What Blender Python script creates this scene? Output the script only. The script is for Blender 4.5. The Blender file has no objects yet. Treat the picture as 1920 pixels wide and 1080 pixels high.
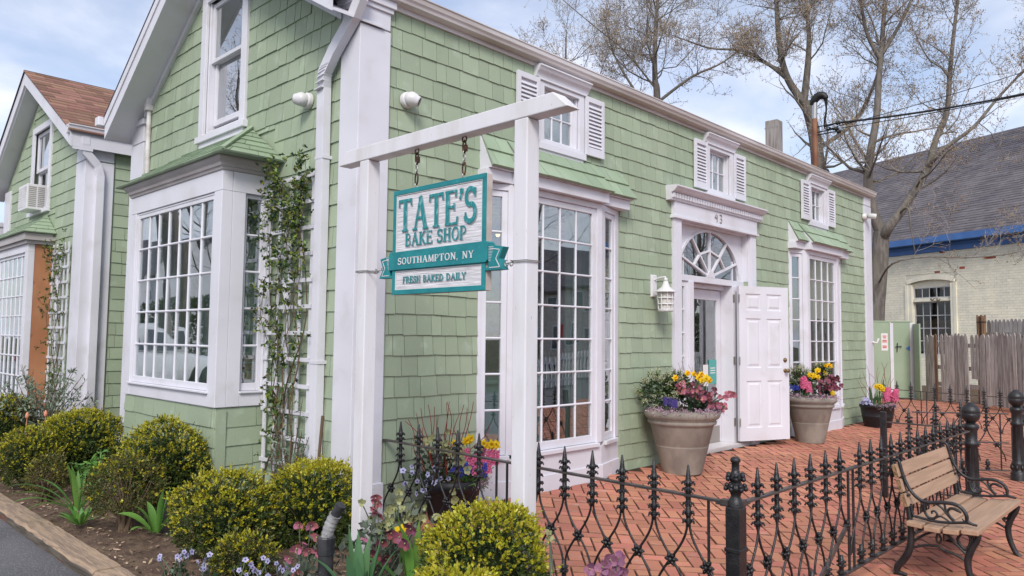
import bpy, math, random
import numpy as np
from mathutils import Vector, Matrix
random.seed(7)
rng = np.random.default_rng(7)
sc = bpy.context.scene
COL = sc.collection
PI = math.pi

# ------------------------------------------------------------ camera
CAM = np.array([-3.30896, -4.46335, 1.30655])
yaw, pitch, roll = math.radians(43.8981), math.radians(3.7998), math.radians(0.6139)
fw = np.array([math.cos(pitch)*math.cos(yaw), math.cos(pitch)*math.sin(yaw), math.sin(pitch)])
r0 = np.array([math.sin(yaw), -math.cos(yaw), 0.0])
u0 = np.cross(r0, fw)
rt = math.cos(roll)*r0 + math.sin(roll)*u0
up = -math.sin(roll)*r0 + math.cos(roll)*u0
cam = bpy.data.cameras.new('camera')
cam.sensor_width = 36.0
cam.lens = 1402.93/1920*36
cam.clip_start = 0.05
cam.clip_end = 1500
camo = bpy.data.objects.new('camera', cam)
COL.objects.link(camo)
camo.matrix_world = Matrix(((rt[0], up[0], -fw[0], CAM[0]), (rt[1], up[1], -fw[1], CAM[1]), (rt[2], up[2], -fw[2], CAM[2]), (0, 0, 0, 1)))
sc.camera = camo

# ------------------------------------------------------------ sky, sun, exposure
SUN_EL, SUN_AZ = math.radians(40), math.radians(222)      # azimuth of the sun, counter-clockwise from +x
world = bpy.data.worlds.new('World')
sc.world = world
world.use_nodes = True
nt = world.node_tree
nt.nodes.clear()
N = nt.nodes.new
wo = N('ShaderNodeOutputWorld'); bg = N('ShaderNodeBackground'); sky = N('ShaderNodeTexSky')
sky.sky_type = 'NISHITA'; sky.sun_disc = False
sky.sun_elevation = SUN_EL
sky.sun_rotation = PI/2 - SUN_AZ
sky.air_density = 1.0; sky.dust_density = 1.2; sky.ozone_density = 2.0
bg.inputs['Strength'].default_value = 0.092
tc = N('ShaderNodeTexCoord'); sep = N('ShaderNodeSeparateXYZ')
nt.links.new(tc.outputs['Generated'], sep.inputs[0])
ad = N('ShaderNodeMath'); ad.operation = 'ADD'; ad.inputs[1].default_value = 0.28
ab = N('ShaderNodeMath'); ab.operation = 'ABSOLUTE'
nt.links.new(sep.outputs[2], ab.inputs[0]); nt.links.new(ab.outputs[0], ad.inputs[0])
dx = N('ShaderNodeMath'); dx.operation = 'DIVIDE'; dy = N('ShaderNodeMath'); dy.operation = 'DIVIDE'
nt.links.new(sep.outputs[0], dx.inputs[0]); nt.links.new(ad.outputs[0], dx.inputs[1])
nt.links.new(sep.outputs[1], dy.inputs[0]); nt.links.new(ad.outputs[0], dy.inputs[1])
cmb = N('ShaderNodeCombineXYZ')
nt.links.new(dx.outputs[0], cmb.inputs[0]); nt.links.new(dy.outputs[0], cmb.inputs[1])
cn = N('ShaderNodeTexNoise'); cn.inputs['Scale'].default_value = 1.55; cn.inputs['Detail'].default_value = 8; cn.inputs['Roughness'].default_value = 0.56
cn.inputs['Distortion'].default_value = 0.35
nt.links.new(cmb.outputs[0], cn.inputs['Vector'])
cr = N('ShaderNodeMapRange'); cr.interpolation_type = 'SMOOTHSTEP'
cr.inputs[1].default_value = 0.38; cr.inputs[2].default_value = 0.66; cr.inputs[3].default_value = 0.34; cr.inputs[4].default_value = 0.97
nt.links.new(cn.outputs['Fac'], cr.inputs[0])
cn2 = N('ShaderNodeTexNoise'); cn2.inputs['Scale'].default_value = 3.0; cn2.inputs['Detail'].default_value = 6
nt.links.new(cmb.outputs[0], cn2.inputs['Vector'])
cc = N('ShaderNodeValToRGB')
cc.color_ramp.elements[0].position = 0.35; cc.color_ramp.elements[0].color = (5.1, 5.5, 6.9, 1)
cc.color_ramp.elements[1].position = 0.65; cc.color_ramp.elements[1].color = (6.7, 6.75, 7.3, 1)
nt.links.new(cn2.outputs['Fac'], cc.inputs[0])
mx = N('ShaderNodeMix'); mx.data_type = 'RGBA'
nt.links.new(cr.outputs[0], mx.inputs['Factor']); nt.links.new(sky.outputs[0], mx.inputs['A']); nt.links.new(cc.outputs[0], mx.inputs['B'])
nt.links.new(mx.outputs['Result'], bg.inputs['Color']); nt.links.new(bg.outputs[0], wo.inputs['Surface'])

sl = bpy.data.lights.new('sun', 'SUN')
sl.energy = 1.5; sl.angle = math.radians(20); sl.color = (1.0, 0.95, 0.88)
so = bpy.data.objects.new('sun', sl); COL.objects.link(so)
sd = Vector((math.cos(SUN_EL)*math.cos(SUN_AZ), math.cos(SUN_EL)*math.sin(SUN_AZ), math.sin(SUN_EL)))
so.rotation_euler = sd.to_track_quat('Z', 'Y').to_euler()
sc.view_settings.view_transform = 'Standard'
sc.view_settings.look = 'None'
sc.view_settings.exposure = 0.9
sc.view_settings.gamma = 1.0
sc.view_settings.use_curve_mapping = False

# ------------------------------------------------------------ materials
def mat(name, col, rough=0.6, spec=0.4, metal=0.0, col2=None, nscale=4.0, lo=0.4, hi=0.6, stretch=(1, 1, 1), isl=0.0, hue=0.0, bump=0.0, bscale=60.0,
        bstretch=None, col3=None, n3=25.0, lo3=0.6, hi3=0.72, emit=0.0, coat=0.0, transl=0.0, detail=5):
    m = bpy.data.materials.new(name); m.use_nodes = True
    t = m.node_tree; b = t.nodes['Principled BSDF']; L = t.links.new
    b.inputs['Roughness'].default_value = rough; b.inputs['Metallic'].default_value = metal
    b.inputs['Specular IOR Level'].default_value = spec
    if coat: b.inputs['Coat Weight'].default_value = coat
    geo = t.nodes.new('ShaderNodeNewGeometry')
    c = t.nodes.new('ShaderNodeRGB'); c.outputs[0].default_value = (*col, 1)
    out = c.outputs[0]
    def noise(scale, st, det=detail):
        mp = t.nodes.new('ShaderNodeMapping'); mp.inputs['Scale'].default_value = st
        L(geo.outputs['Position'], mp.inputs['Vector'])
        n = t.nodes.new('ShaderNodeTexNoise'); n.inputs['Scale'].default_value = scale; n.inputs['Detail'].default_value = det
        L(mp.outputs[0], n.inputs['Vector'])
        return n.outputs['Fac']
    def over(out, c2, sca, a, z, st):
        r = t.nodes.new('ShaderNodeMapRange'); r.inputs[1].default_value = a; r.inputs[2].default_value = z
        L(noise(sca, st), r.inputs[0])
        x = t.nodes.new('ShaderNodeMix'); x.data_type = 'RGBA'
        L(r.outputs[0], x.inputs['Factor']); L(out, x.inputs['A']); x.inputs['B'].default_value = (*c2, 1)
        return x.outputs['Result']
    if col2: out = over(out, col2, nscale, lo, hi, stretch)
    if col3: out = over(out, col3, n3, lo3, hi3, stretch)
    if isl or hue:
        oi = t.nodes.new('ShaderNodeObjectInfo')
        s = t.nodes.new('ShaderNodeMath'); s.operation = 'ADD'
        L(geo.outputs['Random Per Island'], s.inputs[0]); L(oi.outputs['Random'], s.inputs[1])
        fr = t.nodes.new('ShaderNodeMath'); fr.operation = 'FRACT'; L(s.outputs[0], fr.inputs[0])
        h = t.nodes.new('ShaderNodeHueSaturation')
        v = t.nodes.new('ShaderNodeMapRange'); v.inputs[3].default_value = 1-isl; v.inputs[4].default_value = 1+isl
        L(fr.outputs[0], v.inputs[0]); L(v.outputs[0], h.inputs['Value'])
        if hue:
            m7 = t.nodes.new('ShaderNodeMath'); m7.operation = 'MULTIPLY'; m7.inputs[1].default_value = 7.31; L(fr.outputs[0], m7.inputs[0])
            f7 = t.nodes.new('ShaderNodeMath'); f7.operation = 'FRACT'; L(m7.outputs[0], f7.inputs[0])
            hv = t.nodes.new('ShaderNodeMapRange'); hv.inputs[3].default_value = 0.5-hue; hv.inputs[4].default_value = 0.5+hue
            L(f7.outputs[0], hv.inputs[0]); L(hv.outputs[0], h.inputs['Hue'])
        L(out, h.inputs['Color']); out = h.outputs[0]
    L(out, b.inputs['Base Color'])
    if bump:
        bp = t.nodes.new('ShaderNodeBump'); bp.inputs['Strength'].default_value = bump; bp.inputs['Distance'].default_value = 0.01
        L(noise(bscale, bstretch or (1, 1, 1), 6), bp.inputs['Height']); L(bp.outputs[0], b.inputs['Normal'])
    if emit:
        b.inputs['Emission Color'].default_value = (*col, 1); b.inputs['Emission Strength'].default_value = emit
    if transl:
        tr = t.nodes.new('ShaderNodeBsdfTranslucent'); L(out, tr.inputs['Color'])
        ms = t.nodes.new('ShaderNodeMixShader'); ms.inputs[0].default_value = transl
        L(b.outputs[0], ms.inputs[1]); L(tr.outputs[0], ms.inputs[2])
        L(ms.outputs[0], t.nodes['Material Output'].inputs['Surface'])
    return m

def glass(name, tint, refl=1.0):
    m = bpy.data.materials.new(name); m.use_nodes = True
    t = m.node_tree; t.nodes.clear(); L = t.links.new
    o = t.nodes.new('ShaderNodeOutputMaterial'); tr = t.nodes.new('ShaderNodeBsdfTransparent'); gl = t.nodes.new('ShaderNodeBsdfGlossy')
    tr.inputs[0].default_value = (*tint, 1); gl.inputs['Roughness'].default_value = 0.0; gl.inputs[0].default_value = (.93, .95, .97, 1)
    geo = t.nodes.new('ShaderNodeNewGeometry')
    n = t.nodes.new('ShaderNodeTexNoise'); n.inputs['Scale'].default_value = 2.2; n.inputs['Detail'].default_value = 1
    L(geo.outputs['Position'], n.inputs['Vector'])
    bp = t.nodes.new('ShaderNodeBump'); bp.inputs['Strength'].default_value = 0.05; bp.inputs['Distance'].default_value = 0.02
    L(n.outputs['Fac'], bp.inputs['Height']); L(bp.outputs[0], gl.inputs['Normal'])
    lw = t.nodes.new('ShaderNodeLayerWeight'); lw.inputs['Blend'].default_value = 0.5
    pw = t.nodes.new('ShaderNodeMath'); pw.operation = 'POWER'; pw.inputs[1].default_value = 5; L(lw.outputs['Facing'], pw.inputs[0])
    mu = t.nodes.new('ShaderNodeMath'); mu.operation = 'MULTIPLY_ADD'; mu.inputs[1].default_value = .95; mu.inputs[2].default_value = .06*refl; mu.use_clamp = True
    L(pw.outputs[0], mu.inputs[0])
    ms = t.nodes.new('ShaderNodeMixShader'); L(mu.outputs[0], ms.inputs[0]); L(tr.outputs[0], ms.inputs[1]); L(gl.outputs[0], ms.inputs[2])
    L(ms.outputs[0], o.inputs['Surface'])
    return m

Mt = dict(
 shingle=mat('painted_shingle', (.340, .405, .292), .62, .35, col2=(.308, .375, .262), nscale=.9, isl=.085, bump=.22, bscale=34, bstretch=(3.2, 3.2, .28), col3=(.39, .465, .355), n3=7, lo3=.58, hi3=.75),
 roofsh=mat('painted_roof_shingle', (.315, .395, .28), .6, .35, col2=(.275, .355, .24), nscale=3, isl=.08, bump=.2, bscale=25),
 white=mat('white_paint', (.69, .685, .745), .42, .45, col3=(.57, .55, .555), n3=3.2, lo3=.56, hi3=.80, col2=(.64, .635, .685), nscale=1.6, bump=.05, bscale=30, bstretch=(1, 1, .2)),
 white_old=mat('weathered_white_paint', (.71, .695, .73), .5, .4, col2=(.60, .575, .57), nscale=3.5, lo=.45, hi=.75, stretch=(2, 2, .5), bump=.12, bscale=22, bstretch=(2, 2, .3), col3=(.36, .31, .27), n3=38, lo3=.70, hi3=.78),
 gutter=mat('gutter_metal', (.68, .655, .665), .4, .5, col2=(.48, .43, .41), nscale=2.5, stretch=(.3, 1, 3)),
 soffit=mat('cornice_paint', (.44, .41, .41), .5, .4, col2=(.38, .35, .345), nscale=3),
 glass=glass('window_glass', (.78, .83, .82), 4.6),
 glass_dark=glass('plain_glass', (.5, .52, .54), 7.0),
 dark=mat('dark_interior', (.035, .032, .032), .8, .2),
 room=mat('interior_wall', (.55, .52, .50), .8, .2, col2=(.21, .18, .16)),
 roomfloor=mat('interior_floor', (.10, .07, .05), .5, .4),
 teal_in=mat('counter_teal', (.48, .70, .70), .5, .4),
 curtain=mat('curtain_cloth', (.50, .60, .55), .8, .2, transl=.3),
 lace=mat('lace_curtain', (.72, .72, .74), .8, .2, transl=.4),
 crate=mat('crate_wood', (.50, .33, .17), .7, .3, col2=(.42, .26, .13), stretch=(1, 1, 6)),
 box_teal=mat('bakery_box', (.08, .36, .33), .5, .4),
 bulb=mat('warm_bulb', (1.0, .55, .2), .4, emit=3.0),
 teal=mat('sign_teal', (.018, .235, .255), .5, .4, col2=(.012, .19, .215), nscale=9, col3=(.06, .33, .35), n3=45, lo3=.62, hi3=.8),
 signw=mat('sandblasted_white', (.74, .72, .745), .6, .3, col2=(.55, .53, .56), nscale=12, stretch=(1, .6, 9), bump=.6, bscale=14, bstretch=(1, .5, 9)),
 signside=mat('sign_edge', (.56, .50, .47), .7, .3, col2=(.44, .38, .35), nscale=6),
 letters=mat('letter_teal', (.02, .22, .235), .5, .4, col2=(.16, .42, .45), nscale=26, lo=.56, hi=.66, stretch=(1, 3, 1)),
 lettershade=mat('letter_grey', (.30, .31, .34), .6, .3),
 iron=mat('black_iron', (.010, .010, .012), .38, .5, bump=.35, bscale=120, col2=(.02, .019, .021), nscale=14),
 ironrust=mat('rusty_iron', (.06, .030, .020), .7, .3, col2=(.14, .055, .025), nscale=40),
 rail=mat('worn_iron', (.040, .036, .036), .4, .5, col2=(.085, .065, .058), nscale=7, bump=.2, bscale=60),
 chain=mat('rust_chain', (.05, .028, .022), .6, .4, col2=(.16, .06, .02), nscale=60, lo=.5, hi=.62, metal=.3),
 steel=mat('steel', (.45, .44, .43), .35, .5, metal=.9),
 brick=mat('patio_brick', (.50, .205, .130), .75, .25, col2=(.41, .160, .108), nscale=1.7, lo=.42, hi=.72, isl=.17, hue=.010, bump=.35, bscale=70, col3=(.40, .27, .22), n3=13, lo3=.58, hi3=.80),
 brickedge=mat('brick_shade_edge', (.29, .135, .092), .9, .1, col2=(.20, .10, .072), nscale=15),  # joint shade painted in: chamfers and sides coloured darker than the brick tops
 mortar=mat('sand_joint', (.075, .05, .04), .95, .1, col2=(.05, .035, .03), nscale=30),
 asphalt=mat('asphalt', (.135, .132, .140), .85, .3, col2=(.105, .103, .11), nscale=2.5, bump=.9, bscale=110, col3=(.30, .295, .30), n3=130, lo3=.56, hi3=.70),
 soil=mat('mulch_soil', (.095, .065, .050), .95, .1, col2=(.15, .105, .075), nscale=9, bump=1.0, bscale=45, col3=(.25, .18, .12), n3=60, lo3=.62, hi3=.72),
 chip=mat('wood_chip', (.33, .24, .165), .9, .1, isl=.6, hue=.02),
 timber=mat('weathered_timber', (.40, .29, .20), .85, .2, col2=(.27, .20, .15), nscale=7, stretch=(6, .5, 6), isl=.06, bump=.8, bscale=20, bstretch=(5, .35, 5), col3=(.16, .125, .10), n3=11, lo3=.60, hi3=.72),
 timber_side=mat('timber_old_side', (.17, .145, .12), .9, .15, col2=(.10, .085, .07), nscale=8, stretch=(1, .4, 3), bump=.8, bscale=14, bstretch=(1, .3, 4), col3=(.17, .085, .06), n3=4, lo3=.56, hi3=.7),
 ground=mat('ground_soil', (.11, .10, .07), .95, .1, col2=(.08, .09, .05), nscale=.5),
 concrete=mat('planter_concrete', (.31, .275, .235), .8, .25, col2=(.22, .195, .17), nscale=5, bump=.25, bscale=45, stretch=(1, 1, .6), col3=(.37, .305, .255), n3=7, lo3=.58, hi3=.78),
 blackpot=mat('black_plastic', (.012, .011, .014), .45, .4),
 slat=mat('bench_slat', (.43, .28, .19), .6, .35, col2=(.36, .235, .155), nscale=6, stretch=(.35, 5, 5), bump=.2, bscale=16, bstretch=(.3, 6, 6), isl=.04),
 slatend=mat('bench_slat_end', (.33, .21, .12), .8, .2, col2=(.16, .10, .05), nscale=60),
 boxwood=mat('boxwood_leaf', (.066, .100, .020), .40, .5, isl=.45, hue=.03, transl=.15),
 boxtip=mat('boxwood_new_leaf', (.40, .375, .026), .40, .45, isl=.35, hue=.025, transl=.2),
 boxdry=mat('boxwood_pale_leaf', (.135, .115, .035), .5, .35, isl=.45, hue=.03, transl=.15),
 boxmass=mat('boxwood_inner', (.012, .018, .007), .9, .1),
 twig=mat('twig_bark', (.13, .09, .06), .85, .2, isl=.2),
 bark=mat('tree_bark', (.20, .178, .158), .9, .2, col2=(.125, .112, .10), nscale=5, stretch=(3, 3, .8), bump=.7, bscale=18, bstretch=(2, 2, .4), col3=(.20, .185, .14), n3=2.5, lo3=.55, hi3=.75),
 twigs=mat('fine_twig', (.33, .30, .28), .9, .1),
 bud=mat('tree_bud', (.33, .23, .12), .8, .1, isl=.3),
 strap=mat('strap_leaf', (.135, .30, .06), .42, .45, isl=.22, hue=.02, transl=.3, bump=.1, bscale=20),
 strapb=mat('bluish_strap_leaf', (.085, .20, .085), .45, .4, isl=.2, hue=.02, transl=.3),
 leafd=mat('dark_leaf', (.025, .055, .020), .4, .45, isl=.35, hue=.02, transl=.15),
 leafg=mat('grey_green_leaf', (.115, .145, .105), .5, .35, isl=.3, hue=.02, transl=.2),
 leafy=mat('fresh_leaf', (.155, .215, .035), .45, .4, isl=.4, hue=.05, transl=.25),
 leafsilver=mat('silver_leaf', (.20, .26, .19), .55, .3, isl=.25, transl=.2),
 pinkfl=mat('hellebore_pink', (.53, .19, .25), .5, .3, isl=.3, hue=.03, transl=.25),
 maroon=mat('hellebore_maroon', (.255, .075, .12), .5, .3, isl=.4, hue=.03, transl=.2),
 mauve=mat('hellebore_mauve', (.36, .16, .26), .5, .3, isl=.35, hue=.03, transl=.25),
 creamfl=mat('cream_petal', (.55, .56, .38), .55, .3, isl=.2, transl=.25),
 yellow=mat('daffodil_yellow', (.85, .60, .02), .5, .3, isl=.12, transl=.25),
 orange=mat('daffodil_cup', (.85, .42, .01), .5, .3, isl=.1, transl=.2),
 hyac=mat('hyacinth_pink', (.76, .17, .33), .5, .3, isl=.35, transl=.25),
 blue=mat('muscari_blue', (.055, .085, .50), .5, .3, isl=.3, transl=.2),
 violet=mat('violet_petal', (.085, .06, .26), .5, .3, isl=.3, transl=.2),
 lilac=mat('pansy_lilac', (.42, .41, .62), .5, .3, isl=.25, transl=.25),
 deepv=mat('pansy_face', (.07, .03, .20), .5, .3),
 alyss=mat('alyssum_pink', (.50, .34, .43), .6, .3, isl=.25, transl=.2),
 redtwig=mat('red_twig', (.26, .028, .022), .5, .35),
 browntwig=mat('brown_twig', (.20, .085, .06), .6, .3),
 palegreen=mat('pale_green_sepal', (.34, .35, .17), .5, .3, isl=.35, transl=.25),
 pipe=mat('black_conduit', (.022, .024, .028), .42, .45, col2=(.05, .05, .055), nscale=12),
 tape=mat('grey_duct_tape', (.25, .25, .26), .45, .5, bump=.5, bscale=60, col2=(.33, .33, .335), nscale=20),
 cedar=mat('bare_plywood', (.43, .20, .105), .75, .25, col2=(.36, .155, .08), nscale=4, stretch=(1, 3, .5), bump=.1, bscale=20, col3=(.24, .09, .045), n3=11, lo3=.66, hi3=.72),
 asphroof=mat('brown_roof_shingle', (.24, .135, .10), .9, .2, isl=.30, hue=.015, bump=.5, bscale=80),
 darkroof=mat('dark_roof', (.075, .06, .075), .9, .2, isl=.2),
 greyroof=mat('grey_roof_shingle', (.155, .142, .152), .9, .2, isl=.16, col2=(.125, .115, .128), nscale=1.2),
 creambrick=mat('cream_painted_brick', (.88, .835, .68), .75, .25, col2=(.79, .76, .64), nscale=3, isl=.05, bump=.2, bscale=20),
 oldmortar=mat('painted_mortar', (.68, .65, .55), .85, .2),
 glass_low=glass('old_glass', (.55, .56, .58), .8),
 redbrick=mat('bare_red_brick', (.36, .10, .06), .8, .2, isl=.2),
 bluetrim=mat('blue_trim', (.075, .19, .47), .5, .4, col2=(.06, .16, .42), nscale=3),
 fencewood=mat('grey_weathered_wood', (.42, .39, .37), .9, .15, col2=(.27, .24, .22), nscale=5, stretch=(5, 5, .5), isl=.22, bump=.6, bscale=14, bstretch=(5, 5, .3), col3=(.44, .40, .37), n3=12, lo3=.55, hi3=.7),
 fencebrown=mat('brown_old_wood', (.26, .16, .10), .9, .15, col2=(.18, .11, .07), nscale=5, stretch=(4, 4, .5), isl=.1),
 greenboard=mat('green_painted_board', (.32, .40, .29), .6, .35, col2=(.295, .37, .265), nscale=2),
 black=mat('matt_black', (.012, .012, .013), .5, .4),
 rubber=mat('black_cable', (.010, .010, .010), .6, .3),
 copper=mat('rusty_pipe', (.17, .065, .035), .6, .4, col2=(.27, .13, .07), nscale=9, stretch=(1, 1, .3)),
 brass=mat('aged_brass', (.22, .15, .08), .4, .5, metal=.7),
 hinge=mat('hinge_metal', (.34, .31, .28), .45, .5, metal=.5),
 plasticw=mat('white_plastic', (.66, .65, .66), .35, .5),
 frost=mat('frosted_lamp_glass', (.60, .58, .54), .3, .5),
 lens=mat('camera_lens', (.015, .02, .05), .08, .8),
 red=mat('sign_red', (.55, .06, .05), .5, .3),
 paper=mat('paper', (.72, .70, .70), .7, .2),
 carwhite=mat('car_paint', (.68, .68, .70), .22, .6, coat=.5),
 tyre=mat('tyre_rubber', (.02, .02, .02), .8, .2),
 taillight=mat('tail_lamp', (.40, .03, .02), .2, .6),
 hedge=mat('far_foliage', (.045, .075, .03), .9, .1, col2=(.08, .09, .035), nscale=.8),
)

# ------------------------------------------------------------ helpers
def V(*a): return np.array(a, float)

class MB:
    def __init__(s): s.v = []; s.f = []; s.sm = []
    def add(s, vs, fs, smooth=False):
        n = len(s.v); s.v.extend([tuple(map(float, p)) for p in vs]); s.f.extend([tuple(i+n for i in f) for f in fs]); s.sm.extend([smooth]*len(fs))
    def hexa(s, p):   # p: 8 points, bottom loop 0-3, top loop 4-7
        s.add(p, [(3, 2, 1, 0), (4, 5, 6, 7), (0, 1, 5, 4), (1, 2, 6, 5), (2, 3, 7, 6), (3, 0, 4, 7)])
    def box(s, x0, x1, y0, y1, z0, z1):
        s.hexa([(x0, y0, z0), (x1, y0, z0), (x1, y1, z0), (x0, y1, z0), (x0, y0, z1), (x1, y0, z1), (x1, y1, z1), (x0, y1, z1)])
    def beam(s, a, b, w, h, upv=(0, 0, 1)):   # square bar from a to b
        a = np.array(a, float); b = np.array(b, float); d = b-a; d /= np.linalg.norm(d)
        u = np.array(upv, float); x = np.cross(d, u)
        if np.linalg.norm(x) < 1e-4: x = np.cross(d, (1, 0, 0))
        x /= np.linalg.norm(x); y = np.cross(x, d)
        q = [(-w/2, -h/2), (w/2, -h/2), (w/2, h/2), (-w/2, h/2)]
        s.hexa([a+x*i+y*j for i, j in q]+[b+x*i+y*j for i, j in q])
    def tube(s, pts, r, n=6, cap=True, smooth=True, flat=1.0):
        pts = [np.array(p, float) for p in pts]; m = len(pts)
        rs = [r]*m if np.isscalar(r) else list(r)
        vs = []; prev = None
        for i, p in enumerate(pts):
            t = pts[min(i+1, m-1)]-pts[max(i-1, 0)]; t = t/(np.linalg.norm(t)+1e-12)
            if prev is None:
                a = np.cross(t, (0, 0, 1.0))
                if np.linalg.norm(a) < 0.1: a = np.cross(t, (0, 1.0, 0))
            else: a = prev-t*(prev@t)
            a = a/(np.linalg.norm(a)+1e-12); prev = a; b = np.cross(t, a)
            for k in range(n):
                th = 2*PI*k/n
                vs.append(p+rs[i]*(math.cos(th)*a+flat*math.sin(th)*b))
        fs = [(i*n+k, i*n+(k+1) % n, (i+1)*n+(k+1) % n, (i+1)*n+k) for i in range(m-1) for k in range(n)]
        s.add(vs, fs, smooth)
        if cap: s.add(vs[:n], [tuple(range(n))[::-1]]); s.add(vs[-n:], [tuple(range(n))])
    def lathe(s, prof, n=16, c=(0, 0, 0), smooth=True, axis=None, cap=True):
        c = np.array(c, float)
        if axis is None: A, B, Z = V(1, 0, 0), V(0, 1, 0), V(0, 0, 1)
        else:
            Z = np.array(axis, float); Z = Z/np.linalg.norm(Z); A = np.cross(Z, (0, 0, 1.0))
            if np.linalg.norm(A) < .1: A = np.cross(Z, (0, 1.0, 0))
            A = A/np.linalg.norm(A); B = np.cross(Z, A)
        vs = [c+r*(math.cos(2*PI*k/n)*A+math.sin(2*PI*k/n)*B)+z*Z for r, z in prof for k in range(n)]
        m = len(prof)
        fs = [(i*n+k, i*n+(k+1) % n, (i+1)*n+(k+1) % n, (i+1)*n+k) for i in range(m-1) for k in range(n)]
        s.add(vs, fs, smooth)
        if cap: s.add(vs[:n], [tuple(range(n))[::-1]]); s.add(vs[-n:], [tuple(range(n))])
    def blob(s, c, r, n=6, m=4, sc3=(1, 1, 1), R=None):
        pr = []
        vs = []
        for i in range(m+1):
            th = PI*i/m
            for k in range(n):
                p = V(math.sin(th)*math.cos(2*PI*k/n)*sc3[0], math.sin(th)*math.sin(2*PI*k/n)*sc3[1], -math.cos(th)*sc3[2])*r
                if R is not None: p = R@p
                vs.append(np.array(c)+p)
        fs = [(i*n+k, i*n+(k+1) % n, (i+1)*n+(k+1) % n, (i+1)*n+k) for i in range(m) for k in range(n)]
        s.add(vs, fs, True)
    def prism(s, poly, fn, n0, n1, smooth=False):   # poly: 2D points, fn(a, b, n) -> 3D
        k = len(poly)
        vs = [fn(a, b, n0) for a, b in poly]+[fn(a, b, n1) for a, b in poly]
        s.add(vs, [tuple(range(k))[::-1], tuple(range(k, 2*k))]+[(i, (i+1) % k, k+(i+1) % k, k+i) for i in range(k)])
    def profile(s, prof, a, b, fn):   # sweep a 2D profile (n, z) between stations a and b: fn(u, z, n)
        k = len(prof)
        vs = [fn(a, z, n) for n, z in prof]+[fn(b, z, n) for n, z in prof]
        s.add(vs, [tuple(range(k))[::-1], tuple(range(k, 2*k))]+[(i, (i+1) % k, k+(i+1) % k, k+i) for i in range(k)])
    def mesh(s, name):
        me = bpy.data.meshes.new(name); me.from_pydata(s.v, [], s.f)
        if any(s.sm): me.polygons.foreach_set('use_smooth', s.sm)
        me.update(); return me

def link(name, me, parent=None, loc=None, rz=0.0, label=None, kind=None):
    o = bpy.data.objects.new(name, me); COL.objects.link(o)
    if parent is not None:
        o.parent = parent
        if loc is None:      # geometry is in world coordinates
            o.matrix_parent_inverse = WORLD[parent.name].inverted()
            WORLD[o.name] = Matrix.Identity(4)
        else:
            o.location = loc; o.rotation_euler = (0, 0, rz)
            WORLD[o.name] = WORLD[parent.name] @ (Matrix.Translation(loc) @ Matrix.Rotation(rz, 4, 'Z'))
    else:
        if loc is not None: o.location = loc; o.rotation_euler = (0, 0, rz)
        WORLD[o.name] = Matrix.Translation(loc or (0, 0, 0)) @ Matrix.Rotation(rz, 4, 'Z')
    if label: o['label'] = label
    if kind: o['kind'] = kind
    elif parent is not None and name in ('foliage', 'new_growth', 'pale_foliage', 'blossoms', 'buds', 'crown'): o['kind'] = 'stuff'
    return o
WORLD = {}

def obj(name, mb, m, parent=None, bevel=0.0, loc=None, rz=0.0, label=None, kind=None, cat=None, group=None):
    me = mb.mesh(name); me.materials.append(Mt[m] if isinstance(m, str) else m)
    o = link(name, me, parent, loc, rz, label, kind)
    if cat: o['category'] = cat
    if group: o['group'] = group
    if bevel:
        b = o.modifiers.new('edge', 'BEVEL'); b.width = bevel; b.segments = 2; b.limit_method = 'ANGLE'
    return o

def thing(name, label, cat, loc=(0, 0, 0), rz=0.0, group=None):
    o = bpy.data.objects.new(name, None); COL.objects.link(o); o.empty_display_size = .1
    o.location = loc; o.rotation_euler = (0, 0, rz); o['label'] = label; o['category'] = cat
    if group: o['group'] = group
    WORLD[o.name] = Matrix.Translation(loc) @ Matrix.Rotation(rz, 4, 'Z')
    return o

def qmesh(name, co, m, k=4):    # co: (n*k, 3) numpy, faces of k corners
    n = len(co)//k
    me = bpy.data.meshes.new(name)
    me.vertices.add(n*k); me.vertices.foreach_set('co', np.asarray(co, np.float32).ravel())
    me.loops.add(n*k); me.loops.foreach_set('vertex_index', np.arange(n*k, dtype=np.int32))
    me.polygons.add(n); me.polygons.foreach_set('loop_start', np.arange(0, n*k, k, dtype=np.int32))
    me.update(calc_edges=True); me.materials.append(Mt[m]); return me

def unit(a): return a/(np.linalg.norm(a, axis=-1, keepdims=True)+1e-9)

def leaves(P, D, L, W, cup=0.15, nrm=None):
    """P bases (n,3), D directions, lengths L, widths W -> pointed quads (kite)"""
    n = len(P); D = unit(D)
    R = rng.normal(size=(n, 3)) if nrm is None else nrm
    S = unit(np.cross(D, R)); Nn = np.cross(S, D)
    L = np.broadcast_to(np.asarray(L), (n,))[:, None]; W = np.broadcast_to(np.asarray(W), (n,))[:, None]
    a = P; b = P+D*L*.5+S*W*.5+Nn*L*cup; c = P+D*L; d = P+D*L*.5-S*W*.5+Nn*L*cup
    return np.stack([a, b, c, d], 1).reshape(-1, 3)

class Fr:      # a wall frame: u along, z up, n out of the wall
    def __init__(s, O, U, Nn): s.O = V(*O); s.U = V(*U); s.N = V(*Nn)
    def __call__(s, u, z, n=0.0): return s.O+s.U*u+s.N*n+V(0, 0, z)
    def box(s, mb, u0, u1, z0, z1, n0, n1):
        mb.hexa([s(u0, z0, n0), s(u1, z0, n0), s(u1, z0, n1), s(u0, z0, n1), s(u0, z1, n0), s(u1, z1, n0), s(u1, z1, n1), s(u0, z1, n1)])

def gz(x, y):       # the paving falls away from the shop front
    if y >= 0: return 0.0
    k = .073 if x < 4 else max(.03, .073-.0072*(x-4))
    return k*max(y, -3.0)

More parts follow.
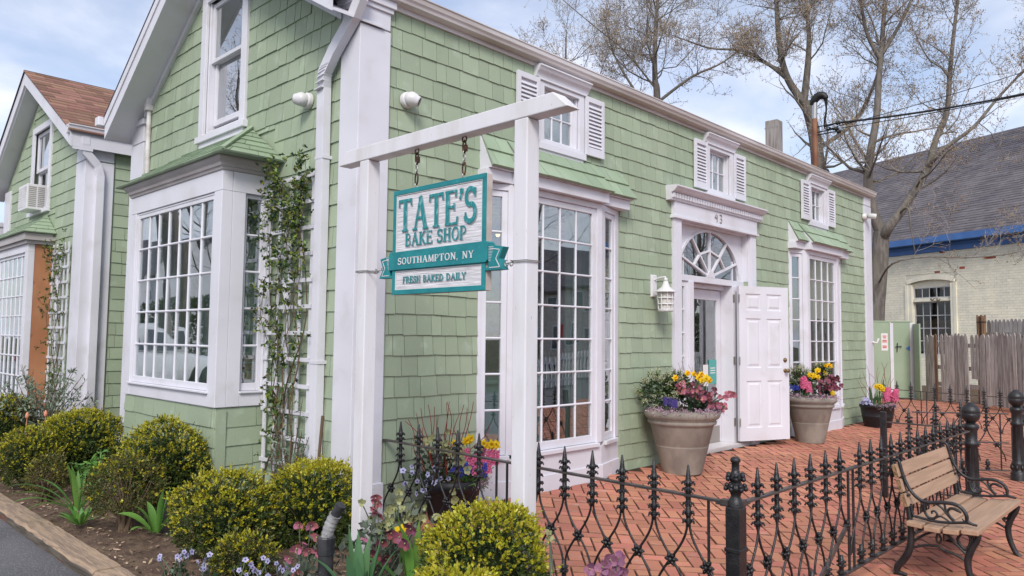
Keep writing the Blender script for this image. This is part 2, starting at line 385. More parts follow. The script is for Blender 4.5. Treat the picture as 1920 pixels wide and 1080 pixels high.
def subtract(r, holes):
    out = [r]
    for h in holes:
        nx = []
        for (a, b, c, d) in out:
            if h[0] >= b or h[1] <= a or h[2] >= d or h[3] <= c: nx.append((a, b, c, d)); continue
            if h[0] > a: nx.append((a, h[0], c, d))
            if h[1] < b: nx.append((h[1], b, c, d))
            m0, m1 = max(a, h[0]), min(b, h[1])
            if h[2] > c: nx.append((m0, m1, c, h[2]))
            if h[3] < d: nx.append((m0, m1, h[3], d))
        out = nx
    return out

def wall(mb, fr, u0, u1, z0, z1, holes, n0, n1, topfn=None):
    us = sorted({u0, u1, *[h[i] for h in holes for i in (0, 1) if u0 < h[i] < u1]})
    for a, b in zip(us, us[1:]):
        for (p, q, c, d) in subtract((a, b, z0, z1), [h for h in holes if h[0] < b-1e-6 and h[1] > a+1e-6]):
            if d-c < 1e-4: continue
            if topfn and abs(d-z1) < 1e-6:
                zs = [topfn(p), topfn(q)]
                mb.hexa([fr(p, c, n0), fr(q, c, n0), fr(q, c, n1), fr(p, c, n1), fr(p, zs[0], n0), fr(q, zs[1], n0), fr(q, zs[1], n1), fr(p, zs[0], n1)])
            else: fr.box(mb, p, q, c, d, n0, n1)

def project(p):
    q = np.asarray(p)-CAM; w = q@fw
    if w < .1: return None
    return 512+748.2*(q@rt)/w, 288-748.2*(q@up)/w, w

class ShingleSet:
    """collects overlapping wall shingles; the largest in view become objects, the rest one mesh"""
    def __init__(s): s.items = []
    def slab(s, fr, u0, u1, z0, z1, ztop=None, t=.0115, t2=.002):
        j = rng.uniform(-.0035, .0035); k = rng.uniform(-.0025, .0025); t = t+rng.uniform(-.0025, .0025)
        za, zb = (z1, z1) if ztop is None else ztop
        p = [fr(u0, z0+j-k, .0), fr(u1, z0+j+k, .0), fr(u1, z0+j+k, t), fr(u0, z0+j-k, t), fr(u0, za, 0), fr(u1, zb, 0), fr(u1, zb, t2), fr(u0, za, t2)]
        c = sum(p)/8; nn = fr.N
        pr = project(c); a = 0
        if pr and -40 < pr[0] < 1064 and -40 < pr[1] < 616:
            d = CAM-c; L = np.linalg.norm(d); a = (u1-u0)*(z1-z0)*max(0, (d@nn)/L)/L**2
        s.items.append((a, p, id(fr)))
    def field(s, fr, u0, u1, butts, holes, wmin=.09, wmax=.20, top=None, gap=.0055):
        for z0, z1 in zip(butts, butts[1:]):
            u = u0-rng.uniform(0, wmax*.8)
            while u < u1:
                w = rng.uniform(wmin, wmax)
                a, b = max(u, u0)+gap/2, min(u+w, u1)-gap/2
                u += w
                if b-a < .012: continue
                for (p, q, c, d) in subtract((a, b, z0, z1), holes):
                    if q-p < .008 or d-c < .012: continue
                    zt = None
                    if top:
                        if min(top(p), top(q)) < c+.02: continue
                        zt = (min(d, top(p)), min(d, top(q)))
                    s.slab(fr, p, q, c, d, zt)
    def emit(s, parent, m='shingle', nmax=300, name='shingle', by=None):
        it = sorted(s.items, key=lambda i: -i[0]); by = by or {}
        F = [(3, 2, 1, 0), (2, 3, 7, 6), (0, 4, 7, 3), (1, 2, 6, 5), (4, 5, 6, 7)]
        for a, p, k in it[:nmax]:
            mb = MB(); mb.add(p, F); obj(name, mb, m, by.get(k, parent))
        rest = {}
        for a, p, k in it[nmax:]: rest.setdefault(k if k in by else 0, MB()).add(p, F)
        for k, mb in rest.items(): obj(name+'s', mb, m, by.get(k, parent), kind='stuff')
        s.items = []

# ------------------------------------------------------------ the ground
mb = MB(); mb.add([(-400, -400, -.62), (400, -400, -.62), (400, 400, -.62), (-400, 400, -.62)], [(0, 1, 2, 3)])
obj('ground', mb, 'ground', kind='structure')
mb = MB(); mb.add([(-9.5, -40, -.135), (-1.655, -40, -.135), (-1.655, 40, -.135), (-9.5, 40, -.135)], [(0, 1, 2, 3)])
obj('parking_lot', mb, 'asphalt', kind='structure')
mb = MB(); mb.add([(-1.655, -15, -.30), (60, -15, -.30), (60, -6.2, -.30), (-1.655, -6.2, -.30)], [(0, 1, 2, 3)])
obj('road', mb, 'asphalt', kind='structure')
# back yard behind the shop
mb = MB(); mb.add([(10.3, 4.2, -.03), (60, 4.2, -.03), (60, 40, -.03), (10.3, 40, -.03)], [(0, 1, 2, 3)]); mb.add([(15.3, -6, -.03), (60, -6, -.03), (60, 4.2, -.03), (15.3, 4.2, -.03)], [(0, 1, 2, 3)])
obj('yard', mb, 'soil', kind='structure')

# brick paving: sand bed sheet + herringbone bricks at 45 degrees to the house
mb = MB()
xs = np.linspace(0.03, 15.3, 40); ys = [4.2, 0, -.5, -1, -1.5, -2, -2.5, -3, -4, -5, -6.1]
def inpave(x, y): return (y < 0.02 or x > 10.25) and x > 0.03 and x < 15.3
vv = [(x, y, gz(x, y)-.014) for x in xs for y in ys]; ny = len(ys)
ff = [(i*ny+j, (i+1)*ny+j, (i+1)*ny+j+1, i*ny+j+1) for i in range(39) for j in range(ny-1) if not (j == 0 and xs[i+1] < 10.4)]
mb.add(vv, ff); patio = obj('patio', mb, 'mortar', kind='structure')
bw = .0995; g = .0082
c45 = math.cos(PI/4)
cells = []
for i in range(-150, 190):
    for j in range(-120, 120):
        for hv in (0, 1):
            cx, cy = (1, .5) if hv == 0 else (.5, 2)
            X = (cx+i+2*j)*bw; Y = (cy+i-2*j)*bw
            wx = c45*(X-Y)+7; wy = c45*(X+Y)-2
            if not (0.10 < wx < 15.25 and -6.05 < wy < 4.1): continue
            if wy > -.07 and wx < 10.35: continue
            cells.append((wx, wy, hv))
def brick_mb(mb, hv, wx, wy, wz, sx, sy, yawj):
    l, w = (bw*2-g)/2, (bw-g)/2
    if hv: l, w = w, l
    ca, sa = math.cos(PI/4+yawj), math.sin(PI/4+yawj)
    vs = []
    for z, ins in ((-.03, 0), (-.0045, 0), (0, .0036)):
        for a, b in ((-1, -1), (1, -1), (1, 1), (-1, 1)):
            x, y = a*(l-ins), b*(w-ins)
            px, py = ca*x-sa*y, sa*x+ca*y
            vs.append((wx+px, wy+py, wz+z+sx*px+sy*py))
    mb.add(vs, [(8, 9, 10, 11), (4, 5, 9, 8), (5, 6, 10, 9), (6, 7, 11, 10), (7, 4, 8, 11), (0, 1, 5, 4), (1, 2, 6, 5), (2, 3, 7, 6), (3, 0, 4, 7)])
def bkey(c):
    pr = project((c[0], c[1], gz(c[0], c[1])))
    if not pr or not (-10 < pr[0] < 1034 and 0 < pr[1] < 590): return 1e6+math.hypot(c[0], c[1])
    return pr[2]
cells.sort(key=bkey)
me2 = []
for hv in (0, 1):
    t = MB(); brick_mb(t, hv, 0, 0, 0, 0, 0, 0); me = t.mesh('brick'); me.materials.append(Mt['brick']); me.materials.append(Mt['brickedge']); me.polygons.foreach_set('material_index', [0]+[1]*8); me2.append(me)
rest = MB()
for k, (x, y, hv) in enumerate(cells):
    z = gz(x, y)+rng.uniform(-.0035, .0035)
    slope = (gz(x, y+.02)-gz(x, y-.02))/.04
    if k < 300:
        o = link('brick', me2[hv], patio, (x, y, z)); o.rotation_euler = (slope+rng.uniform(-.012, .012), rng.uniform(-.012, .012), rng.uniform(-.01, .01))
    else: brick_mb(rest, hv, x, y, z, rng.uniform(-.012, .012), slope+rng.uniform(-.012, .012), rng.uniform(-.01, .01))
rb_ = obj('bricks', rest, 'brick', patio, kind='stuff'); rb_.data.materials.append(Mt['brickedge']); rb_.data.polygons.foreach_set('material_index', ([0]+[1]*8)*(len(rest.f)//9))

n = 170
P = np.stack([rng.uniform(.2, 10, n), -rng.uniform(0, 1, n)**1.6*4.5-.05, np.zeros(n)], 1); P[:, 2] = [gz(a, b)+.006 for a, b in P[:, :2]]
D = rng.normal(size=(n, 3)); D[:, 2] *= .12
link('leaf_litter', qmesh('leaf_litter', leaves(P, D, rng.uniform(.015, .05, n), rng.uniform(.01, .022, n), .08, nrm=rng.normal(size=(n, 3))*.3+V(0, 0, 1)), 'chip'), kind='stuff')

# planting bed: mulch sheet with real lumps
mb = MB(); nx, ny = 46, 190
X = np.linspace(-1.64, .03, nx); Y = np.linspace(-4.2, 13, ny)
def bedz(x, y):
    t = min(1, max(0, (x+1.62)/1.2))
    return -.085+.07*t+(gz(0, y)*.75*t)
vs = []
for x in X:
    for y in Y:
        vs.append((x, y, bedz(x, y)+rng.normal()*.008+.012*math.sin(5*x+3*y)*math.sin(4.1*y-2*x)))
mb.add(vs, [(i*ny+j, (i+1)*ny+j, (i+1)*ny+j+1, i*ny+j+1) for i in range(nx-1) for j in range(ny-1)], True)
bed = obj('planting_bed', mb, 'soil', kind='structure')
n = 5200
P = np.stack([rng.uniform(-1.6, 0, n), rng.uniform(-3.2, 6, n)**1, np.zeros(n)], 1)
P[:, 2] = [bedz(a, b)+.012 for a, b in P[:, :2]]
D = rng.normal(size=(n, 3)); D[:, 2] *= .25
me = qmesh('mulch_chips', leaves(P, D, rng.uniform(.014, .055, n), rng.uniform(.007, .018, n), .05, nrm=rng.normal(size=(n, 3))*.35+V(0, 0, 1)), 'chip')
link('mulch_chips', me, kind='stuff')
# landscape timbers
tm = thing('landscape_timber_edging', 'weathered timber edging laid between asphalt and planting bed', 'garden edging', (-1.7, 0, -.14))
ya = [-4.6, -2.15, .32, 2.62, 5.05, 7.5, 10.0]
for k, (a, b) in enumerate(zip(ya, ya[1:])):
    nseg = 26; mb = MB(); sd_ = MB()
    q = np.linspace(a+.004, b-.004, nseg+1); w0, w1 = -1.640, -1.795
    def edge(): return np.cumsum(rng.normal(size=nseg+1))*.0022
    e1 = edge()-.0; e1 -= np.linspace(e1[0], e1[-1], nseg+1); e2 = rng.uniform(-.006, .004, nseg+1)
    zt = -.062+rng.normal(size=nseg+1)*.0022+(-.004 if k % 2 else .003)
    vs = []
    for i in range(nseg+1):
        yy = q[i]
        vs += [(w0, yy, -.2), (w0, yy, zt[i]), (w1+.016+e1[i], yy, zt[i]+.001), (w1+e1[i], yy, zt[i]-.018+e2[i]), (w1+.006+e1[i]*.4, yy, -.145)]
    fs = []
    for i in range(nseg):
        for c in range(4): fs.append((i*5+c, i*5+c+1, (i+1)*5+c+1, (i+1)*5+c))
    mb.add(vs, [f for n_, f in enumerate(fs) if n_ % 4 in (0, 1, 2)]+[(0, 1, 2, 3, 4), tuple(nseg*5+c for c in (4, 3, 2, 1, 0))])
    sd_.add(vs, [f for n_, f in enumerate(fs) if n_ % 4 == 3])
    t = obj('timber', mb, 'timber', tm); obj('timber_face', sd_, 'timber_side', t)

# ------------------------------------------------------------ the shop building
SIDE = Fr((0, 0, 0), (1, 0, 0), (0, -1, 0)); GX = -.27
GAB = Fr((GX, 0, 0), (0, 1, 0), (-1, 0, 0))
house = thing('shop_building', 'pale green shingled bake shop with white trim and open front door', 'shop', (0, 0, 0))
SH = ShingleSet()
XE = 10.24
BAYS = (0.0, 6.0); WINX = (1.955, 4.955, 7.955)
def rake(y): return min(4.609-.682*(y-2.767), 3.779+.59*(y-.316))
# structural walls with their openings
mb = MB(); holes = [(1.0+d, 2.8+d, .30, 2.60) for d in BAYS]+[(4.03, 5.69, -.1, 2.66)]+[(c-.30, c+.30, 3.09, 3.62) for c in WINX]
wall(mb, SIDE, GX+.02, XE-.02, -.3, 3.80, holes, -.16, -.001)
sidewall = obj('side_wall', mb, 'shingle', house)
mb = MB(); gh = [(1.36, 2.97, .75, 2.50), (1.80, 2.58, 3.18, 4.55)]
wall(mb, GAB, .02, 4.40, -.3, 3.60, gh, -.16, -.001)
for a, b in ((.02, 1.80), (1.80, 2.282), (2.282, 2.58), (2.58, 4.40)):
    z0 = 3.60 if not (1.7 < a < 2.5) else 4.55
    if z0 > 4: wall(mb, GAB, a, b, z0, 5.0, [], -.16, -.001, lambda y: max(z0+.01, rake(y)-.01))
    else: wall(mb, GAB, a, b, z0, 5.0, [], -.16, -.001, lambda y: max(z0+.002, rake(y)-.01))
gablewall = obj('gable_wall', mb, 'shingle', house)
mb = MB(); mb.box(XE-.16, XE-.021, .17, 4.38, -.3, 3.8); mb.box(GX+.18, XE-.17, 4.25, 4.39, -.3, 3.6)
obj('back_walls', mb, 'shingle', house)
# shingle courses
butts = [3.631-.154*k for k in range(-1, 25)][::-1]
hs = [(.92+d, 2.89+d, -1, 2.99) for d in BAYS]+[(3.87, 5.86, -1, 2.955)]+[(c-.335, c+.335, 3.055, 3.78) for c in WINX]
SH.field(SIDE, -.03, 9.92, butts, hs, .095, .20, top=lambda u: 3.765)
gbutts = [4.951-.1575*k for k in range(0, 34)][::-1]
SH.field(GAB, .21, 4.06, gbutts, [(1.21, 3.12, -1, 3.02), (1.715, 2.665, 3.11, 4.62)], .075, .21, top=lambda y: rake(y)-.03)

# corner boards, with plinth block and cap
mb = MB()
mb.box(-.302, -.03, -.03, .21, .26, 3.56); mb.box(-.312, -.018, -.042, .222, -.3, .262)
mb.box(-.300, -.032, -.028, .208, 3.572, 3.70); mb.box(-.316, -.016, -.044, .224, 3.70, 3.735); mb.box(-.332, 0.0, -.06, .24, 3.735, 3.79)
obj('corner_board', mb, 'white', house, .004)
mb = MB(); mb.box(9.92, 10.245, -.03, .1, -.3, 3.62); mb.box(9.925, 10.242, -.027, .1, 3.632, 3.775)
obj('corner_board', mb, 'white', house, .004)
mb = MB(); mb.box(-.302, -.1, 4.055, 4.41, -.3, 3.40); mb.box(-.300, -.1, 4.058, 4.408, 3.412, 3.60); mb.box(-.325, -.1, 4.03, 4.43, 3.60, 3.66)
obj('corner_board', mb, 'white', house, .004)
# fascia, gutter, soffits
mb = MB(); mb.profile([(.0, 3.755), (.022, 3.755), (.022, 3.79), (.035, 3.80), (.035, 3.85), (.0, 3.85)], .0, 10.26, SIDE)
obj('fascia', mb, 'gutter', house)
mb = MB(); gp = [(.036, 3.79), (.075, 3.795), (.088, 3.80), (.095, 3.818), (.108, 3.835), (.113, 3.868), (.120, 3.872), (.120, 3.88), (.106, 3.88), (.100, 3.84), (.08, 3.81), (.046, 3.806), (.046, 3.88), (.036, 3.88)]
mb.profile(gp, -.33, 10.30, SIDE); obj('gutter', mb, 'gutter', house)
# roof slabs
def roofpoly(y0, y1, dz0, dz1, x0, x1, name, m):
    mb = MB(); k = [y0, 2.282, y1] if y0 < 2.282 < y1 else [y0, y1]
    for a, b in zip(k, k[1:]):
        za, zb = (rake(a), rake(b))
        mb.hexa([(x0, a, za+dz0), (x1, a, za+dz0), (x1, b, zb+dz0), (x0, b, zb+dz0), (x0, a, za+dz1), (x1, a, za+dz1), (x1, b, zb+dz1), (x0, b, zb+dz1)])
    return obj(name, mb, m, house)
roofpoly(-.02, 4.50, .235, .262, -.585, 10.32, 'roof', 'darkroof')
roofpoly(.02, 4.42, .012, .232, -.10, 10.28, 'roof_deck', 'white')
for a, b, nm in ((-.05, 2.282, 'r'), (2.282, 4.46, 'l')):
    roofpoly(a, b, -.005, .235, -.572, -.545, 'rake_board', 'white')
    roofpoly(a, b, .14, .232, -.583, -.573, 'rake_moulding', 'white')
    roofpoly(a, b, .002, .02, -.544, -.11, 'soffit', 'white')
    roofpoly(max(a, .21), min(b, 4.05), -.07, .0, -.310, -.272, 'frieze_board', 'white')
mb = MB(); mb.box(-.64, 3, 4.47, 4.58, 3.60, 3.70); obj('gutter', mb, 'white', house, .01)
# downspout with its elbows
mb = MB()
dp = [(-.33, -.08, 3.80), (-.335, -.075, 3.70), (-.345, -.02, 3.60), (-.35, .22, 3.40), (-.345, .355, 3.27), (-.325, .39, 3.16), (-.32, .39, 2.2), (-.32, .39, .12)]
for a, b in zip(dp[3:], dp[4:]): pass
def rect_tube(mb, pts, w, h):
    pts = [V(*p) for p in pts]; vs = []
    for i, p in enumerate(pts):
        t = unit((pts[min(i+1, len(pts)-1)]-pts[max(i-1, 0)])); a = V(1, 0, 0); a = unit(a-t*(a@t)); b = np.cross(t, a)
        vs += [p+a*w+b*h, p-a*w+b*h, p-a*w-b*h, p+a*w-b*h]
    mb.add(vs, [(i*4+k, i*4+(k+1) % 4, i*4+4+(k+1) % 4, i*4+4+k) for i in range(len(pts)-1) for k in range(4)]+[(3, 2, 1, 0)])
rect_tube(mb, dp, .032, .048)
for i in range(2, 6):       # crimped elbows
    p = V(*dp[i]); q = V(*dp[i+1]) if i < 5 else V(*dp[i])
for t in np.linspace(0, 1, 7):
    y = .30+.09*t; z = 3.315-.16*t*t; mb.hexa([(-.383, y-.048, z-.004), (-.307, y-.048, z-.004), (-.307, y+.05, z-.012), (-.383, y+.05, z-.012), (-.383, y-.048, z+.004), (-.307, y-.048, z+.004), (-.307, y+.05, z-.004), (-.383, y+.05, z-.004)])
for x in (-.345, -.30): mb.box(-.3525, -.350, .39+(x+.32)*.9-.004, .39+(x+.32)*.9+.004, .2, 3.12)
ds = obj('downspout', mb, 'white', house, .006)
mb = MB()
for z in (2.62, 1.1): mb.box(-.356, -.272, .335, .445, z, z+.025)
obj('strap', mb, 'white', ds)
mb = MB(); mb.tube([(-.30, 3.93, 3.78), (-.30, 3.92, 3.2), (-.30, 3.905, 3.0)], .026, 8); obj('conduit', mb, 'gutter', house)
mb = MB(); mb.box(-.345, -.272, 3.885, 3.975, 3.72, 3.86); obj('junction_box', mb, 'gutter', house, .006)

# ------------------------------------------------------------ windows
def pane(fr, u0, u1, z0, z1, n, parent, m='glass'):
    mb = MB(); j = rng.uniform(-.0012, .0012, 3)
    mb.add([fr(u0, z0, n+j[0]), fr(u1, z0, n+j[1]), fr(u1, z1, n+j[2]), fr(u0, z1, n+j[0]+j[2]-j[1]),
            fr(u0, z0, n+j[0]-.004), fr(u1, z0, n+j[1]-.004), fr(u1, z1, n+j[2]-.004), fr(u0, z1, n+j[0]+j[2]-j[1]-.004)],
           [(0, 1, 2, 3), (7, 6, 5, 4)])
    return obj('pane', mb, m, parent)
def grid_sash(fr, u0, u1, z0, z1, nu, nz, n, parent, stile=.045, bot=.06, mun=.018, m='white', gm='glass', single=True, edge=True):
    """a sash: stiles and rails, muntin bars, one pane per light"""
    mb = MB(); d0, d1 = n-.022, n+.018
    fr.box(mb, u0, u0+stile, z0, z1, d0, d1); fr.box(mb, u1-stile, u1, z0, z1, d0, d1)
    fr.box(mb, u0+stile, u1-stile, z1-stile, z1, d0, d1-.001); fr.box(mb, u0+stile, u1-stile, z0, z0+bot, d0, d1-.001)
    sash = obj('sash', mb, m, parent, .003 if edge else 0)
    a, b, c, d = u0+stile, u1-stile, z0+bot, z1-stile
    for i in range(1, nu):
        u = a+(b-a)*i/nu; mb = MB(); mb.profile([(n-.012, u-mun/2), (n+.006, u-mun/2), (n+.012, u-mun/5), (n+.012, u+mun/5), (n+.006, u+mun/2), (n-.012, u+mun/2)], c, d, lambda t, w, q: fr(w, t, q)); obj('muntin', mb, m, parent)
    for j in range(1, nz):
        z = c+(d-c)*j/nz; mb = MB(); mb.profile([(n-.011, z-mun/2), (n+.007, z-mun/2), (n+.0125, z-mun/5), (n+.0125, z+mun/5), (n+.007, z+mun/2), (n-.011, z+mun/2)], a, b, fr); obj('muntin', mb, m, parent)
    for i in range(nu):
        for j in range(nz):
            pane(fr, a+(b-a)*i/nu, a+(b-a)*(i+1)/nu, c+(d-c)*j/nz, c+(d-c)*(j+1)/nz, n, parent, gm)

def roof_field(A, B, T0, T1, courses, wmin, wmax, parent, m='roofsh', th=.014, name='roof_shingle'):
    """shingles on a sloping quad: eave A-B, top T0-T1"""
    A, B, T0, T1 = map(lambda p: V(*p), (A, B, T0, T1)); nn = unit(np.cross(B-A, T0-A)); 
    if nn[2] < 0: nn = -nn
    for k in range(courses):
        t0, t1 = k/courses, (k+1.12)/courses if k < courses-1 else 1.0
        a0, b0, a1, b1 = A+(T0-A)*t0, B+(T1-B)*t0, A+(T0-A)*t1, B+(T1-B)*t1
        L = np.linalg.norm(b0-a0); us = [0.0]; w = -rng.uniform(0, wmax*.7)
        while True:
            w += rng.uniform(wmin, wmax)
            if w > L-.03: break
            if w > .03: us.append(w/L)
        us.append(1.0)
        for s0, s1 in zip(us, us[1:]):
            e = .003/L; s0 += e; s1 -= e; j = nn*rng.uniform(-.002, .002)
            P = [a0+(b0-a0)*s0, a0+(b0-a0)*s1, a1+(b1-a1)*s1, a1+(b1-a1)*s0]
            mb = MB(); mb.hexa([p+j for p in P[:2]]+P[2:]+[P[0]+nn*th+j, P[1]+nn*th+j, P[2]+nn*.003, P[3]+nn*.003]); obj(name, mb, m, parent)

# upper small windows with louvred shutters
def small_window(c):
    mb = MB(); f = SIDE
    f.box(mb, c-.325, c-.255, 3.07, 3.665, .0, .030); f.box(mb, c+.255, c+.325, 3.07, 3.665, .0, .030); f.box(mb, c-.255, c+.255, 3.60, 3.665, .0, .029)
    f.box(mb, c-.345, c+.345, 3.012, 3.072, .0, .045); f.box(mb, c-.32, c+.32, 2.985, 3.012, .0, .028)
    for a, b, u, v in ((-.255, -.235, 3.10, 3.60), (.235, .255, 3.10, 3.60)): f.box(mb, c+a, c+b, u, v, -.10, .0)
    f.box(mb, c-.255, c+.255, 3.60, 3.62, -.10, .0); f.box(mb, c-.255, c+.255, 3.072, 3.10, -.10, .03)
    w = obj('window', mb, 'white', house, .003)
    mb = MB(); mb.profile([(0, 3.665), (.036, 3.665), (.042, 3.685), (.05, 3.70), (.072, 3.72), (.085, 3.745), (.095, 3.752), (.095, 3.765), (0, 3.775)], c-.375, c+.375, f)
    mb.profile([(.037, 3.64), (.046, 3.645), (.046, 3.660), (.037, 3.664)], c-.345, c+.345, f)
    obj('window_head', mb, 'white', w)
    grid_sash(f, c-.235, c+.235, 3.10, 3.60, 3, 2, -.05, w, .03, .04, .016)
    for s in (-1, 1):
        a = c+s*.48; mb = MB()
        f.box(mb, a-.145, a-.105, 3.075, 3.65, .022, .05); f.box(mb, a+.105, a+.145, 3.075, 3.65, .022, .05)
        f.box(mb, a-.105, a+.105, 3.60, 3.65, .022, .049); f.box(mb, a-.105, a+.105, 3.075, 3.155, .022, .049); f.box(mb, a-.105, a+.105, 3.155, 3.60, .0225, .026)
        sh = obj('shutter', mb, 'white', house, .003)
        for k in range(11):
            z = 3.175+k*.0382; mb = MB(); mb.profile([(.027, z+.018), (.030, z+.021), (.047, z-.009), (.044, z-.013)], a-.104, a+.104, f); obj('louvre', mb, 'white', sh)
    mb = MB()
    for k in range(9):     # curtain behind the glass
        u = c-.24+k*.06; mb.add([(u, .14+.012*(k % 2), 3.08), (u+.06, .14+.012*((k+1) % 2), 3.08), (u+.06, .14+.012*((k+1) % 2), 3.62), (u, .14+.012*(k % 2), 3.62)], [(0, 1, 2, 3)])
    obj('window_curtain', mb, 'lace', w)
for c in WINX: small_window(c)

# tall side bays
def side_bay(d):
    bx = [.92, 1.25, 2.43, 2.89]; by = [.0, .135, .135, .0]
    segs = []
    for k in range(3):
        p0, p1 = V(bx[k]+d, -by[k], 0), V(bx[k+1]+d, -by[k+1], 0); L = np.linalg.norm(p1-p0); U = (p1-p0)/L; segs.append((Fr(p0, U, (U[1], -U[0], 0)), L))
    mb = MB(); ZB = -.02
    for k, (f, L) in enumerate(segs):
        e0, e1 = (.035, .085) if k == 0 else ((.0, .0) if k == 1 else (.085, .10))
        if k == 1:
            f.box(mb, 0, .075, .335, 2.60, -.10, .0); f.box(mb, L-.075, L, .335, 2.60, -.10, .0); f.box(mb, .075, L-.075, 2.545, 2.60, -.10, -.001)
            o0, o1 = .075, L-.075
        else:
            f.box(mb, 0, e0, .335, 2.60, -.09, -.003); f.box(mb, L-e1, L, .335, 2.60, -.09, -.003); f.box(mb, e0, L-e1, 2.545, 2.60, -.09, -.004)
            o0, o1 = e0, L-e1
        f.box(mb, 0, L, ZB+.001*k, .30, -.10, -.002-.001*(k != 1)); f.box(mb, .004, L-.004, ZB, .125, -.05, .012-.001*(k != 1))
        f.box(mb, o0-.02, o1+.02, .30, .335, -.10, .028)
        segs[k] += (o0, o1)
    bay = obj('bay_window', mb, 'white', house, .003)
    for k, (f, L, a, b) in enumerate(segs):
        grid_sash(f, a, b, .338, 2.543, 4 if k == 1 else 1, 7, -.035, bay, .055 if k == 1 else .05, .07, .018)
    # head box under the roof
    mb = MB(); f = SIDE
    f.box(mb, 1.20+d, 2.46+d, 2.602, 2.70, .0, .20); f.box(mb, .90+d, 1.199+d, 2.604, 2.70, .0, .115); f.box(mb, 2.461+d, 2.92+d, 2.604, 2.70, .0, .115)
    obj('head_board', mb, 'white', bay, .004)
    # roof: middle section proud of the two wings
    for (a, b, e, zt, z0) in ((.91, 1.235, .165, 3.0, 2.712), (1.235, 2.475, .245, 3.008, 2.700), (2.475, 2.96, .165, 3.0, 2.712)):
        mb = MB(); mb.prism([(0, 2.701), (e-.02, 2.701), (e-.02, z0+.006), (.0, zt-.006)], lambda n, z, u: f(u, z, n), a+d+.012, b+d-.012); obj('roof_core', mb, 'white', bay)
        top = .02 if a != .91 else .02
        roof_field(f(a+d, z0, e), f(b+d+.0, z0, e), f(a+d+.02*(a < 1), zt, .006), f(b+d-.05*(b > 2.9), zt, .006), 2, .14, .24, bay, th=.02)
    # room behind: curtain, counter
    return bay
bays = [side_bay(d) for d in BAYS]

# front bay on the gable
FX = -.71; FB = Fr((FX, 1.2, 0), (0, 1, 0), (-1, 0, 0)); FS = Fr((FX, 1.2, 0), (1, 0, 0), (0, -1, 0)); FT = Fr((FX, 3.13, 0), (1, 0, 0), (0, 1, 0)); W = 1.93; D = .44
mb = MB()
FB.box(mb, .0, W, -.3, .72, -.10, -.020); FS.box(mb, .02, D, -.3, .72, -.10, -.020); FT.box(mb, .02, D, -.3, .72, -.10, -.02)
skirt = obj('bay_skirt_wall', mb, 'shingle', house)
SB = ShingleSet()
bb = [.735-.148*k for k in range(0, 8)][::-1]
SB.field(Fr((FX+.020, 1.2, 0), (0, 1, 0), (-1, 0, 0)), .004, W-.004, bb, [], .22, .46)
SB.field(Fr((FX, 1.22, 0), (1, 0, 0), (0, -1, 0)), .004, D, bb, [], .26, .5)
SB.emit(skirt)
mb = MB(); T = .135
for (f, L, s) in ((FB, W, 0), (FS, D, 1), (FT, D, 1)):
    o = .0 if not s else .0
    n1 = .0
    f.box(mb, .0+.09*s, T if not s else .20, .742, 2.44, -.09, n1-.001*s)
    if not s: f.box(mb, L-T, L, .742, 2.44, -.09, n1)
    else: f.box(mb, .385, L, .742, 2.44, -.09, n1-.001)
    f.box(mb, .09*s+.002, L-.002*(1-s), 2.442, 2.62, -.09, n1-.001-.002*s)
    f.box(mb, T if not s else .20, L-T if not s else .385, .742, .845, -.09, n1-.002-.001*s)
fb = obj('bay_window', mb, 'white', house, .004)
mb = MB(); FB.box(mb, T-.01, W-T+.01, .845, .862, -.09, .022); FB.box(mb, T, T+.016, .862, 2.44, -.09, -.012); FB.box(mb, W-T-.016, W-T, .862, 2.44, -.09, -.012); FB.box(mb, T+.016, W-T-.016, 2.422, 2.44, -.09, -.012)
FS.box(mb, .195, .39, .845, .86, -.09, .018); obj('sill', mb, 'white', fb, .003)
grid_sash(FB, T+.016, W-T-.016, .864, 2.422, 7, 5, -.034, fb, .034, .055, .019)
grid_sash(FS, .20, .385, .862, 2.44, 1, 5, -.05, fb, .03, .06, .018); grid_sash(FT, .20, .385, .862, 2.44, 1, 5, -.05, fb, .03, .06, .018)
# cornice and hip roof of the front bay
mb = MB()
cp = [(.0, 2.60), (.010, 2.605), (.016, 2.625), (.028, 2.632), (.034, 2.655), (.052, 2.675), (.060, 2.69), (.060, 2.705), (0, 2.705)]
k = len(cp); vs = []
for (x, y, sx, sy) in ((GX, 1.2, 0, -1), (FX, 1.2, -1, -1), (FX, 3.13, -1, 1), (GX, 3.13, 0, 1)):
    vs += [(x+sx*n, y+sy*n, z) for n, z in cp]
mb.add(vs, [(i*k+j, i*k+(j+1) % k, (i+1)*k+(j+1) % k, (i+1)*k+j) for i in range(3) for j in range(k)])
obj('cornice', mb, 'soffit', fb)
E0, E1, T0, T1 = (-.80, 1.02, 2.708), (-.80, 3.31, 2.708), (-.285, 1.60, 3.085), (-.285, 2.75, 3.085)
G0, G1 = (-.285, 1.02, 2.708), (-.285, 3.31, 2.708)
mb = MB(); mb.add([E0, E1, T1, T0, G0, G1], [(0, 1, 2, 3), (0, 3, 4), (1, 5, 2), (0, 4, 5, 1)]); obj('roof_core', mb, 'roofsh', fb)
roof_field(E0, E1, T0, T1, 6, .16, .30, fb); roof_field(G0, E0, T0, T0, 6, .18, .34, fb); roof_field(E1, G1, T1, T1, 6, .18, .34, fb)
mb = MB(); mb.beam(V(*E0)+V(0, 0, .022), V(*T0)+V(0, 0, .022), .035, .016); obj('hip_cap', mb, 'roofsh', fb)
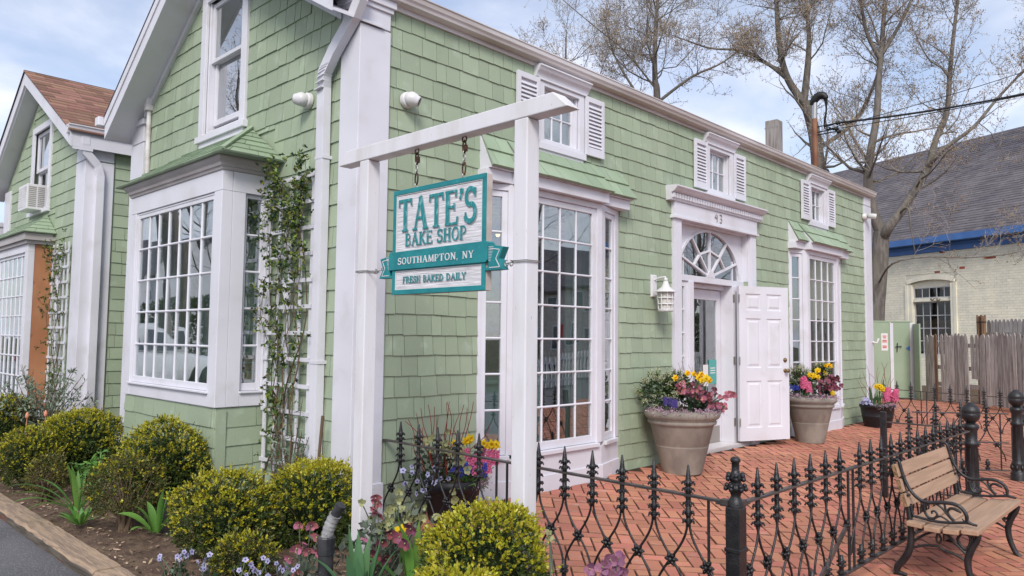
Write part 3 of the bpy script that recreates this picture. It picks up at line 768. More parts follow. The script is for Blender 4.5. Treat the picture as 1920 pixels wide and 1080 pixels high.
# gable sash window
mb = MB(); y0, y1, z0, z1 = 1.72, 2.66, 3.13, 4.60; f = GAB
f.box(mb, y0, y0+.10, z0+.06, z1, .0, .032); f.box(mb, y1-.10, y1, z0+.06, z1, .0, .032); f.box(mb, y0+.10, y1-.10, z1-.10, z1, .0, .031); f.box(mb, y0-.02, y1+.02, z0, z0+.062, .0, .055); f.box(mb, y0+.02, y1-.02, z0-.05, z0, 0, .03)
for a, b in ((y0+.10, y0+.125), (y1-.125, y1-.10)): f.box(mb, a, b, z0+.062, z1-.1, -.12, .0)
f.box(mb, y0+.125, y1-.125, z0+.062, z0+.10, -.12, .005)
gw = obj('window', mb, 'white', house, .004)
a, b = y0+.127, y1-.127
mb = MB(); f.box(mb, a, a+.04, 3.905, 4.49, -.055, -.02); f.box(mb, b-.04, b, 3.905, 4.49, -.055, -.02); f.box(mb, a+.04, b-.04, 3.905, 3.94, -.055, -.021); f.box(mb, a+.04, b-.04, 4.45, 4.49, -.055, -.021)
obj('sash', mb, 'white', gw, .003); pane(f, a+.04, b-.04, 3.94, 4.45, -.04, gw, 'glass_dark')
mb = MB(); f.box(mb, a, a+.04, 3.30, 3.94, -.10, -.06); f.box(mb, b-.04, b, 3.30, 3.94, -.10, -.06); f.box(mb, a+.04, b-.04, 3.30, 3.355, -.10, -.061); f.box(mb, a+.04, b-.04, 3.905, 3.94, -.10, -.061)
obj('sash', mb, 'white', gw, .003); pane(f, a+.04, b-.04, 3.355, 3.905, -.08, gw, 'glass_dark')
mb = MB(); f.box(mb, a, b, 3.23, 3.30, -.115, -.11); obj('window_screen', mb, 'dark', gw)

# entrance
f = SIDE; CX = 4.862
mb = MB()
for a, b in ((3.875, 4.025), (5.70, 5.85)):
    f.box(mb, a, b, .16, 2.66, .0, .045); f.box(mb, a-.012, b+.012, -.01, .16, .0, .058)
    f.box(mb, a+.03, a+.036, .3, 2.6, .0455, .049); f.box(mb, b-.036, b-.03, .3, 2.6, .0455, .049)
f.box(mb, 3.865, 5.86, 2.68, 2.845, .0, .055); f.box(mb, 3.845, 5.88, 2.655, 2.682, .0, .075)
ent = obj('door_surround', mb, 'white', house, .004)
mb = MB(); mb.profile([(.0, 2.846), (.07, 2.846), (.074, 2.862), (.074, 2.925), (.10, 2.935), (.125, 2.95), (.145, 2.975), (.160, 2.985), (.160, 3.0), (.0, 3.012)], 3.76, 5.965, f); obj('cornice', mb, 'white', ent)
nd = 38
dme = None
for k in range(nd):
    u = 3.80+k*(5.92-3.80)/(nd-1)
    if dme is None:
        mb = MB(); mb.box(-.018, .018, -.097, -.0745, 2.872, 2.922); dme = mb.mesh('dentil'); dme.materials.append(Mt['white'])
    link('dentil', dme, ent, (u, 0, 0))
# fanlight wall: white board with an elliptical opening, set back .08
def ell(a, rx=.745, rz=.575, cx=CX, cz=2.055): return cx+rx*math.cos(a), cz+rz*math.sin(a)
mb = MB(); NS = 28
for i in range(NS):
    a0, a1 = PI*i/NS, PI*(i+1)/NS
    p, q = ell(a0), ell(a1)
    mb.hexa([f(p[0], p[1], -.12), f(q[0], q[1], -.12), f(q[0], q[1], -.075), f(p[0], p[1], -.075), f(p[0], 2.66, -.12), f(q[0], 2.66, -.12), f(q[0], 2.66, -.075), f(p[0], 2.66, -.075)])
f.box(mb, 4.025, CX-.745, 2.055, 2.66, -.12, -.076); f.box(mb, CX+.745, 5.70, 2.055, 2.66, -.12, -.076)
f.box(mb, 4.025, 5.70, 1.985, 2.055, -.16, -.055)
for a, b in ((4.025, 4.04), (5.685, 5.70)): f.box(mb, a, b, .0, 1.985, -.16, .0)
for a, b in ((4.026, 4.041), (5.684, 5.699)): f.box(mb, a, b, 2.056, 2.655, -.075, .0)
f.box(mb, 4.026, 5.699, 2.64, 2.656, -.0745, .0)
fan_board = obj('fanlight_surround', mb, 'white', ent)
fan = MB()
def arc_bar(rx, rz, a0, a1, w, n=16):
    for i in range(n):
        t0, t1 = a0+(a1-a0)*i/n, a0+(a1-a0)*(i+1)/n
        P = [ell(t0, rx-w/2, rz-w/2), ell(t1, rx-w/2, rz-w/2), ell(t1, rx+w/2, rz+w/2), ell(t0, rx+w/2, rz+w/2)]
        fan.hexa([f(p[0], p[1], -.105) for p in P]+[f(p[0], p[1], -.062) for p in P])
arc_bar(.735, .565, 0, PI, .03, 24)
angs = [PI/2, PI/2-.62, PI/2+.62, PI/2-1.17, PI/2+1.17]
for t in angs:
    p, q = ell(t, .05, .05), ell(t, .735, .565); fan.beam(f(p[0], p[1], -.083), f(q[0], q[1], -.083), .022, .036, (0, 1, 0))
kn = [ell(t, .40, .33) for t in (PI/2-1.17, PI/2-.62, PI/2, PI/2+.62, PI/2+1.17)]
for p, q in zip(kn, kn[1:]): fan.beam(f(p[0], p[1], -.0835), f(q[0], q[1], -.0835), .022, .034, (0, 1, 0))
fan.prism([(CX+.085*math.cos(PI*i/10), 2.0555+.085*math.sin(PI*i/10)) for i in range(11)], lambda q, z, n: f(q, z, n), -.105, -.052)
fan.box(CX-.60, CX-.58, .085, .105, 2.055, 2.30); fan.box(CX+.58, CX+.60, .085, .105, 2.055, 2.30)
obj('fanlight_bars', fan, 'white', ent)
fa = [PI]+sorted(angs, reverse=True)+[0]
for a0, a1 in zip(fa, fa[1:]):
    mb = MB(); pts = [(CX, 2.056)]+[ell(a0+(a1-a0)*i/6, .73, .56) for i in range(7)]
    mb.add([f(p[0], p[1], -.09+rng.uniform(-.001, .001)*0) for p in pts], [tuple(range(8))[::-1]]); obj('pane', mb, 'glass', ent)
# door recess: sidelights, jambs, storm door, threshold
mb = MB(); f.box(mb, 4.04, 5.685, -.02, .035, -.45, .02); obj('threshold', mb, 'gutter', ent, .004)
mb = MB()
f.box(mb, 4.33, 4.43, .035, 1.984, -.27, -.04); f.box(mb, 5.38, 5.684, .035, 1.984, -.27, -.045); f.box(mb, 4.43, 5.38, 1.93, 1.983, -.27, -.16); f.box(mb, 4.041, 4.33, .035, .50, -.12, -.07)
obj('door_jamb', mb, 'white', ent, .004)
sl_ = MB(); f.box(sl_, 4.041, 4.33, .50, .52, -.10, -.06); s_ = obj('sidelight', sl_, 'white', ent)
grid_sash(f, 4.06, 4.33, .52, 1.98, 1, 5, -.09, s_, .06, .06, .018, edge=False)
mb = MB(); n0, n1 = -.25, -.215
f.box(mb, 4.44, 4.56, .04, 1.925, n0, n1); f.box(mb, 5.285, 5.375, .04, 1.925, n0, n1); f.box(mb, 4.56, 5.285, 1.80, 1.925, n0, n1-.001); f.box(mb, 4.56, 5.285, .04, .30, n0, n1-.001)
f.box(mb, 4.56, 5.285, .30, .33, n0, n1+.01)
sdo = obj('storm_door', mb, 'white', ent, .004)
pane(f, 4.56, 5.285, .33, 1.80, -.235, sdo)
mb = MB(); f.box(mb, 4.50, 5.33, .04, .24, n1+.001, n1+.004); obj('kick_plate', mb, 'hinge', sdo)
mb = MB(); f.box(mb, 5.10, 5.28, .76, 1.06, -.231, -.227); obj('notice', mb, 'box_teal', sdo)
mb = MB()
for z in (.93, .90, .87): f.box(mb, 5.13, 5.25, z+.02, z+.032, -.2267, -.2255)
obj('lettering', mb, 'paper', sdo)
mb = MB(); f.box(mb, 4.96, 5.08, .74, 1.0, -.231, -.227); obj('notice', mb, 'paper', sdo)
# open six-panel door
hx, hy = 5.375, -.040
ang = math.radians(-23.4)
df = Fr((hx, hy, 0), (math.cos(ang), math.sin(ang), 0), (math.sin(ang), -math.cos(ang), 0))
DW, DZ0, DZ1 = .785, .060, 1.985
rows = [(.115, .62), (.735, 1.31), (1.44, 1.72)]; rows = [(DZ0+.16, DZ0+.74), (DZ0+.90, DZ0+1.52), (DZ0+1.62, DZ0+1.83)]
cols = [(.105, .345), (.435, .675)]
mb = MB(); hl = [(a, b, c, d) for a, b in cols for c, d in rows]
wall(mb, df, 0, DW, DZ0, DZ1, hl, -.044, .0)
df.box(mb, .05, DW-.05, DZ0+.1, DZ1-.1, -.040, -.016)
door = obj('door', mb, 'white', house)
for a, b in cols:
    for c, d in rows:
        mb = MB(); e = .028; e2 = .05
        L = lambda q, n: [df(a+q, c+q, n), df(b-q, c+q, n), df(b-q, d-q, n), df(a+q, d-q, n)]
        vs = L(0, .0005)+L(.010, -.012)+L(e, -.012)+L(e2, -.003)
        mb.add(vs, [(i*4+j, i*4+(j+1) % 4, i*4+4+(j+1) % 4, i*4+4+j) for i in range(3) for j in range(4)]+[(12, 13, 14, 15)]); obj('door_panel', mb, 'white', door)
for z, nm in ((1.06, 'deadbolt'), (.925, 'door_knob')):
    mb = MB()
    c = df(DW-.065, z, 0)
    if nm == 'deadbolt': mb.lathe([(0, 0), (.028, 0), (.028, .008), (.016, .012), (.016, .024), (0, .026)], 14, c, axis=df.N)
    else: mb.lathe([(0, 0), (.028, 0), (.026, .006), (.010, .012), (.010, .03), (.024, .04), (.029, .054), (.022, .066), (0, .07)], 14, c, axis=df.N)
    obj(nm, mb, 'brass', door)
for z in (.24, 1.0, 1.78):
    mb = MB(); mb.lathe([(.008, 0), (.008, .10)], 8, (hx-.008, hy-.006, z)); f.box(mb, hx+.004, hx+.05, z, z+.1, .0-.0445, -.040); df.box(mb, .0, .012, z, z+.1, .0, .003)
    obj('hinge', mb, 'hinge', door)

# house number: bent-wire figures
def stroke_tube(fr, pts, n, r, parent, m, name='house_number'):
    mb = MB(); mb.tube([fr(a, b, n) for a, b in pts], r, 6); return obj(name, mb, m, parent)
nx0 = CX-.065
mb = MB()
mb.tube([f(nx0-.01, 2.815, .062), f(nx0-.045, 2.765, .062), f(nx0+.02, 2.765, .062)], .0055, 6); mb.tube([f(nx0+.008, 2.80, .0625), f(nx0+.004, 2.715, .0625)], .0055, 6)
obj('numeral', mb, 'hinge', ent)
mb = MB(); cx = nx0+.095
mb.tube([f(cx-.022, 2.808, .062), f(cx, 2.815, .062), f(cx+.022, 2.80, .062), f(cx+.016, 2.775, .062), f(cx-.004, 2.768, .062), f(cx+.022, 2.756, .062), f(cx+.026, 2.735, .062), f(cx+.008, 2.714, .062), f(cx-.02, 2.722, .062)], .0055, 6)
obj('numeral', mb, 'hinge', ent)
SH.emit(sidewall, by={id(GAB): gablewall})

# interior of the shop
mb = MB(); mb.box(GX+.17, XE-.17, .17, 4.24, -.31, .02); obj('shop_floor', mb, 'roomfloor', house)
mb = MB(); mb.box(GX+.17, XE-.17, .17, 4.24, 2.78, 2.82); mb.box(GX+.17, XE-.17, 2.6, 2.66, .021, 2.779); mb.box(4.0, 4.02, .17, 2.599, .022, 2.0); mb.box(5.8, 5.82, .5, 2.599, .022, 2.778)
obj('interior_partition', mb, 'room', house)
t = thing('display_counter', 'pale teal display counter inside the nearest tall window', 'counter', (1.75, .5, .02))
mb = MB(); mb.box(1.22, 1.93, .20, .75, .021, .90); mb.box(1.20, 1.96, .17, .78, .901, .94); obj('counter_body', mb, 'teal_in', t, .01)
mb = MB(); mb.box(1.58, 1.76, .194, .1985, .66, .84); obj('notice', mb, 'paper', t)
mb = MB()
for z in (.56, .535, .51, .485): mb.box(1.61, 1.73, .1925, .1935, z+.23, z+.241)
obj('lettering', mb, 'black', t)
for d, lab in ((0.0, 'sheer teal curtain hanging at the right side of the nearest tall window'), (6.0, 'sheer teal curtain hanging inside the tall window beyond the door')):
    mb = MB(); pts = []
    for k in range(13): pts.append((2.30+d+k*.045, .22+.018*(k % 2)))
    vs = [(x, y, .10) for x, y in pts]+[(x, y, 2.55) for x, y in pts]; n = len(pts)
    mb.add(vs, [(i, i+1, n+i+1, n+i) for i in range(n-1)]); obj('curtain', mb, 'curtain', cat='curtain', label=lab)
mb = MB(); pts = [(-.14+.012*(k % 2), 1.45+k*.07) for k in range(22)]; n = len(pts)
mb.add([(x, y, .85) for x, y in pts]+[(x, y, 2.45) for x, y in pts], [(i, i+1, n+i+1, n+i) for i in range(n-1)]); obj('curtain', mb, 'curtain', cat='curtain', label='pale green curtain hanging behind the front bay window grid')
for x, y, z, lab in ((1.72, .9, 2.42, 'small warm pendant lamp seen through the upper left of the nearest tall window'), (2.35, 1.2, 2.4, 'small warm pendant lamp seen through the upper right of the nearest tall window')):
    t = thing('pendant_lamp', lab, 'lamp', (x, y, z)); mb = MB(); mb.tube([(x, y, 2.78), (x, y, z+.06)], .004, 5); mb.lathe([(.01, z+.07), (.05, z+.02), (.055, z+.015)], 12, (x, y, 0)); obj('shade', mb, 'black', t)
    mb = MB(); mb.blob((x, y, z+.012), .026); obj('bulb', mb, 'bulb', t)
t = thing('wooden_crate', 'slatted wooden crate on the sill inside the front bay', 'crate', (-.30, 1.5, .84))
for k in range(4):
    mb = MB(); mb.box(-.56, -.22, 1.32, 1.332, .865+k*.075, .925+k*.075); obj('slat', mb, 'crate', t)
for x in (-.56, -.24):
    mb = MB(); mb.box(x, x+.03, 1.333, 1.36, .864, 1.16); obj('corner_post', mb, 'crate', t)
for k, (x, z) in enumerate(((-.50, 1.17), (-.40, 1.17), (-.46, 1.36))):
    mb = MB(); mb.box(x-.045, x+.045, 1.36, 1.45, z, z+.185); o = obj('bakery_box', mb, 'box_teal', None, .004, cat='box', label=('teal bakery box standing at the left end of the crate', 'teal bakery box standing at the right end of the crate', 'teal bakery box set on top of the other two')[k])
mb = MB(); mb.box(-.69, -.20, 1.25, 3.08, .72, .84); obj('window_seat', mb, 'white', fb)

# ------------------------------------------------------------ the house next door
NX, NY = -.40, 5.6
nb = thing('neighbouring_house', 'smaller green shingled house with brown roof beyond the planting bed', 'house', (NX, NY, 0))
NG = Fr((NX, 0, 0), (0, 1, 0), (-1, 0, 0)); NS_ = Fr((0, NY, 0), (1, 0, 0), (0, -1, 0))
NPK, NZ = 7.75, 5.02
def nrake(y): return NZ-.27-.555*(NPK-y) if y < NPK else NZ-.27-.69*(y-NPK)
mb = MB(); wall(mb, NS_, NX+.02, 7, -.3, 3.72, [], -.15, -.001); obj('side_wall', mb, 'shingle', nb); nsw = bpy.context.scene.objects[-1] if False else None
nside = [o for o in COL.objects if o.parent == nb and o.name.startswith('side_wall')][0]
mb = MB()
for a, b in ((NY+.02, 7.10), (7.10, NPK), (NPK, 8.02), (8.02, 9.45)):
    wall(mb, NG, a, b, -.3, 3.0, [(7.12, 7.98, 3.05, 4.20), (6.9, 8.7, .6, 2.5)], -.15, -.001)
    if a < NY+.1 or a > 8: wall(mb, NG, a, b, 3.0, 5, [], -.15, -.001, nrake)
    else: wall(mb, NG, a, b, 4.20, 5, [], -.15, -.001, lambda y: max(4.21, nrake(y)))
ngw = obj('gable_wall', mb, 'shingle', nb)
NSH = ShingleSet()
nb_b = [3.69-.150*k for k in range(0, 26)][::-1]
NSH.field(NS_, -.08, 1.3, nb_b, [], .16, .42)
NSH.field(NG, 5.9, 9.2, [4.81-.152*k for k in range(0, 34)][::-1], [(7.08, 8.05, 2.98, 4.4), (6.8, 8.8, -1, 2.9)], .16, .40, top=lambda y: nrake(y)-.02)
NSH.emit(ngw, by={id(NS_): nside})
mb = MB(); mb.box(NX-.03, NX+.30, NY-.03, NY+.32, .25, 3.42); mb.box(NX-.028, NX+.298, NY-.028, NY+.318, 3.435, 3.60); mb.box(NX-.05, NX+.32, NY-.05, NY+.34, 3.60, 3.66); mb.box(NX-.04, NX+.31, NY-.04, NY+.33, -.3, .25)
obj('corner_board', mb, 'white', nb, .004)
mb = MB(); mb.box(NX-.03, NX+.1, 9.14, 9.47, -.3, 3.5); obj('corner_board', mb, 'white', nb, .004)
mb = MB(); mb.profile([(0, 3.66), (.03, 3.66), (.03, 3.70), (.05, 3.71), (.05, 3.74), (0, 3.74)], -.5, 7, NS_); obj('fascia', mb, 'white', nb)
mb = MB(); mb.profile([(.05, 3.70), (.10, 3.705), (.115, 3.74), (.13, 3.76), (.14, 3.80), (.15, 3.80), (.15, 3.812), (.13, 3.812), (.12, 3.77), (.06, 3.77), (.06, 3.812), (.05, 3.812)], -.66, 7, NS_); obj('gutter', mb, 'white', nb)
mb = MB()
rect_tube(mb, [(-.46, NY-.10, 3.74), (-.46, NY-.10, 3.60), (-.44, NY-.085, 3.50), (-.30, NY-.065, 3.36), (-.27, NY-.062, 3.24), (-.268, NY-.062, 2), (-.268, NY-.062, .2)], .048, .034)
obj('downspout', mb, 'white', nb, .006)
mb = MB(); nx0_ = -.62
def nslab(y0, y1, d0, d1, x0, x1, name, m):
    mb = MB(); za, zb = nrake(y0), nrake(y1)
    mb.hexa([(x0, y0, za+d0), (x1, y0, za+d0), (x1, y1, zb+d0), (x0, y1, zb+d0), (x0, y0, za+d1), (x1, y0, za+d1), (x1, y1, zb+d1), (x0, y1, zb+d1)]); return obj(name, mb, m, nb)
for a, b in ((5.47, NPK), (NPK, 9.75)):
    nslab(a, b, .06, .245, -.63, -.605, 'rake_board', 'white'); nslab(a, b, .03, .06, -.604, NX+.02, 'soffit', 'white'); nslab(a, b, .062, .24, -.604, 7, 'roof_deck', 'white')
nslab(5.44, NPK, .246, .262, -.645, 7, 'roof', 'darkroof'); nslab(NPK, 9.8, .246, .275, -.645, 7, 'roof', 'darkroof')
nroof = [o for o in COL.objects if o.parent == nb and o.name.startswith('roof')][-2]
rs = ShingleSet(); rows = 19; mb2 = MB(); cnt = 0
for k in range(rows):
    ya, yb = 5.435+(NPK-5.435)*k/rows, min(NPK, 5.435+(NPK-5.435)*(k+1.15)/rows)
    x = -.655-rng.uniform(0, .2)
    while x < 6.5:
        w = rng.uniform(.14, .33); a, b = max(x, -.655), x+w-.006; x += w
        if b-a < .02: continue
        q = MB() if a < 2.6 and cnt < 300 else mb2
        t = rng.uniform(.010, .02); za, zb = nrake(ya)+.264, nrake(yb)+.264
        q.hexa([(a, ya, za), (b, ya, za), (b, yb, zb), (a, yb, zb), (a, ya, za+t), (b, ya, za+t), (b, yb, zb+.003), (a, yb, zb+.003)])
        if q is not mb2: obj('roof_shingle', q, 'asphroof', nroof); cnt += 1
obj('roof_shingles', mb2, 'asphroof', nroof, kind='stuff')
# its gable window, air conditioner, bay with bare plywood side
mb = MB(); f = NG
f.box(mb, 7.08, 7.17, 3.02, 4.26, 0, .03); f.box(mb, 7.95, 8.04, 3.02, 4.26, 0, .03); f.box(mb, 7.17, 7.95, 4.17, 4.26, 0, .029); f.box(mb, 7.06, 8.06, 2.96, 3.02, 0, .05)
nw = obj('window', mb, 'white', nb, .003)
grid_sash(f, 7.17, 7.95, 3.60, 4.17, 1, 1, -.04, nw, .05, .05, gm='glass_dark'); grid_sash(f, 7.17, 7.95, 3.02, 3.64, 1, 1, -.07, nw, .05, .05, gm='glass_dark')
ac = thing('window_air_conditioner', 'white window air conditioner sticking out under the neighbouring gable window', 'air conditioner', (-.6, 7.56, 3.02))
mb = MB(); mb.box(-.63, -.38, 7.30, 7.74, 2.99, 3.34); obj('casing', mb, 'plasticw', ac, .008)
for k in range(9):
    mb = MB(); z = 3.03+k*.032; mb.box(-.633, -.6295, 7.33, 7.71, z, z+.016); obj('louvre', mb, 'gutter', ac)
for k in range(11):
    for a in ((-.61, -.52), (-.50, -.42)):
        mb = MB(); z = 3.03+k*.026; mb.box(a[0], a[1], 7.2965, 7.2985, z, z+.012); obj('vent_slot', mb, 'hinge', ac)
BX = -.70
NBF = Fr((BX, 6.80, 0), (0, 1, 0), (-1, 0, 0)); BW = 1.95; BD = .30
mb = MB(); NBF.box(mb, 0, .13, .30, 2.36, -.08, .0); NBF.box(mb, BW-.13, BW, .30, 2.36, -.08, 0); NBF.box(mb, 0, BW, 2.36, 2.50, -.08, -.001); NBF.box(mb, .13, BW-.13, .30, .42, -.08, -.001)
nbay = obj('bay_window', mb, 'white', nb, .004)
grid_sash(NBF, .13, BW-.13, .42, 2.36, 7, 7, -.04, nbay, .04, .05, .02, edge=False)
mb = MB(); mb.box(BX+.06, NX, 6.805, 6.83, .32, 2.46); obj('plywood_panel', mb, 'cedar', nb)
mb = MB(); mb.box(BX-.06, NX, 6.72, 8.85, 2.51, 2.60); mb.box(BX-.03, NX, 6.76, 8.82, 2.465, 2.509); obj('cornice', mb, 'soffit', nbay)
mb = MB(); mb.box(BX, NX, 6.80, 8.75, -.3, .30); obj('bay_base', mb, 'white', nb)
a, b, c, d = (BX-.09, 6.68, 2.605), (BX-.09, 8.9, 2.605), (NX-.01, 7.15, 2.90), (NX-.01, 8.4, 2.90)
g0, g1 = (NX-.01, 6.68, 2.605), (NX-.01, 8.9, 2.605)
mb = MB(); mb.add([a, b, d, c, g0, g1], [(0, 1, 2, 3), (0, 3, 4), (1, 5, 2), (0, 4, 5, 1)]); obj('roof_core', mb, 'roofsh', nbay)
roof_field(a, b, c, d, 5, .2, .4, nbay); roof_field(g0, a, c, c, 5, .2, .4, nbay)
mb = MB(); mb.box(NX+.16, 6.9, NY+.17, 9.4, -.31, .02); mb.box(2.2, 2.25, NY+.17, 9.4, .021, 3); mb.box(NX+.16, 6.9, NY+.17, 9.4, 3.4, 3.45); obj('interior_partition', mb, 'room', nb)
mb = MB(); mb.box(3, 6.9, 9.3, 9.45, -.3, 3.6); mb.box(6.85, 7, NY, 9.4, -.3, 4); obj('back_walls', mb, 'shingle', nb)
mb = MB(); pts = [(-.2+.012*(k % 2), 6.95+k*.08) for k in range(21)]; n = len(pts)
mb.add([(x, y, .45) for x, y in pts]+[(x, y, 2.3) for x, y in pts], [(i, i+1, n+i+1, n+i) for i in range(n-1)]); obj('curtain', mb, 'lace', cat='curtain', label='pale curtain behind the grid window of the neighbouring house')
# board fence beyond the neighbour at the far left
t = thing('white_board_fence', 'white board screen beyond the neighbouring house at the far left', 'fence', (0, 10.2, 0))
for k in range(12):
    mb = MB(); mb.box(-.5+k*.15, -.358+k*.15, 10.2, 10.23, 0, 3.05); obj('board', mb, 'white', t)
mb = MB(); mb.box(-.52, 1.3, 10.18, 10.25, 3.051, 3.12); obj('cap_rail', mb, 'white', t)

# ------------------------------------------------------------ lantern lamps and cameras
def lantern(x, y, z, label, away):
    t = thing('wall_lantern', label, 'lamp', (x, y, z))
    mb = MB(); mb.box(x-.045, x+.045, y-.03, y, z-.10, z+.13); mb.box(x-.05, x+.05, y-.02, y-.001, z-.105, z+.135); obj('back_plate', mb, 'plasticw', t, .006)
    mb = MB(); mb.tube([(x, y-.03, z+.08), (x, y-.09, z+.10), (x, y-.16, z+.105), (x, y-.165, z+.08)], .011, 6); mb.lathe([(.0, .0), (.022, .0), (.022, .03), (.0, .035)], 10, (x, y-.165, z+.06)); obj('arm', mb, 'plasticw', t)
    c = (x, y-.165, z)
    mb = MB(); mb.lathe([(.115, -.055), (.112, -.046), (.085, -.03), (.045, .0), (.032, .03), (.024, .06), (.0, .062)], 18, c); obj('lamp_shade', mb, 'plasticw', t)
    mb = MB()
    for a in range(8): th = 2*PI*a/8; mb.beam((x+.075*math.cos(th), c[1]+.075*math.sin(th), z-.245), (x+.085*math.cos(th), c[1]+.085*math.sin(th), z-.05), .010, .010, (1, .3, 0))
    for zz, rr in ((z-.245, .078), (z-.185, .078), (z-.12, .081)): mb.lathe([(rr+.006, 0), (rr+.006, .010), (rr-.006, .010), (rr-.006, 0), (rr+.006, 0)], 18, (x, c[1], zz), cap=False)
    mb.lathe([(0, 0), (.08, 0), (.084, .010), (0, .011)], 18, (x, c[1], z-.26)); obj('cage', mb, 'plasticw', t)
    mb = MB(); mb.lathe([(.064, -.235), (.070, -.06)], 16, c); obj('lamp_glass', mb, 'frost', t)
lantern(3.50, 0, 1.86, 'white caged wall lantern on green shingles left of the doorway', 0)
lantern(.42, NY, 2.55, 'white wall lantern in the gap between the two green houses', 0)
def dome_cam(c, nrm, look, label):
    t = thing('security_camera', label, 'camera', c); c = V(*c); nrm = V(*nrm); look = unit(V(*look))
    mb = MB(); mb.lathe([(.062, 0), (.062, .03), (.058, .036), (.05, .038)], 20, c, axis=nrm); obj('base', mb, 'plasticw', t)
    e = c+nrm*.062; mb = MB()
    mb.lathe([(0, -.056), (.03, -.047), (.05, -.022), (.056, 0), (.05, .03), (.042, .05), (.04, .062), (.036, .064), (0, .060)], 20, e, axis=look); ey = obj('eyeball', mb, 'plasticw', t)
    mb = MB(); mb.lathe([(.036, .0645), (.034, .067), (0, .068)], 16, e, axis=look); le = obj('lens', mb, 'lens', t)
dome_cam((.135, -.018, 3.09), (0, -1, 0), (.62, -.62, -.35), 'white dome camera on green side wall right of the corner board')
dome_cam((GX-.018, .66, 3.13), (-1, 0, 0), (-.55, .75, .10), 'white dome camera on the gable wall left of the downspout')
t = thing('bullet_camera', 'small white bullet camera on the far corner of the shop wall', 'camera', (9.90, -.02, 3.42))
mb = MB(); mb.lathe([(.055, 0), (.055, .05), (.02, .055)], 14, (9.90, -.018, 3.42), axis=(0, -1, 0)); obj('base', mb, 'plasticw', t)
mb = MB(); mb.lathe([(0, -.02), (.045, -.02), (.045, .09), (.05, .1), (.0, .1)], 14, (9.92, -.11, 3.43), axis=(.5, -.8, -.15)); obj('body', mb, 'plasticw', t)
mb = MB(); c = V(9.92, -.11, 3.43)+unit(V(.5, -.8, -.15))*.1005; mb.lathe([(.04, 0), (.0, .002)], 12, c, axis=(.5, -.8, -.15)); obj('lens', mb, 'lens', t)
t = thing('hose_hook', 'small white hook fixed low on the far corner board', 'hook', (10.2, -.04, 1.33))
mb = MB(); mb.tube([(10.18, -.03, 1.30), (10.20, -.10, 1.28), (10.22, -.12, 1.36)], .018, 6); obj('hook', mb, 'plasticw', t)

# ------------------------------------------------------------ hanging sign on its white frame
SX = -.70
sf = thing('sign_support', 'white painted timber frame of two posts and a crossbeam', 'sign post', (SX, -1.3, -.05))
pw = .089
for y0 in (-2.045, -.735):
    mb = MB(); mb.box(SX, SX+pw, y0, y0+pw, -.3, 2.375); obj('post', mb, 'white_old', sf, .006)
mb = MB(); fn = lambda y, z, x: (x, y, z)
mb.prism([(-2.30, 2.376), (-.42, 2.376), (-.49, 2.462), (-2.205, 2.462)], fn, SX-.001, SX+pw+.001); obj('crossbeam', mb, 'white_old', sf, .005)
sg = thing('hanging_sign', 'teal and white carved bake shop sign hanging from the white frame', 'sign', (SX+.02, -1.355, 1.85))
YL, YR, ZB_, ZT_ = -.972, -1.743, 1.545, 2.148
SFR = Fr((SX+.045, YL, ZT_), (0, -1, 0), (-1, 0, 0)); SW, SHh = YL-YR, ZT_-ZB_
def sp(u, v, n): return SFR(u*SW, -v*SHh, n)
def sbox(mb, u0, u1, v0, v1, n0, n1): SFR.box(mb, u0*SW, u1*SW, -v1*SHh, -v0*SHh, n0, n1)
mb = MB()
sbox(mb, 0, 1, 0, 1, -.022, .018); obj('board', mb, 'signside', sg, .002)
body = lambda p, n0, n1, name, m: (lambda q: (q.prism(p, sp, n0, n1), obj(name, q, m, sg, .0015))[1])(MB())
mb = MB()
for a, b, c, d in ((0, 1, 0, .045), (0, .034, .045, 1), (.966, 1, .045, 1), (.034, .966, .955, 1), (.034, .966, .592, .775)): sbox(mb, a, b, c, d, .0182, .028)
obj('border', mb, 'teal', sg, .002)
mb = MB()
for (v0, v1) in ((.058, .582), (.785, .945)):
    sbox(mb, .045, .955, v0, v1, .0182, .021)
obj('panel', mb, 'signw', sg)
mb = MB()
for (v0, v1) in ((.045, .592), (.775, .955)):
    for a, b, c, d in ((.034, .966, v0, v0+.008), (.034, .966, v1-.008, v1), (.034, .041, v0+.008, v1-.008), (.959, .966, v0+.008, v1-.008)): sbox(mb, a, b, c, d, .0182, .0245)
obj('white_line', mb, 'plasticw', sg)
body([(-.03, .615), (-.02, .595), (1.015, .585), (1.03, .60), (1.03, .745), (1.015, .765), (-.02, .765), (-.03, .75)], -.020, .036, 'banner', 'teal')
body([(-.155, .645), (-.031, .62), (-.031, .815), (.03, .835), (-.165, .835), (-.118, .742)], -.018, .026, 'banner_tail', 'teal')
body([(1.165, .645), (1.031, .615), (1.031, .80), (.97, .835), (1.165, .835), (1.125, .742)], -.018, .026, 'banner_tail', 'teal')
mb = MB()
for pts in ([(-.125, .668), (-.092, .742), (-.130, .812), (-.04, .812)], [(1.135, .668), (1.10, .742), (1.138, .812), (1.04, .812)], [(-.04, .655), (-.125, .668)], [(1.04, .648), (1.135, .668)]):
    for p, q in zip(pts, pts[1:]): mb.beam(sp(p[0], p[1], .0265), sp(q[0], q[1], .0265), .004, .003, (1, 0, 0))
for s_, u in ((1, -.028), (-1, 1.028)):
    for k in range(10): v = .635+k*.013; mb.beam(sp(u-.004*s_, v, .0265), sp(u-s_*(.05-.003*k), v+.004, .0265), .0022, .0022, (1, 0, 0))
obj('white_line', mb, 'plasticw', sg)
mb = MB(); sbox(mb, 1.031, 1.165, .645, .835, -.022, -.0185) ; sbox(mb, -.155, -.031, .645, .835, -.022, -.0185)
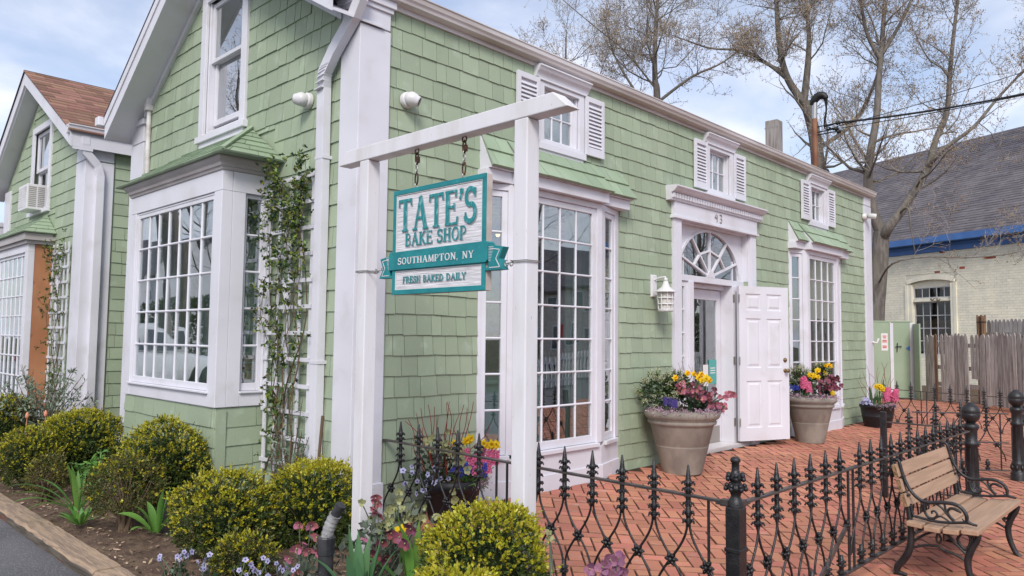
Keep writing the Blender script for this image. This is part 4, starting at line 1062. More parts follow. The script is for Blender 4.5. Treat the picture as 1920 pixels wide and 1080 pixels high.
# lettering: serif capitals built from strokes (height 1)
def arc(cx, cy, rx, ry, a0, a1, n=10): return [(cx+rx*math.cos(math.radians(a0+(a1-a0)*i/n)), cy+ry*math.sin(math.radians(a0+(a1-a0)*i/n))) for i in range(n+1)]
K, T_ = .17, .085
def serif(x, y, w=.16): return ([(x-w, y), (x+w, y)], .055)
GL = {
 'T': (.78, [([(.39, 0), (.39, 1)], K), ([(.02, .955), (.76, .955)], .09), ([(.05, 1), (.03, .78)], .06), ([(.73, 1), (.75, .78)], .06), serif(.39, .03)]),
 'A': (.84, [([(.12, 0), (.42, 1)], T_), ([(.40, 1), (.72, 0)], K), ([(.22, .36), (.60, .36)], .07), serif(.12, .03, .12), serif(.72, .03, .14)]),
 'E': (.66, [([(.14, 0), (.14, 1)], K), ([(.03, .965), (.60, .965)], .07), ([(.03, .035), (.63, .035)], .07), ([(.14, .52), (.50, .52)], .07), ([(.59, 1), (.57, .80)], .055), ([(.63, .0), (.66, .22)], .055), ([(.49, .62), (.49, .42)], .05)]),
 'S': (.60, [(arc(.30, .74, .22, .215, 20, 180, 9)+arc(.31, .70, .23, .20, 180, 255, 5)+arc(.27, .30, .25, .24, 70, -10, 6)+arc(.27, .26, .25, .225, -10, -165, 9), .135), ([(.53, .96), (.50, .72)], .05), ([(.04, .05), (.05, .30)], .05)]),
 "'": (.22, [([(.12, 1), (.13, .86)], .15), ([(.13, .88), (.05, .70)], .07)]),
 'B': (.66, [([(.14, 0), (.14, 1)], K), ([(.03, .965), (.32, .965)]+arc(.32, .745, .22, .22, 90, -90, 9)+[(.14, .525)], .075), ([(.14, .525), (.34, .525)]+arc(.34, .28, .25, .245, 90, -90, 9)+[(.03, .035)], .085)]),
 'K': (.74, [([(.14, 0), (.14, 1)], K), ([(.16, .42), (.58, .98)], T_), ([(.28, .55), (.64, .02)], K*.9), serif(.14, .03), serif(.14, .97), serif(.58, .97, .12), serif(.65, .03, .12)]),
 'H': (.80, [([(.16, 0), (.16, 1)], K), ([(.64, 0), (.64, 1)], K), ([(.16, .52), (.64, .52)], .075), serif(.16, .03), serif(.16, .97), serif(.64, .03), serif(.64, .97)]),
 'O': (.80, [(arc(.40, .5, .31, .455, 0, 360, 26), .125)]),
 'P': (.64, [([(.14, 0), (.14, 1)], K), ([(.03, .965), (.32, .965)]+arc(.32, .70, .25, .265, 90, -90, 10)+[(.14, .435)], .085), serif(.14, .03)]),
 'U': (.76, [([(.15, 1), (.15, .36)]+arc(.39, .36, .24, .32, 180, 360, 12)+[(.63, 1)], .12), serif(.15, .97), serif(.63, .97, .12)]),
 'M': (.94, [([(.13, 0), (.17, 1)], T_), ([(.17, 1), (.47, .05)], .14), ([(.47, .05), (.77, 1)], T_), ([(.77, 1), (.81, 0)], .15), serif(.13, .03, .11), serif(.81, .03, .13)]),
 'N': (.82, [([(.15, 0), (.15, 1)], T_), ([(.13, 1), (.66, .02)], .15), ([(.66, 0), (.66, 1)], T_), serif(.15, .03, .12), serif(.66, .97, .12), serif(.10, .97, .09)]),
 'Y': (.76, [([(.38, 0), (.38, .46)], K), ([(.10, .97), (.38, .44)], .13), ([(.38, .44), (.66, .97)], T_), serif(.38, .03), serif(.10, .97, .12), serif(.66, .97, .10)]),
 'F': (.60, [([(.14, 0), (.14, 1)], K), ([(.03, .965), (.57, .965)], .07), ([(.14, .52), (.45, .52)], .07), ([(.56, 1), (.55, .80)], .055), serif(.14, .03)]),
 'R': (.72, [([(.14, 0), (.14, 1)], K), ([(.03, .965), (.32, .965)]+arc(.32, .725, .23, .24, 90, -90, 10)+[(.14, .485)], .085), ([(.36, .48), (.64, .02)], .14), serif(.14, .03), serif(.65, .03, .09)]),
 'D': (.78, [([(.14, 0), (.14, 1)], K), ([(.03, .965), (.30, .965)]+arc(.30, .5, .37, .465, 90, -90, 14)+[(.03, .035)], .095)]),
 'I': (.36, [([(.18, 0), (.18, 1)], K), serif(.18, .03), serif(.18, .97)]),
 'L': (.60, [([(.14, 0), (.14, 1)], K), ([(.03, .035), (.56, .035)], .07), ([(.56, 0), (.58, .22)], .055), serif(.14, .97)]),
 ',': (.28, [([(.13, .10), (.12, .02)], .13), ([(.14, .03), (.06, -.16)], .06)]),
 ' ': (.42, [])}
def ribbon(mb, pts, w, fn, n0, n1):
    P = np.array(pts, float); m = len(P)
    d = np.zeros_like(P); d[1:-1] = unit(P[2:]-P[:-2]); d[0] = unit(P[1]-P[0]); d[-1] = unit(P[-1]-P[-2])
    if np.linalg.norm(P[0]-P[-1]) < 1e-6: d[0] = d[-1] = unit(P[1]-P[-2])
    nrm = np.stack([-d[:, 1], d[:, 0]], 1); A = P+nrm*w/2; B = P-nrm*w/2
    vs = [fn(*a, n0) for a in A]+[fn(*b, n0) for b in B]+[fn(*a, n1) for a in A]+[fn(*b, n1) for b in B]
    fs = []
    for i in range(m-1):
        fs += [(2*m+i, 2*m+i+1, 3*m+i+1, 3*m+i), (i, i+1, 2*m+i+1, 2*m+i), (m+i+1, m+i, 3*m+i, 3*m+i+1)]
    fs += [(0, 2*m, 3*m, m), (m-1, 2*m-1, 4*m-1, 3*m-1)]
    mb.add(vs, fs)
def text(s, u0, u1, v0, v1, n, th, m, shade=None, xs=None, parent=None, tall_first=1.0):
    """lettering set between u0..u1 (fractions of the sign), baseline v1, cap line v0"""
    tot = sum(GL[c][0]+.07 for c in s); H = v1-v0
    sx = (u1-u0)/tot
    x = 0
    for i, c in enumerate(s):
        w, st = GL[c]
        if st:
            mb = MB(); sh = MB(); hh = H
            for k, (pts, wd) in enumerate(st):
                asp = (sx*SW)/(H*SHh)
                Q = [((x+px), py) for px, py in pts]
                fn = lambda a, b, nn: sp(u0+a*sx, v1-b*hh, nn)
                ribbon(mb, Q, wd, fn, n, n+th+.00015*k)
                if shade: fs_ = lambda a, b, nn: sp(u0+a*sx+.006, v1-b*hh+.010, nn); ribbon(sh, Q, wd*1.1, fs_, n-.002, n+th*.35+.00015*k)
            obj('letter', mb, m, sg)
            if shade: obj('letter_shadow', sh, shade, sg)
        x += w+.07
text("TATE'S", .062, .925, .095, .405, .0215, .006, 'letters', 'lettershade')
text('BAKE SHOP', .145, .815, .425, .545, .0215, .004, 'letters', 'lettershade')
text('SOUTHAMPTON, NY', .085, .91, .655, .718, .0365, .0015, 'plasticw')
text('FRESH BAKED DAILY', .125, .815, .832, .893, .0215, .0035, 'letters', 'lettershade')
# chains and wire ties
def ring(mb, c, r1, r2, wire, axis_u, axis_v, n=12):
    mb.tube([V(*c)+V(*axis_u)*r1*math.cos(2*PI*i/n)+V(*axis_v)*r2*math.sin(2*PI*i/n) for i in range(n+1)], wire, 5, cap=False)
for y in (-1.145, -1.545):
    ch = thing('sign_chain', 'rusty chain nearest the shop wall, holding the sign under the beam' if y > -1.3 else 'rusty chain nearest the outer post, holding the sign under the beam', 'chain', (SX+.045, y, 2.37))
    mb = MB(); ring(mb, (SX+.045, y, 2.362), .017, .017, .004, (0, 1, 0), (0, 0, 1)); obj('eye_screw', mb, 'chain', ch)
    zz = [2.322, 2.285, 2.262, 2.243, 2.205]
    for k, z in enumerate(zz):
        big = k in (0, 4); mb = MB(); ring(mb, (SX+.045, y, z), .012 if big else .008, .034 if big else .016, .005 if big else .0028, (0, 1, 0) if k % 2 == 0 else (1, 0, 0), (0, 0, 1)); obj('link', mb, 'chain' if big else 'steel', ch)
    mb = MB(); mb.box(SX+.036, SX+.054, y-.018, y-.006, 2.295, 2.33); obj('clasp', mb, 'chain', ch)
    mb = MB(); ring(mb, (SX+.045, y, 2.163), .010, .014, .003, (1, 0, 0), (0, 0, 1)); obj('eye_screw', mb, 'steel', ch)
for y, z, q, lab in ((-.69, 1.692, -.85, 'wire tie holding the sign to the post beside the shop corner'), (-2.0, 1.672, -1.875, 'wire tie holding the sign to the outer post')):
    t = thing('wire_tie', lab, 'wire', (SX, y, z)); mb = MB()
    s_ = .050
    for dz in (0, .007):
        mb.tube([(SX+.0445+s_*a, y+s_*b, z+dz) for a, b in ((-1, -1), (1, -1), (1, 1), (-1, 1), (-1, -1))], .0022, 4)
    mb.tube([(SX-.004, y, z), (SX+.02, (y+q)/2, z+.004), (SX+.04, q, z+.003)], .003, 5); ring(mb, (SX+.04, q, z+.003), .012, .016, .003, (0, 1, 0), (0, 0, 1)); ring(mb, (SX+.03, (q*2+y)/3, z), .01, .014, .003, (1, 0, 0), (0, 0, 1)); obj('wire', mb, 'steel', t)

# ------------------------------------------------------------ cast iron fences
def finial_mesh(knobs=True):
    mb = MB()
    mb.lathe([(.009, .40), (.012, .415), (.02, .425), (.012, .44), (.013, .455), (.021, .465), (.013, .48), (.013, .535), (.014, .57), (.021, .58), (.012, .593), (.014, .603), (.022, .612), (.016, .622), (.013, .640), (.0045, .70), (.0, .703)], 8)
    for z, r, n in ((.432, .030, 6), (.472, .030, 6), (.515, .026, 6), (.585, .029, 6), (.618, .031, 6)):
        for k in range(n):
            a = 2*PI*(k+.5*(z > .5))/n; c = V(r*.78*math.cos(a), r*.78*math.sin(a), z)
            mb.blob(c, .0085, 5, 3, (1, 1, .8)); mb.blob(V(r*math.cos(a), r*math.sin(a), z-.008), .006, 4, 3)
    return mb.mesh('finial')
def rosette_mesh():
    mb = MB()
    for s in (-1, 1):
        mb.blob((0, s*.012, 0), .012, 6, 4)
        for k in range(6):
            a = 2*PI*k/6; mb.blob((.020*math.cos(a), s*.008, .020*math.sin(a)), .0105, 5, 3, (1, .8, 1)); mb.blob((.031*math.cos(a), s*.006, .031*math.sin(a)), .0065, 4, 3)
    return mb.mesh('rosette')
def bar_mesh(sgn):
    mb = MB(); P = []
    for i in range(13):
        t = i/12; P.append((sgn*.1*(1-math.cos(PI*t))*.5*2 if False else sgn*(.004+.092*(1-math.cos(PI*t))), sgn*.004, .42-.375*t+.0*t))
    mb.tube(P, .0065, 5); return mb.mesh('bar')
def cup_mesh():
    mb = MB(); mb.lathe([(.012, -.045), (.02, -.04), (.014, -.025), (.014, .0), (.022, .008), (.014, .018), (.022, .034), (.014, .045), (.012, .07), (.0, .072)], 8)
    for z in (-.03, .012, .034):
        for k in range(6): a = 2*PI*k/6; mb.blob((.021*math.cos(a), .021*math.sin(a), z), .008, 4, 3)
    return mb.mesh('cup')
FM = {}
for nm, me in (('finial', finial_mesh()), ('rosette', rosette_mesh()), ('bar', bar_mesh(1)), ('bar2', bar_mesh(-1)), ('cup', cup_mesh())):
    me.materials.append(Mt['iron']); FM[nm] = me
def fence(label, org, az, us, length, zoff, group=None, vert=(), rusty=False, scale=1.0, name='iron_fence', slope=0.0, cat='fence', u_start=0.0, rails=(.548, -.055)):
    """local frame: x along the fence, z up"""
    t = thing(name, label, cat, org, az, group); 
    if scale != 1: pass
    zs = lambda u: zoff+slope*u
    for z in rails:
        mb = MB(); mb.hexa([(u_start, -.016, z+zs(u_start)), (length, -.016, z+zs(length)), (length, .016, z+zs(length)), (u_start, .016, z+zs(u_start)), (u_start, -.016, z+.012+zs(u_start)), (length, -.016, z+.012+zs(length)), (length, .016, z+.012+zs(length)), (u_start, .016, z+.012+zs(u_start))])
        obj('rail', mb, 'rail', t, .002, loc=(0, 0, 0))
    for u in us:
        z = zs(u)
        link('finial', FM['finial'], t, (u, 0, z)); link('cup', FM['cup'], t, (u, 0, z))
        if u+.1 < length: link('bar', FM['bar'], t, (u, 0, z)); link('rosette', FM['rosette'], t, (u+.1, 0, z+.225))
        if u-.1 > u_start: link('bar', FM['bar2'], t, (u, 0, z)) 
        if u == us[0] and u-.1 > u_start+.02: link('rosette', FM['rosette'], t, (u-.1, 0, z+.225))
    for u in vert:
        mb = MB(); mb.tube([(u, 0, -.05+zs(u)), (u, 0, .55+zs(u))], .008, 6); obj('upright', mb, 'iron', t, loc=(0, 0, 0))
    return t
f1 = fence('black iron fence run from the shop corner to the square corner post', (0, 0, 0), -PI/2, [.205+.2*k for k in range(5)]+[1.51+.198*k for k in range(6)], 2.70, .008, vert=(1.165, 1.255, 2.61), slope=-.008)
f2 = fence('black iron fence run behind the bench', (.0, -2.752, 0), 0, [.225+.213*k for k in range(6)]+[1.62+.2*k for k in range(13)], 4.28, -.018, vert=(.08, 1.42, 1.50), slope=-.002)
mb = MB(); mb.beam((.92, 0, -.05), (1.42, 0, .22), .014, .03); obj('brace', mb, 'rail', f2, loc=(0, 0, 0))
f3 = fence('black iron fence run at the rear in front of the grey picket fence', (10.05, -.20, 0), -PI/2, [.03, .24, .45, .67+.13, 1.02, 1.25, 1.48, 1.69, 1.90, 2.11, 2.32, 2.53], 2.75, -.03, vert=(.60, .68), slope=-.022)
ga = fence('open gate leaf hinged at the nearer ball-topped post', (4.30, -2.70, 0), math.radians(91), [.22, .43], .66, -.005, name='iron_gate', cat='gate', group=None, u_start=.02, vert=(.05, ))
mb = MB(); mb.box(.625, .675, -.025, .025, -.16, .645); obj('gate_stile', mb, 'iron', ga, .003, loc=(0, 0, 0))
gb = fence('open gate leaf hinged at the farther ball-topped post', (6.28, -2.70, 0), math.radians(128), [.24, .50, .76], 1.0, -.01, name='iron_gate', cat='gate', u_start=.02, vert=(.10, .95), rails=(.548, .24, -.055))
f4 = fence('black iron fence run continuing past the farther ball-topped post', (6.42, -2.75, 0), 0, [.2+.2*k for k in range(10)], 2.3, -.02, vert=(.08,), slope=-.002)
# square corner post with turned top
t = thing('fence_corner_post', 'square black iron post where the two fence runs meet', 'fence post', (0, -2.752, -.2))
mb = MB(); mb.box(-.036, .036, -2.788, -2.716, -.3, .525); mb.box(-.041, .041, -2.793, -2.711, .32, .34); obj('shaft', mb, 'iron', t, .004)
mb = MB()
c = (0, -2.752, .525); mb.lathe([(.036, 0), (.036, .02), (.03, .035), (.022, .05), (.030, .075), (.043, .09), (.03, .105), (.022, .11), (.030, .125), (.038, .14), (.024, .155), (.018, .17), (.018, .205), (.024, .212), (.024, .222), (.014, .232), (0, .234)], 10, c)
for z, r in ((.085, .045), (.1, .04), (.132, .04), (.148, .036)):
    for k in range(6): a = 2*PI*(k+.5*(z > .12))/6; mb.blob((r*math.cos(a), c[1]+r*math.sin(a), c[2]+z), .013, 5, 3)
obj('turned_top', mb, 'iron', t)
mb = MB()
for p in ((0, -2.70), (.05, -2.752)): mb.box(p[0]-.02, p[0]+.02, p[1]-.02, p[1]+.02, .523, .553)
mb.box(-.025, .025, -2.725, -2.66, .5285, .5355); mb.box(.03, .10, -2.775, -2.73, .5275, .5345); obj('bracket', mb, 'rail', t)
def bollard(x, y, z0, label):
    t = thing('ball_top_post', label, 'fence post', (x, y, z0))
    mb = MB(); mb.lathe([(.075, -.1), (.075, .10), (.068, .115), (.058, .12), (.066, .15), (.058, .18), (.066, .20), (.06, .215), (.054, .23), (.050, .60), (.058, .61), (.064, .625), (.058, .64), (.05, .65), (.05, .74), (.062, .76), (.066, .79), (.05, .80), (.036, .81)], 16, (x, y, z0)); obj('shaft', mb, 'iron', t)
    mb = MB(); mb.lathe([(.036, .81), (.05, .825), (.070, .848), (.079, .885), (.076, .89), (.076, .90), (.079, .905), (.072, .935), (.05, .965), (.03, .975), (.026, .985), (.0, .992)], 18, (x, y, z0)); obj('ball', mb, 'iron', t)
    mb = MB()
    for k in range(8): a = 2*PI*k/8; mb.blob((x+.062*math.cos(a), y+.062*math.sin(a), z0+.16), .016, 5, 4, (1, 1, 2)); mb.tube([(x+.051*math.cos(a), y+.051*math.sin(a), z0+.24), (x+.049*math.cos(a), y+.049*math.sin(a), z0+.59)], .006, 4)
    obj('ornament', mb, 'iron', t)
bollard(4.38, -2.752, -.215, 'black ball-topped iron post at the end of the fence behind the bench')
bollard(6.32, -2.755, -.185, 'black ball-topped iron post on the far side of the gateway')
for x, y, z, lab in ((4.05, -2.45, -.16, 'plain square iron stake beside the open gate leaf'),):
    t = thing('iron_stake', lab, 'stake', (x, y, z)); mb = MB(); mb.box(x-.018, x+.018, y-.018, y+.018, z-.1, z+.62); obj('stake', mb, 'iron', t, .003)

# ------------------------------------------------------------ bench
bn = thing('garden_bench', 'bench of tan wooden slats on black scrolled iron ends', 'bench', (2.6, -3.05, -.2))
X0, X1 = 2.05, 3.20
def cat_(P, n=5):     # smooth curve through points
    P = [np.array(p, float) for p in P]; out = []
    for i in range(len(P)-1):
        p0, p1, p2, p3 = P[max(i-1, 0)], P[i], P[i+1], P[min(i+2, len(P)-1)]
        for k in range(n):
            t = k/n; out.append(.5*((2*p1)+(-p0+p2)*t+(2*p0-5*p1+4*p2-p3)*t*t+(-p0+3*p1-3*p2+p3)*t**3))
    out.append(P[-1]); return out
for X in (X0, X1):
    mb = MB()
    def sc_(P, r, n=5, k=5, flat=1.0):
        q = [(X, y, z) for y, z in cat_(P, k)]; r = np.interp(np.linspace(0, 1, len(q)), np.linspace(0, 1, len(r)), r) if not np.isscalar(r) else r
        mb.tube(q, r, 7 if np.isscalar(r) and r < .01 else 8)
    sc_([(-2.818, .50), (-2.812, .522), (-2.828, .534), (-2.852, .521), (-2.869, .456), (-2.891, .393), (-2.924, .336), (-2.969, .296), (-3.024, .284), (-3.105, .296), (-3.17, .296), (-3.212, .273), (-3.233, .237), (-3.236, .205), (-3.262, .190), (-3.290, .186)], [.009, .010, .011, .011, .011, .012, .012, .012, .010, .007])
    sc_([(-2.915, .26), (-2.928, .192), (-2.962, .181), (-3.051, .172), (-3.138, .177), (-3.223, .192), (-3.26, .19)], .009)
    sc_([(-2.994, .285), (-2.997, .24), (-3.003, .212), (-3.024, .189), (-3.052, .19), (-3.07, .214), (-3.056, .235), (-3.039, .229), (-3.042, .216)], [.007, .008, .009, .009, .008, .007, .006, .007])
    sc_([(-2.975, .29), (-2.985, .265), (-3.01, .262), (-3.02, .28)], .006)
    sc_([(-3.112, .290), (-3.119, .254), (-3.139, .221), (-3.167, .195)], .007); sc_([(-3.06, .285), (-3.097, .262), (-3.125, .227), (-3.16, .189)], .007)
    sc_([(-3.052, .19), (-3.085, .207), (-3.11, .200), (-3.14, .182)], .006)
    sc_([(-3.205, .25), (-3.183, .262), (-3.148, .268), (-3.130, .246), (-3.139, .221), (-3.16, .198)], [.006, .011, .008, .007, .008, .007])
    sc_([(-3.236, .205), (-3.222, .20), (-3.208, .215)], [.009, .006, .003])
    sc_([(-2.86, .44), (-2.888, .30), (-2.902, .222), (-2.912, .126), (-2.913, .028), (-2.900, -.04), (-2.866, -.105), (-2.832, -.150), (-2.822, -.19)], [.012, .014, .016, .019, .022, .023, .023, .022, .020])
    sc_([(-2.812, -.192), (-2.835, -.194), (-2.885, -.198)], [.02, .016, .010])
    sc_([(-3.298, .132), (-3.284, .09), (-3.262, .048), (-3.243, .005), (-3.233, -.045), (-3.240, -.11), (-3.262, -.175), (-3.285, -.215), (-3.312, -.226)], [.016, .018, .019, .021, .021, .020, .019, .018, .014])
    sc_([(-2.928, .022), (-2.99, .075), (-3.064, .110), (-3.122, .1), (-3.157, .067), (-3.198, .028), (-3.229, -.004)], .0085); sc_([(-2.922, -.018), (-2.988, .008), (-3.069, .018), (-3.105, .001), (-3.162, -.011), (-3.225, -.042)], .0085)
    sc_([(-3.208, .131), (-3.182, .088), (-3.195, .051), (-3.228, .030), (-3.252, .083), (-3.243, .118), (-3.208, .131)], .009)
    sc_([(-3.075, .11), (-3.062, .072), (-3.068, .045), (-3.082, .045), (-3.088, .072), (-3.075, .10)], .007); sc_([(-3.296, .125), (-3.268, .122), (-3.262, .085), (-3.28, .07)], .009)
    sc_([(-2.91, .135), (-3.0, .12), (-3.11, .122), (-3.21, .132), (-3.30, .138)], .012)
    e = obj('iron_end', mb, 'iron', bn)
    m2 = MB()
    for z, y in ((.427, -2.852), (.312, -2.879)): m2.box(X-.022, X+.03, y-.03, y+.03, z-.006, z+.006)
    obj('bracket', m2, 'iron', e)
bt = V(0, -2.832, .505); bb_ = V(0, -2.905, .240); ax = unit(bb_-bt); nn = np.cross(ax, (1, 0, 0)); nn = nn if nn[1] < 0 else -nn
for k in range(3):
    c0 = bt+ax*(k*.094); c1 = c0+ax*.083; n_ = nn*.013
    xa, xb = V(X0-.055, 0, 0), V(X1+.055, 0, 0)
    mb = MB(); P = [c0-n_, c1-n_, c1+n_, c0+n_]; mb.hexa([p+xa for p in P]+[p+xb for p in P]); s_ = obj('back_slat', mb, 'slat', bn, .004)
    mb = MB(); P = [c0-n_*.93+ax*.003, c1-n_*.93-ax*.003, c1+n_*.93-ax*.003, c0+n_*.93+ax*.003]; mb.hexa([p+xa-V(.0015, 0, 0) for p in P]+[p+xa+V(.02, 0, 0) for p in P]); obj('slat_end', mb, 'slatend', s_)
for k, (ya, yb, z) in enumerate(((-2.907, -2.996, .150), (-3.008, -3.098, .141), (-3.114, -3.203, .148), (-3.216, -3.309, .163))):
    mb = MB(); zz = z+.004; dz = (.006, 0, -.004, -.003)[k]
    mb.hexa([(X0-.07, ya, zz-.030+dz), (X1+.07, ya, zz-.030+dz), (X1+.07, yb, zz-.030), (X0-.07, yb, zz-.030), (X0-.07, ya, zz+dz), (X1+.07, ya, zz+dz), (X1+.07, yb, zz), (X0-.07, yb, zz)]); s_ = obj('seat_slat', mb, 'slat', bn, .005)
mb = MB(); mb.box(X0-.01, X1+.01, -3.11, -3.10, .06, .115); obj('stretcher', mb, 'iron', bn)

# ------------------------------------------------------------ planting
def boxwood(c, r, h, label, new=.6, dry=0.0, seed=0, dens=1.0, trunk=False, zbase=None, lump=.10, asym=(0, 0)):
    """clipped boxwood: sprigs of small leaves over a lumpy crown, stems and a dark heart"""
    g = np.random.default_rng(seed); c = V(*c); r *= .92; h *= .94; t = thing('boxwood_shrub', label, 'shrub', (c[0], c[1], c[2]-h), group='boxwood shrubs in the planting bed')
    ph = g.uniform(0, 6, 8)
    def rad(d): return 1+lump*(np.sin(3*d[:, 0]+ph[0])*np.sin(3.3*d[:, 1]+ph[1])+.8*np.sin(5*d[:, 2]+ph[2]+3*d[:, 0])*np.sin(4.2*d[:, 1]+ph[3]))+.04*np.sin(11*d[:, 0]+ph[4])*np.sin(12*d[:, 1]+ph[5])*np.sin(10*d[:, 2]+ph[6])
    n = int(1900*dens*(r/.3)**2*(.75+.25*h/r))
    d = unit(g.normal(size=(n, 3))); d = d[(d[:, 2] > -.80)]; n = len(d)
    S = V(r, r, h)
    base = c+d*S*(rad(d)*g.uniform(.90, .985, n))[:, None]
    ax = unit(d*V(1, 1, .9)+V(0, 0, .45)+g.normal(size=(n, 3))*.38)
    sl_len = g.uniform(.026, .058, n)*np.where(g.uniform(size=n) < .06, 1.9, 1.0)
    isnew = g.uniform(size=n) < np.clip(new*(.50+1.25*d[:, 2])+new*.30*(np.sin(6*d[:, 0]+ph[7])*np.sin(5*d[:, 1]+ph[0])), 0.03, .97)
    P, D, L, W, kind = [], [], [], [], []
    K = 9
    for k in range(K):
        f = (k+.4)/K; p = base+ax*(sl_len*f)[:, None]
        side = unit(np.cross(ax, g.normal(size=(n, 3)))); dd = side*(1.0-.55*f)+ax*(.45+.8*f)
        P.append(p); D.append(dd); s = g.uniform(.013, .021, n)*(1.05-.25*f); L.append(s); W.append(s*g.uniform(.5, .68, n)); kind.append(isnew & (k >= 2))
    P, D, L, W, kind = map(np.concatenate, (P, D, L, W, kind))
    m = int(n*2.2); d2 = unit(g.normal(size=(m, 3))); q = c+d2*S*(rad(d2)*g.uniform(.68, .9, m))[:, None]
    P2 = np.concatenate([P[~kind], q]); D2 = np.concatenate([D[~kind], d2+g.normal(size=(m, 3))*.8]); s = g.uniform(.013, .02, m)
    L2 = np.concatenate([L[~kind], s]); W2 = np.concatenate([W[~kind], s*.6])
    dryk = g.uniform(size=len(P2)) < dry
    link('foliage', qmesh('foliage', leaves(P2[~dryk], D2[~dryk], L2[~dryk], W2[~dryk]), 'boxwood'), t)
    if dry: link('pale_foliage', qmesh('pale_foliage', leaves(P2[dryk], D2[dryk], L2[dryk], W2[dryk]), 'boxdry'), t)
    if kind.any(): link('new_growth', qmesh('new_growth', leaves(P[kind], D[kind], L[kind]*1.22, W[kind]*1.2), 'boxtip'), t)
    for o in [o for o in COL.objects if o.parent == t]: o.matrix_parent_inverse = WORLD[t.name].inverted()
    zb = zbase if zbase is not None else bedz(c[0], c[1])
    mb = MB()
    for k in range(26 if trunk else 14):
        e = unit(g.normal(size=3)); e[2] = abs(e[2])*.8+.05 if not trunk else e[2]*.7+.25; e = c+e*S*.86
        a = V(c[0]+g.normal()*.02, c[1]+g.normal()*.02, zb-.02); mid = a+(e-a)*.5+g.normal(size=3)*.02*V(1, 1, .5)+V(0, 0, .04)
        mb.tube([a, a+(mid-a)*.4+V(0, 0, .03), mid, e], [.013 if trunk else .009, .009, .006, .0025], 5)
    if trunk: mb.tube([(c[0], c[1], zb-.03), (c[0]+.01, c[1], zb+.06), (c[0], c[1]+.01, zb+.14)], [.024, .021, .018], 7)
    obj('stems', mb, 'twig', t)
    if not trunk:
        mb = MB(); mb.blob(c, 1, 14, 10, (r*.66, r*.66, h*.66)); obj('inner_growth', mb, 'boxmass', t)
    return t
boxwood((-.967, 3.40, .27), .385, .315, 'large round dark boxwood before the gap between the houses', .55, seed=1, lump=.07)
boxwood((-1.411, 3.25, .185), .30, .265, 'spreading boxwood beside the timber at the far left', .45, .25, seed=2, lump=.12)
boxwood((-1.45, 2.62, .12), .150, .165, 'small pale twiggy boxwood beside the timber at the far left', .10, .7, seed=3, trunk=True, dens=.8)
boxwood((-1.14, 5.40, .30), .27, .31, 'dark boxwood below the neighbouring bay window', .35, seed=4)
boxwood((-1.00, 1.40, .30), .345, .34, 'round boxwood against the skirt of the front bay', .5, seed=5, lump=.08)
boxwood((-1.33, 1.15, .245), .255, .205, 'thin pale boxwood with its bare trunk showing', .22, .55, seed=6, trunk=True, dens=.75, lump=.13)
boxwood((-1.16, .02, .19), .305, .275, 'broad lumpy boxwood left of the tape-wrapped pipe', .62, .12, seed=7, lump=.15)
boxwood((-1.26, -.43, .05), .165, .135, 'low small yellowish boxwood among the pansies', .35, .4, seed=8)
boxwood((-.62, -.10, .195), .330, .300, 'tall rounded boxwood below the corner board', .62, seed=9, lump=.08)
boxwood((-.955, -2.06, .29), .292, .285, 'bright round boxwood at the foot of the outer sign post', .72, seed=10, lump=.09)
boxwood((-1.418, -2.36, .20), .245, .235, 'yellow-green boxwood nearest the camera below the sign', .85, seed=11)

def blade(mb, base, az, L, w, lean, droop, fold=.35, twist=0.0, n=8):
    """strap leaf: rises, leans out and droops; cross-section folded along the midrib"""
    p = V(*base); th = PI/2-lean; out = V(math.cos(az), math.sin(az), 0); sd = V(-math.sin(az), math.cos(az), 0)
    vs = []
    for i in range(n+1):
        t = i/n; ww = w*1.2*(.55+.9*t if t < .5 else 1.0)*(1-max(0, (t-.55)/.45)**1.7)*.5
        dr = out*math.cos(th)+V(0, 0, 1)*math.sin(th); nm = np.cross(sd, dr); s2 = sd*math.cos(twist*t)+nm*math.sin(twist*t)
        vs += [p+s2*ww+nm*(-fold*ww), p, p-s2*ww+nm*(-fold*ww)]
        p = p+dr*L/n; th -= droop/n*(.3+1.4*t)
    vs = [tuple(v) for v in vs]
    mb.add(vs, [(i*3+k, i*3+k+1, i*3+4+k, i*3+3+k) for i in range(n) for k in (0, 1)], True)
def strap_plant(c, label, specs, m='strap', name='strap_leaf_plant', cat='plant', group=None):
    t = thing(name, label, cat, c, group=group)
    for (az, L, w, lean, droop) in specs:
        mb = MB(); a = math.radians(az); blade(mb, (c[0]+.025*math.cos(a), c[1]+.025*math.sin(a), c[2]), a, L, w, lean, droop, twist=rng.uniform(-.4, .4)); obj('leaf', mb, m, t)
    return t
LFT, RGT, TOW = 134, -46, 226      # compass angles as the camera sees them: left, right, towards the camera
strap_plant((-1.44, 1.83, -.02), 'clump of long strap leaves flopping over the timber', [(150, .52, .036, .75, 1.5), (170, .50, .036, .85, 1.4), (185, .46, .034, .95, 1.2), (200, .40, .034, 1.0, 1.3), (140, .40, .034, .55, 1.2), (LFT, .36, .036, .12, .3), (100, .34, .034, .18, .4), (60, .34, .036, .3, .8), (RGT, .40, .032, .55, .9), (-20, .38, .034, .4, .7), (10, .36, .036, .3, .5), (230, .34, .034, .2, .4), (-70, .34, .03, .75, 1.2), (80, .30, .032, .15, .2)])
strap_plant((-1.27, .78, -.02), 'lone broad-leaved bulb plant on bare mulch beside the thin boxwood', [(140, .27, .052, .75, 1.1), (150, .22, .045, .30, .9), (RGT, .24, .046, .45, 1.5), (-70, .30, .042, .05, .2), (-30, .31, .04, .14, .2), (200, .20, .04, .9, 1.3), (100, .22, .044, .22, .9), (-10, .22, .04, .55, 1.1)])
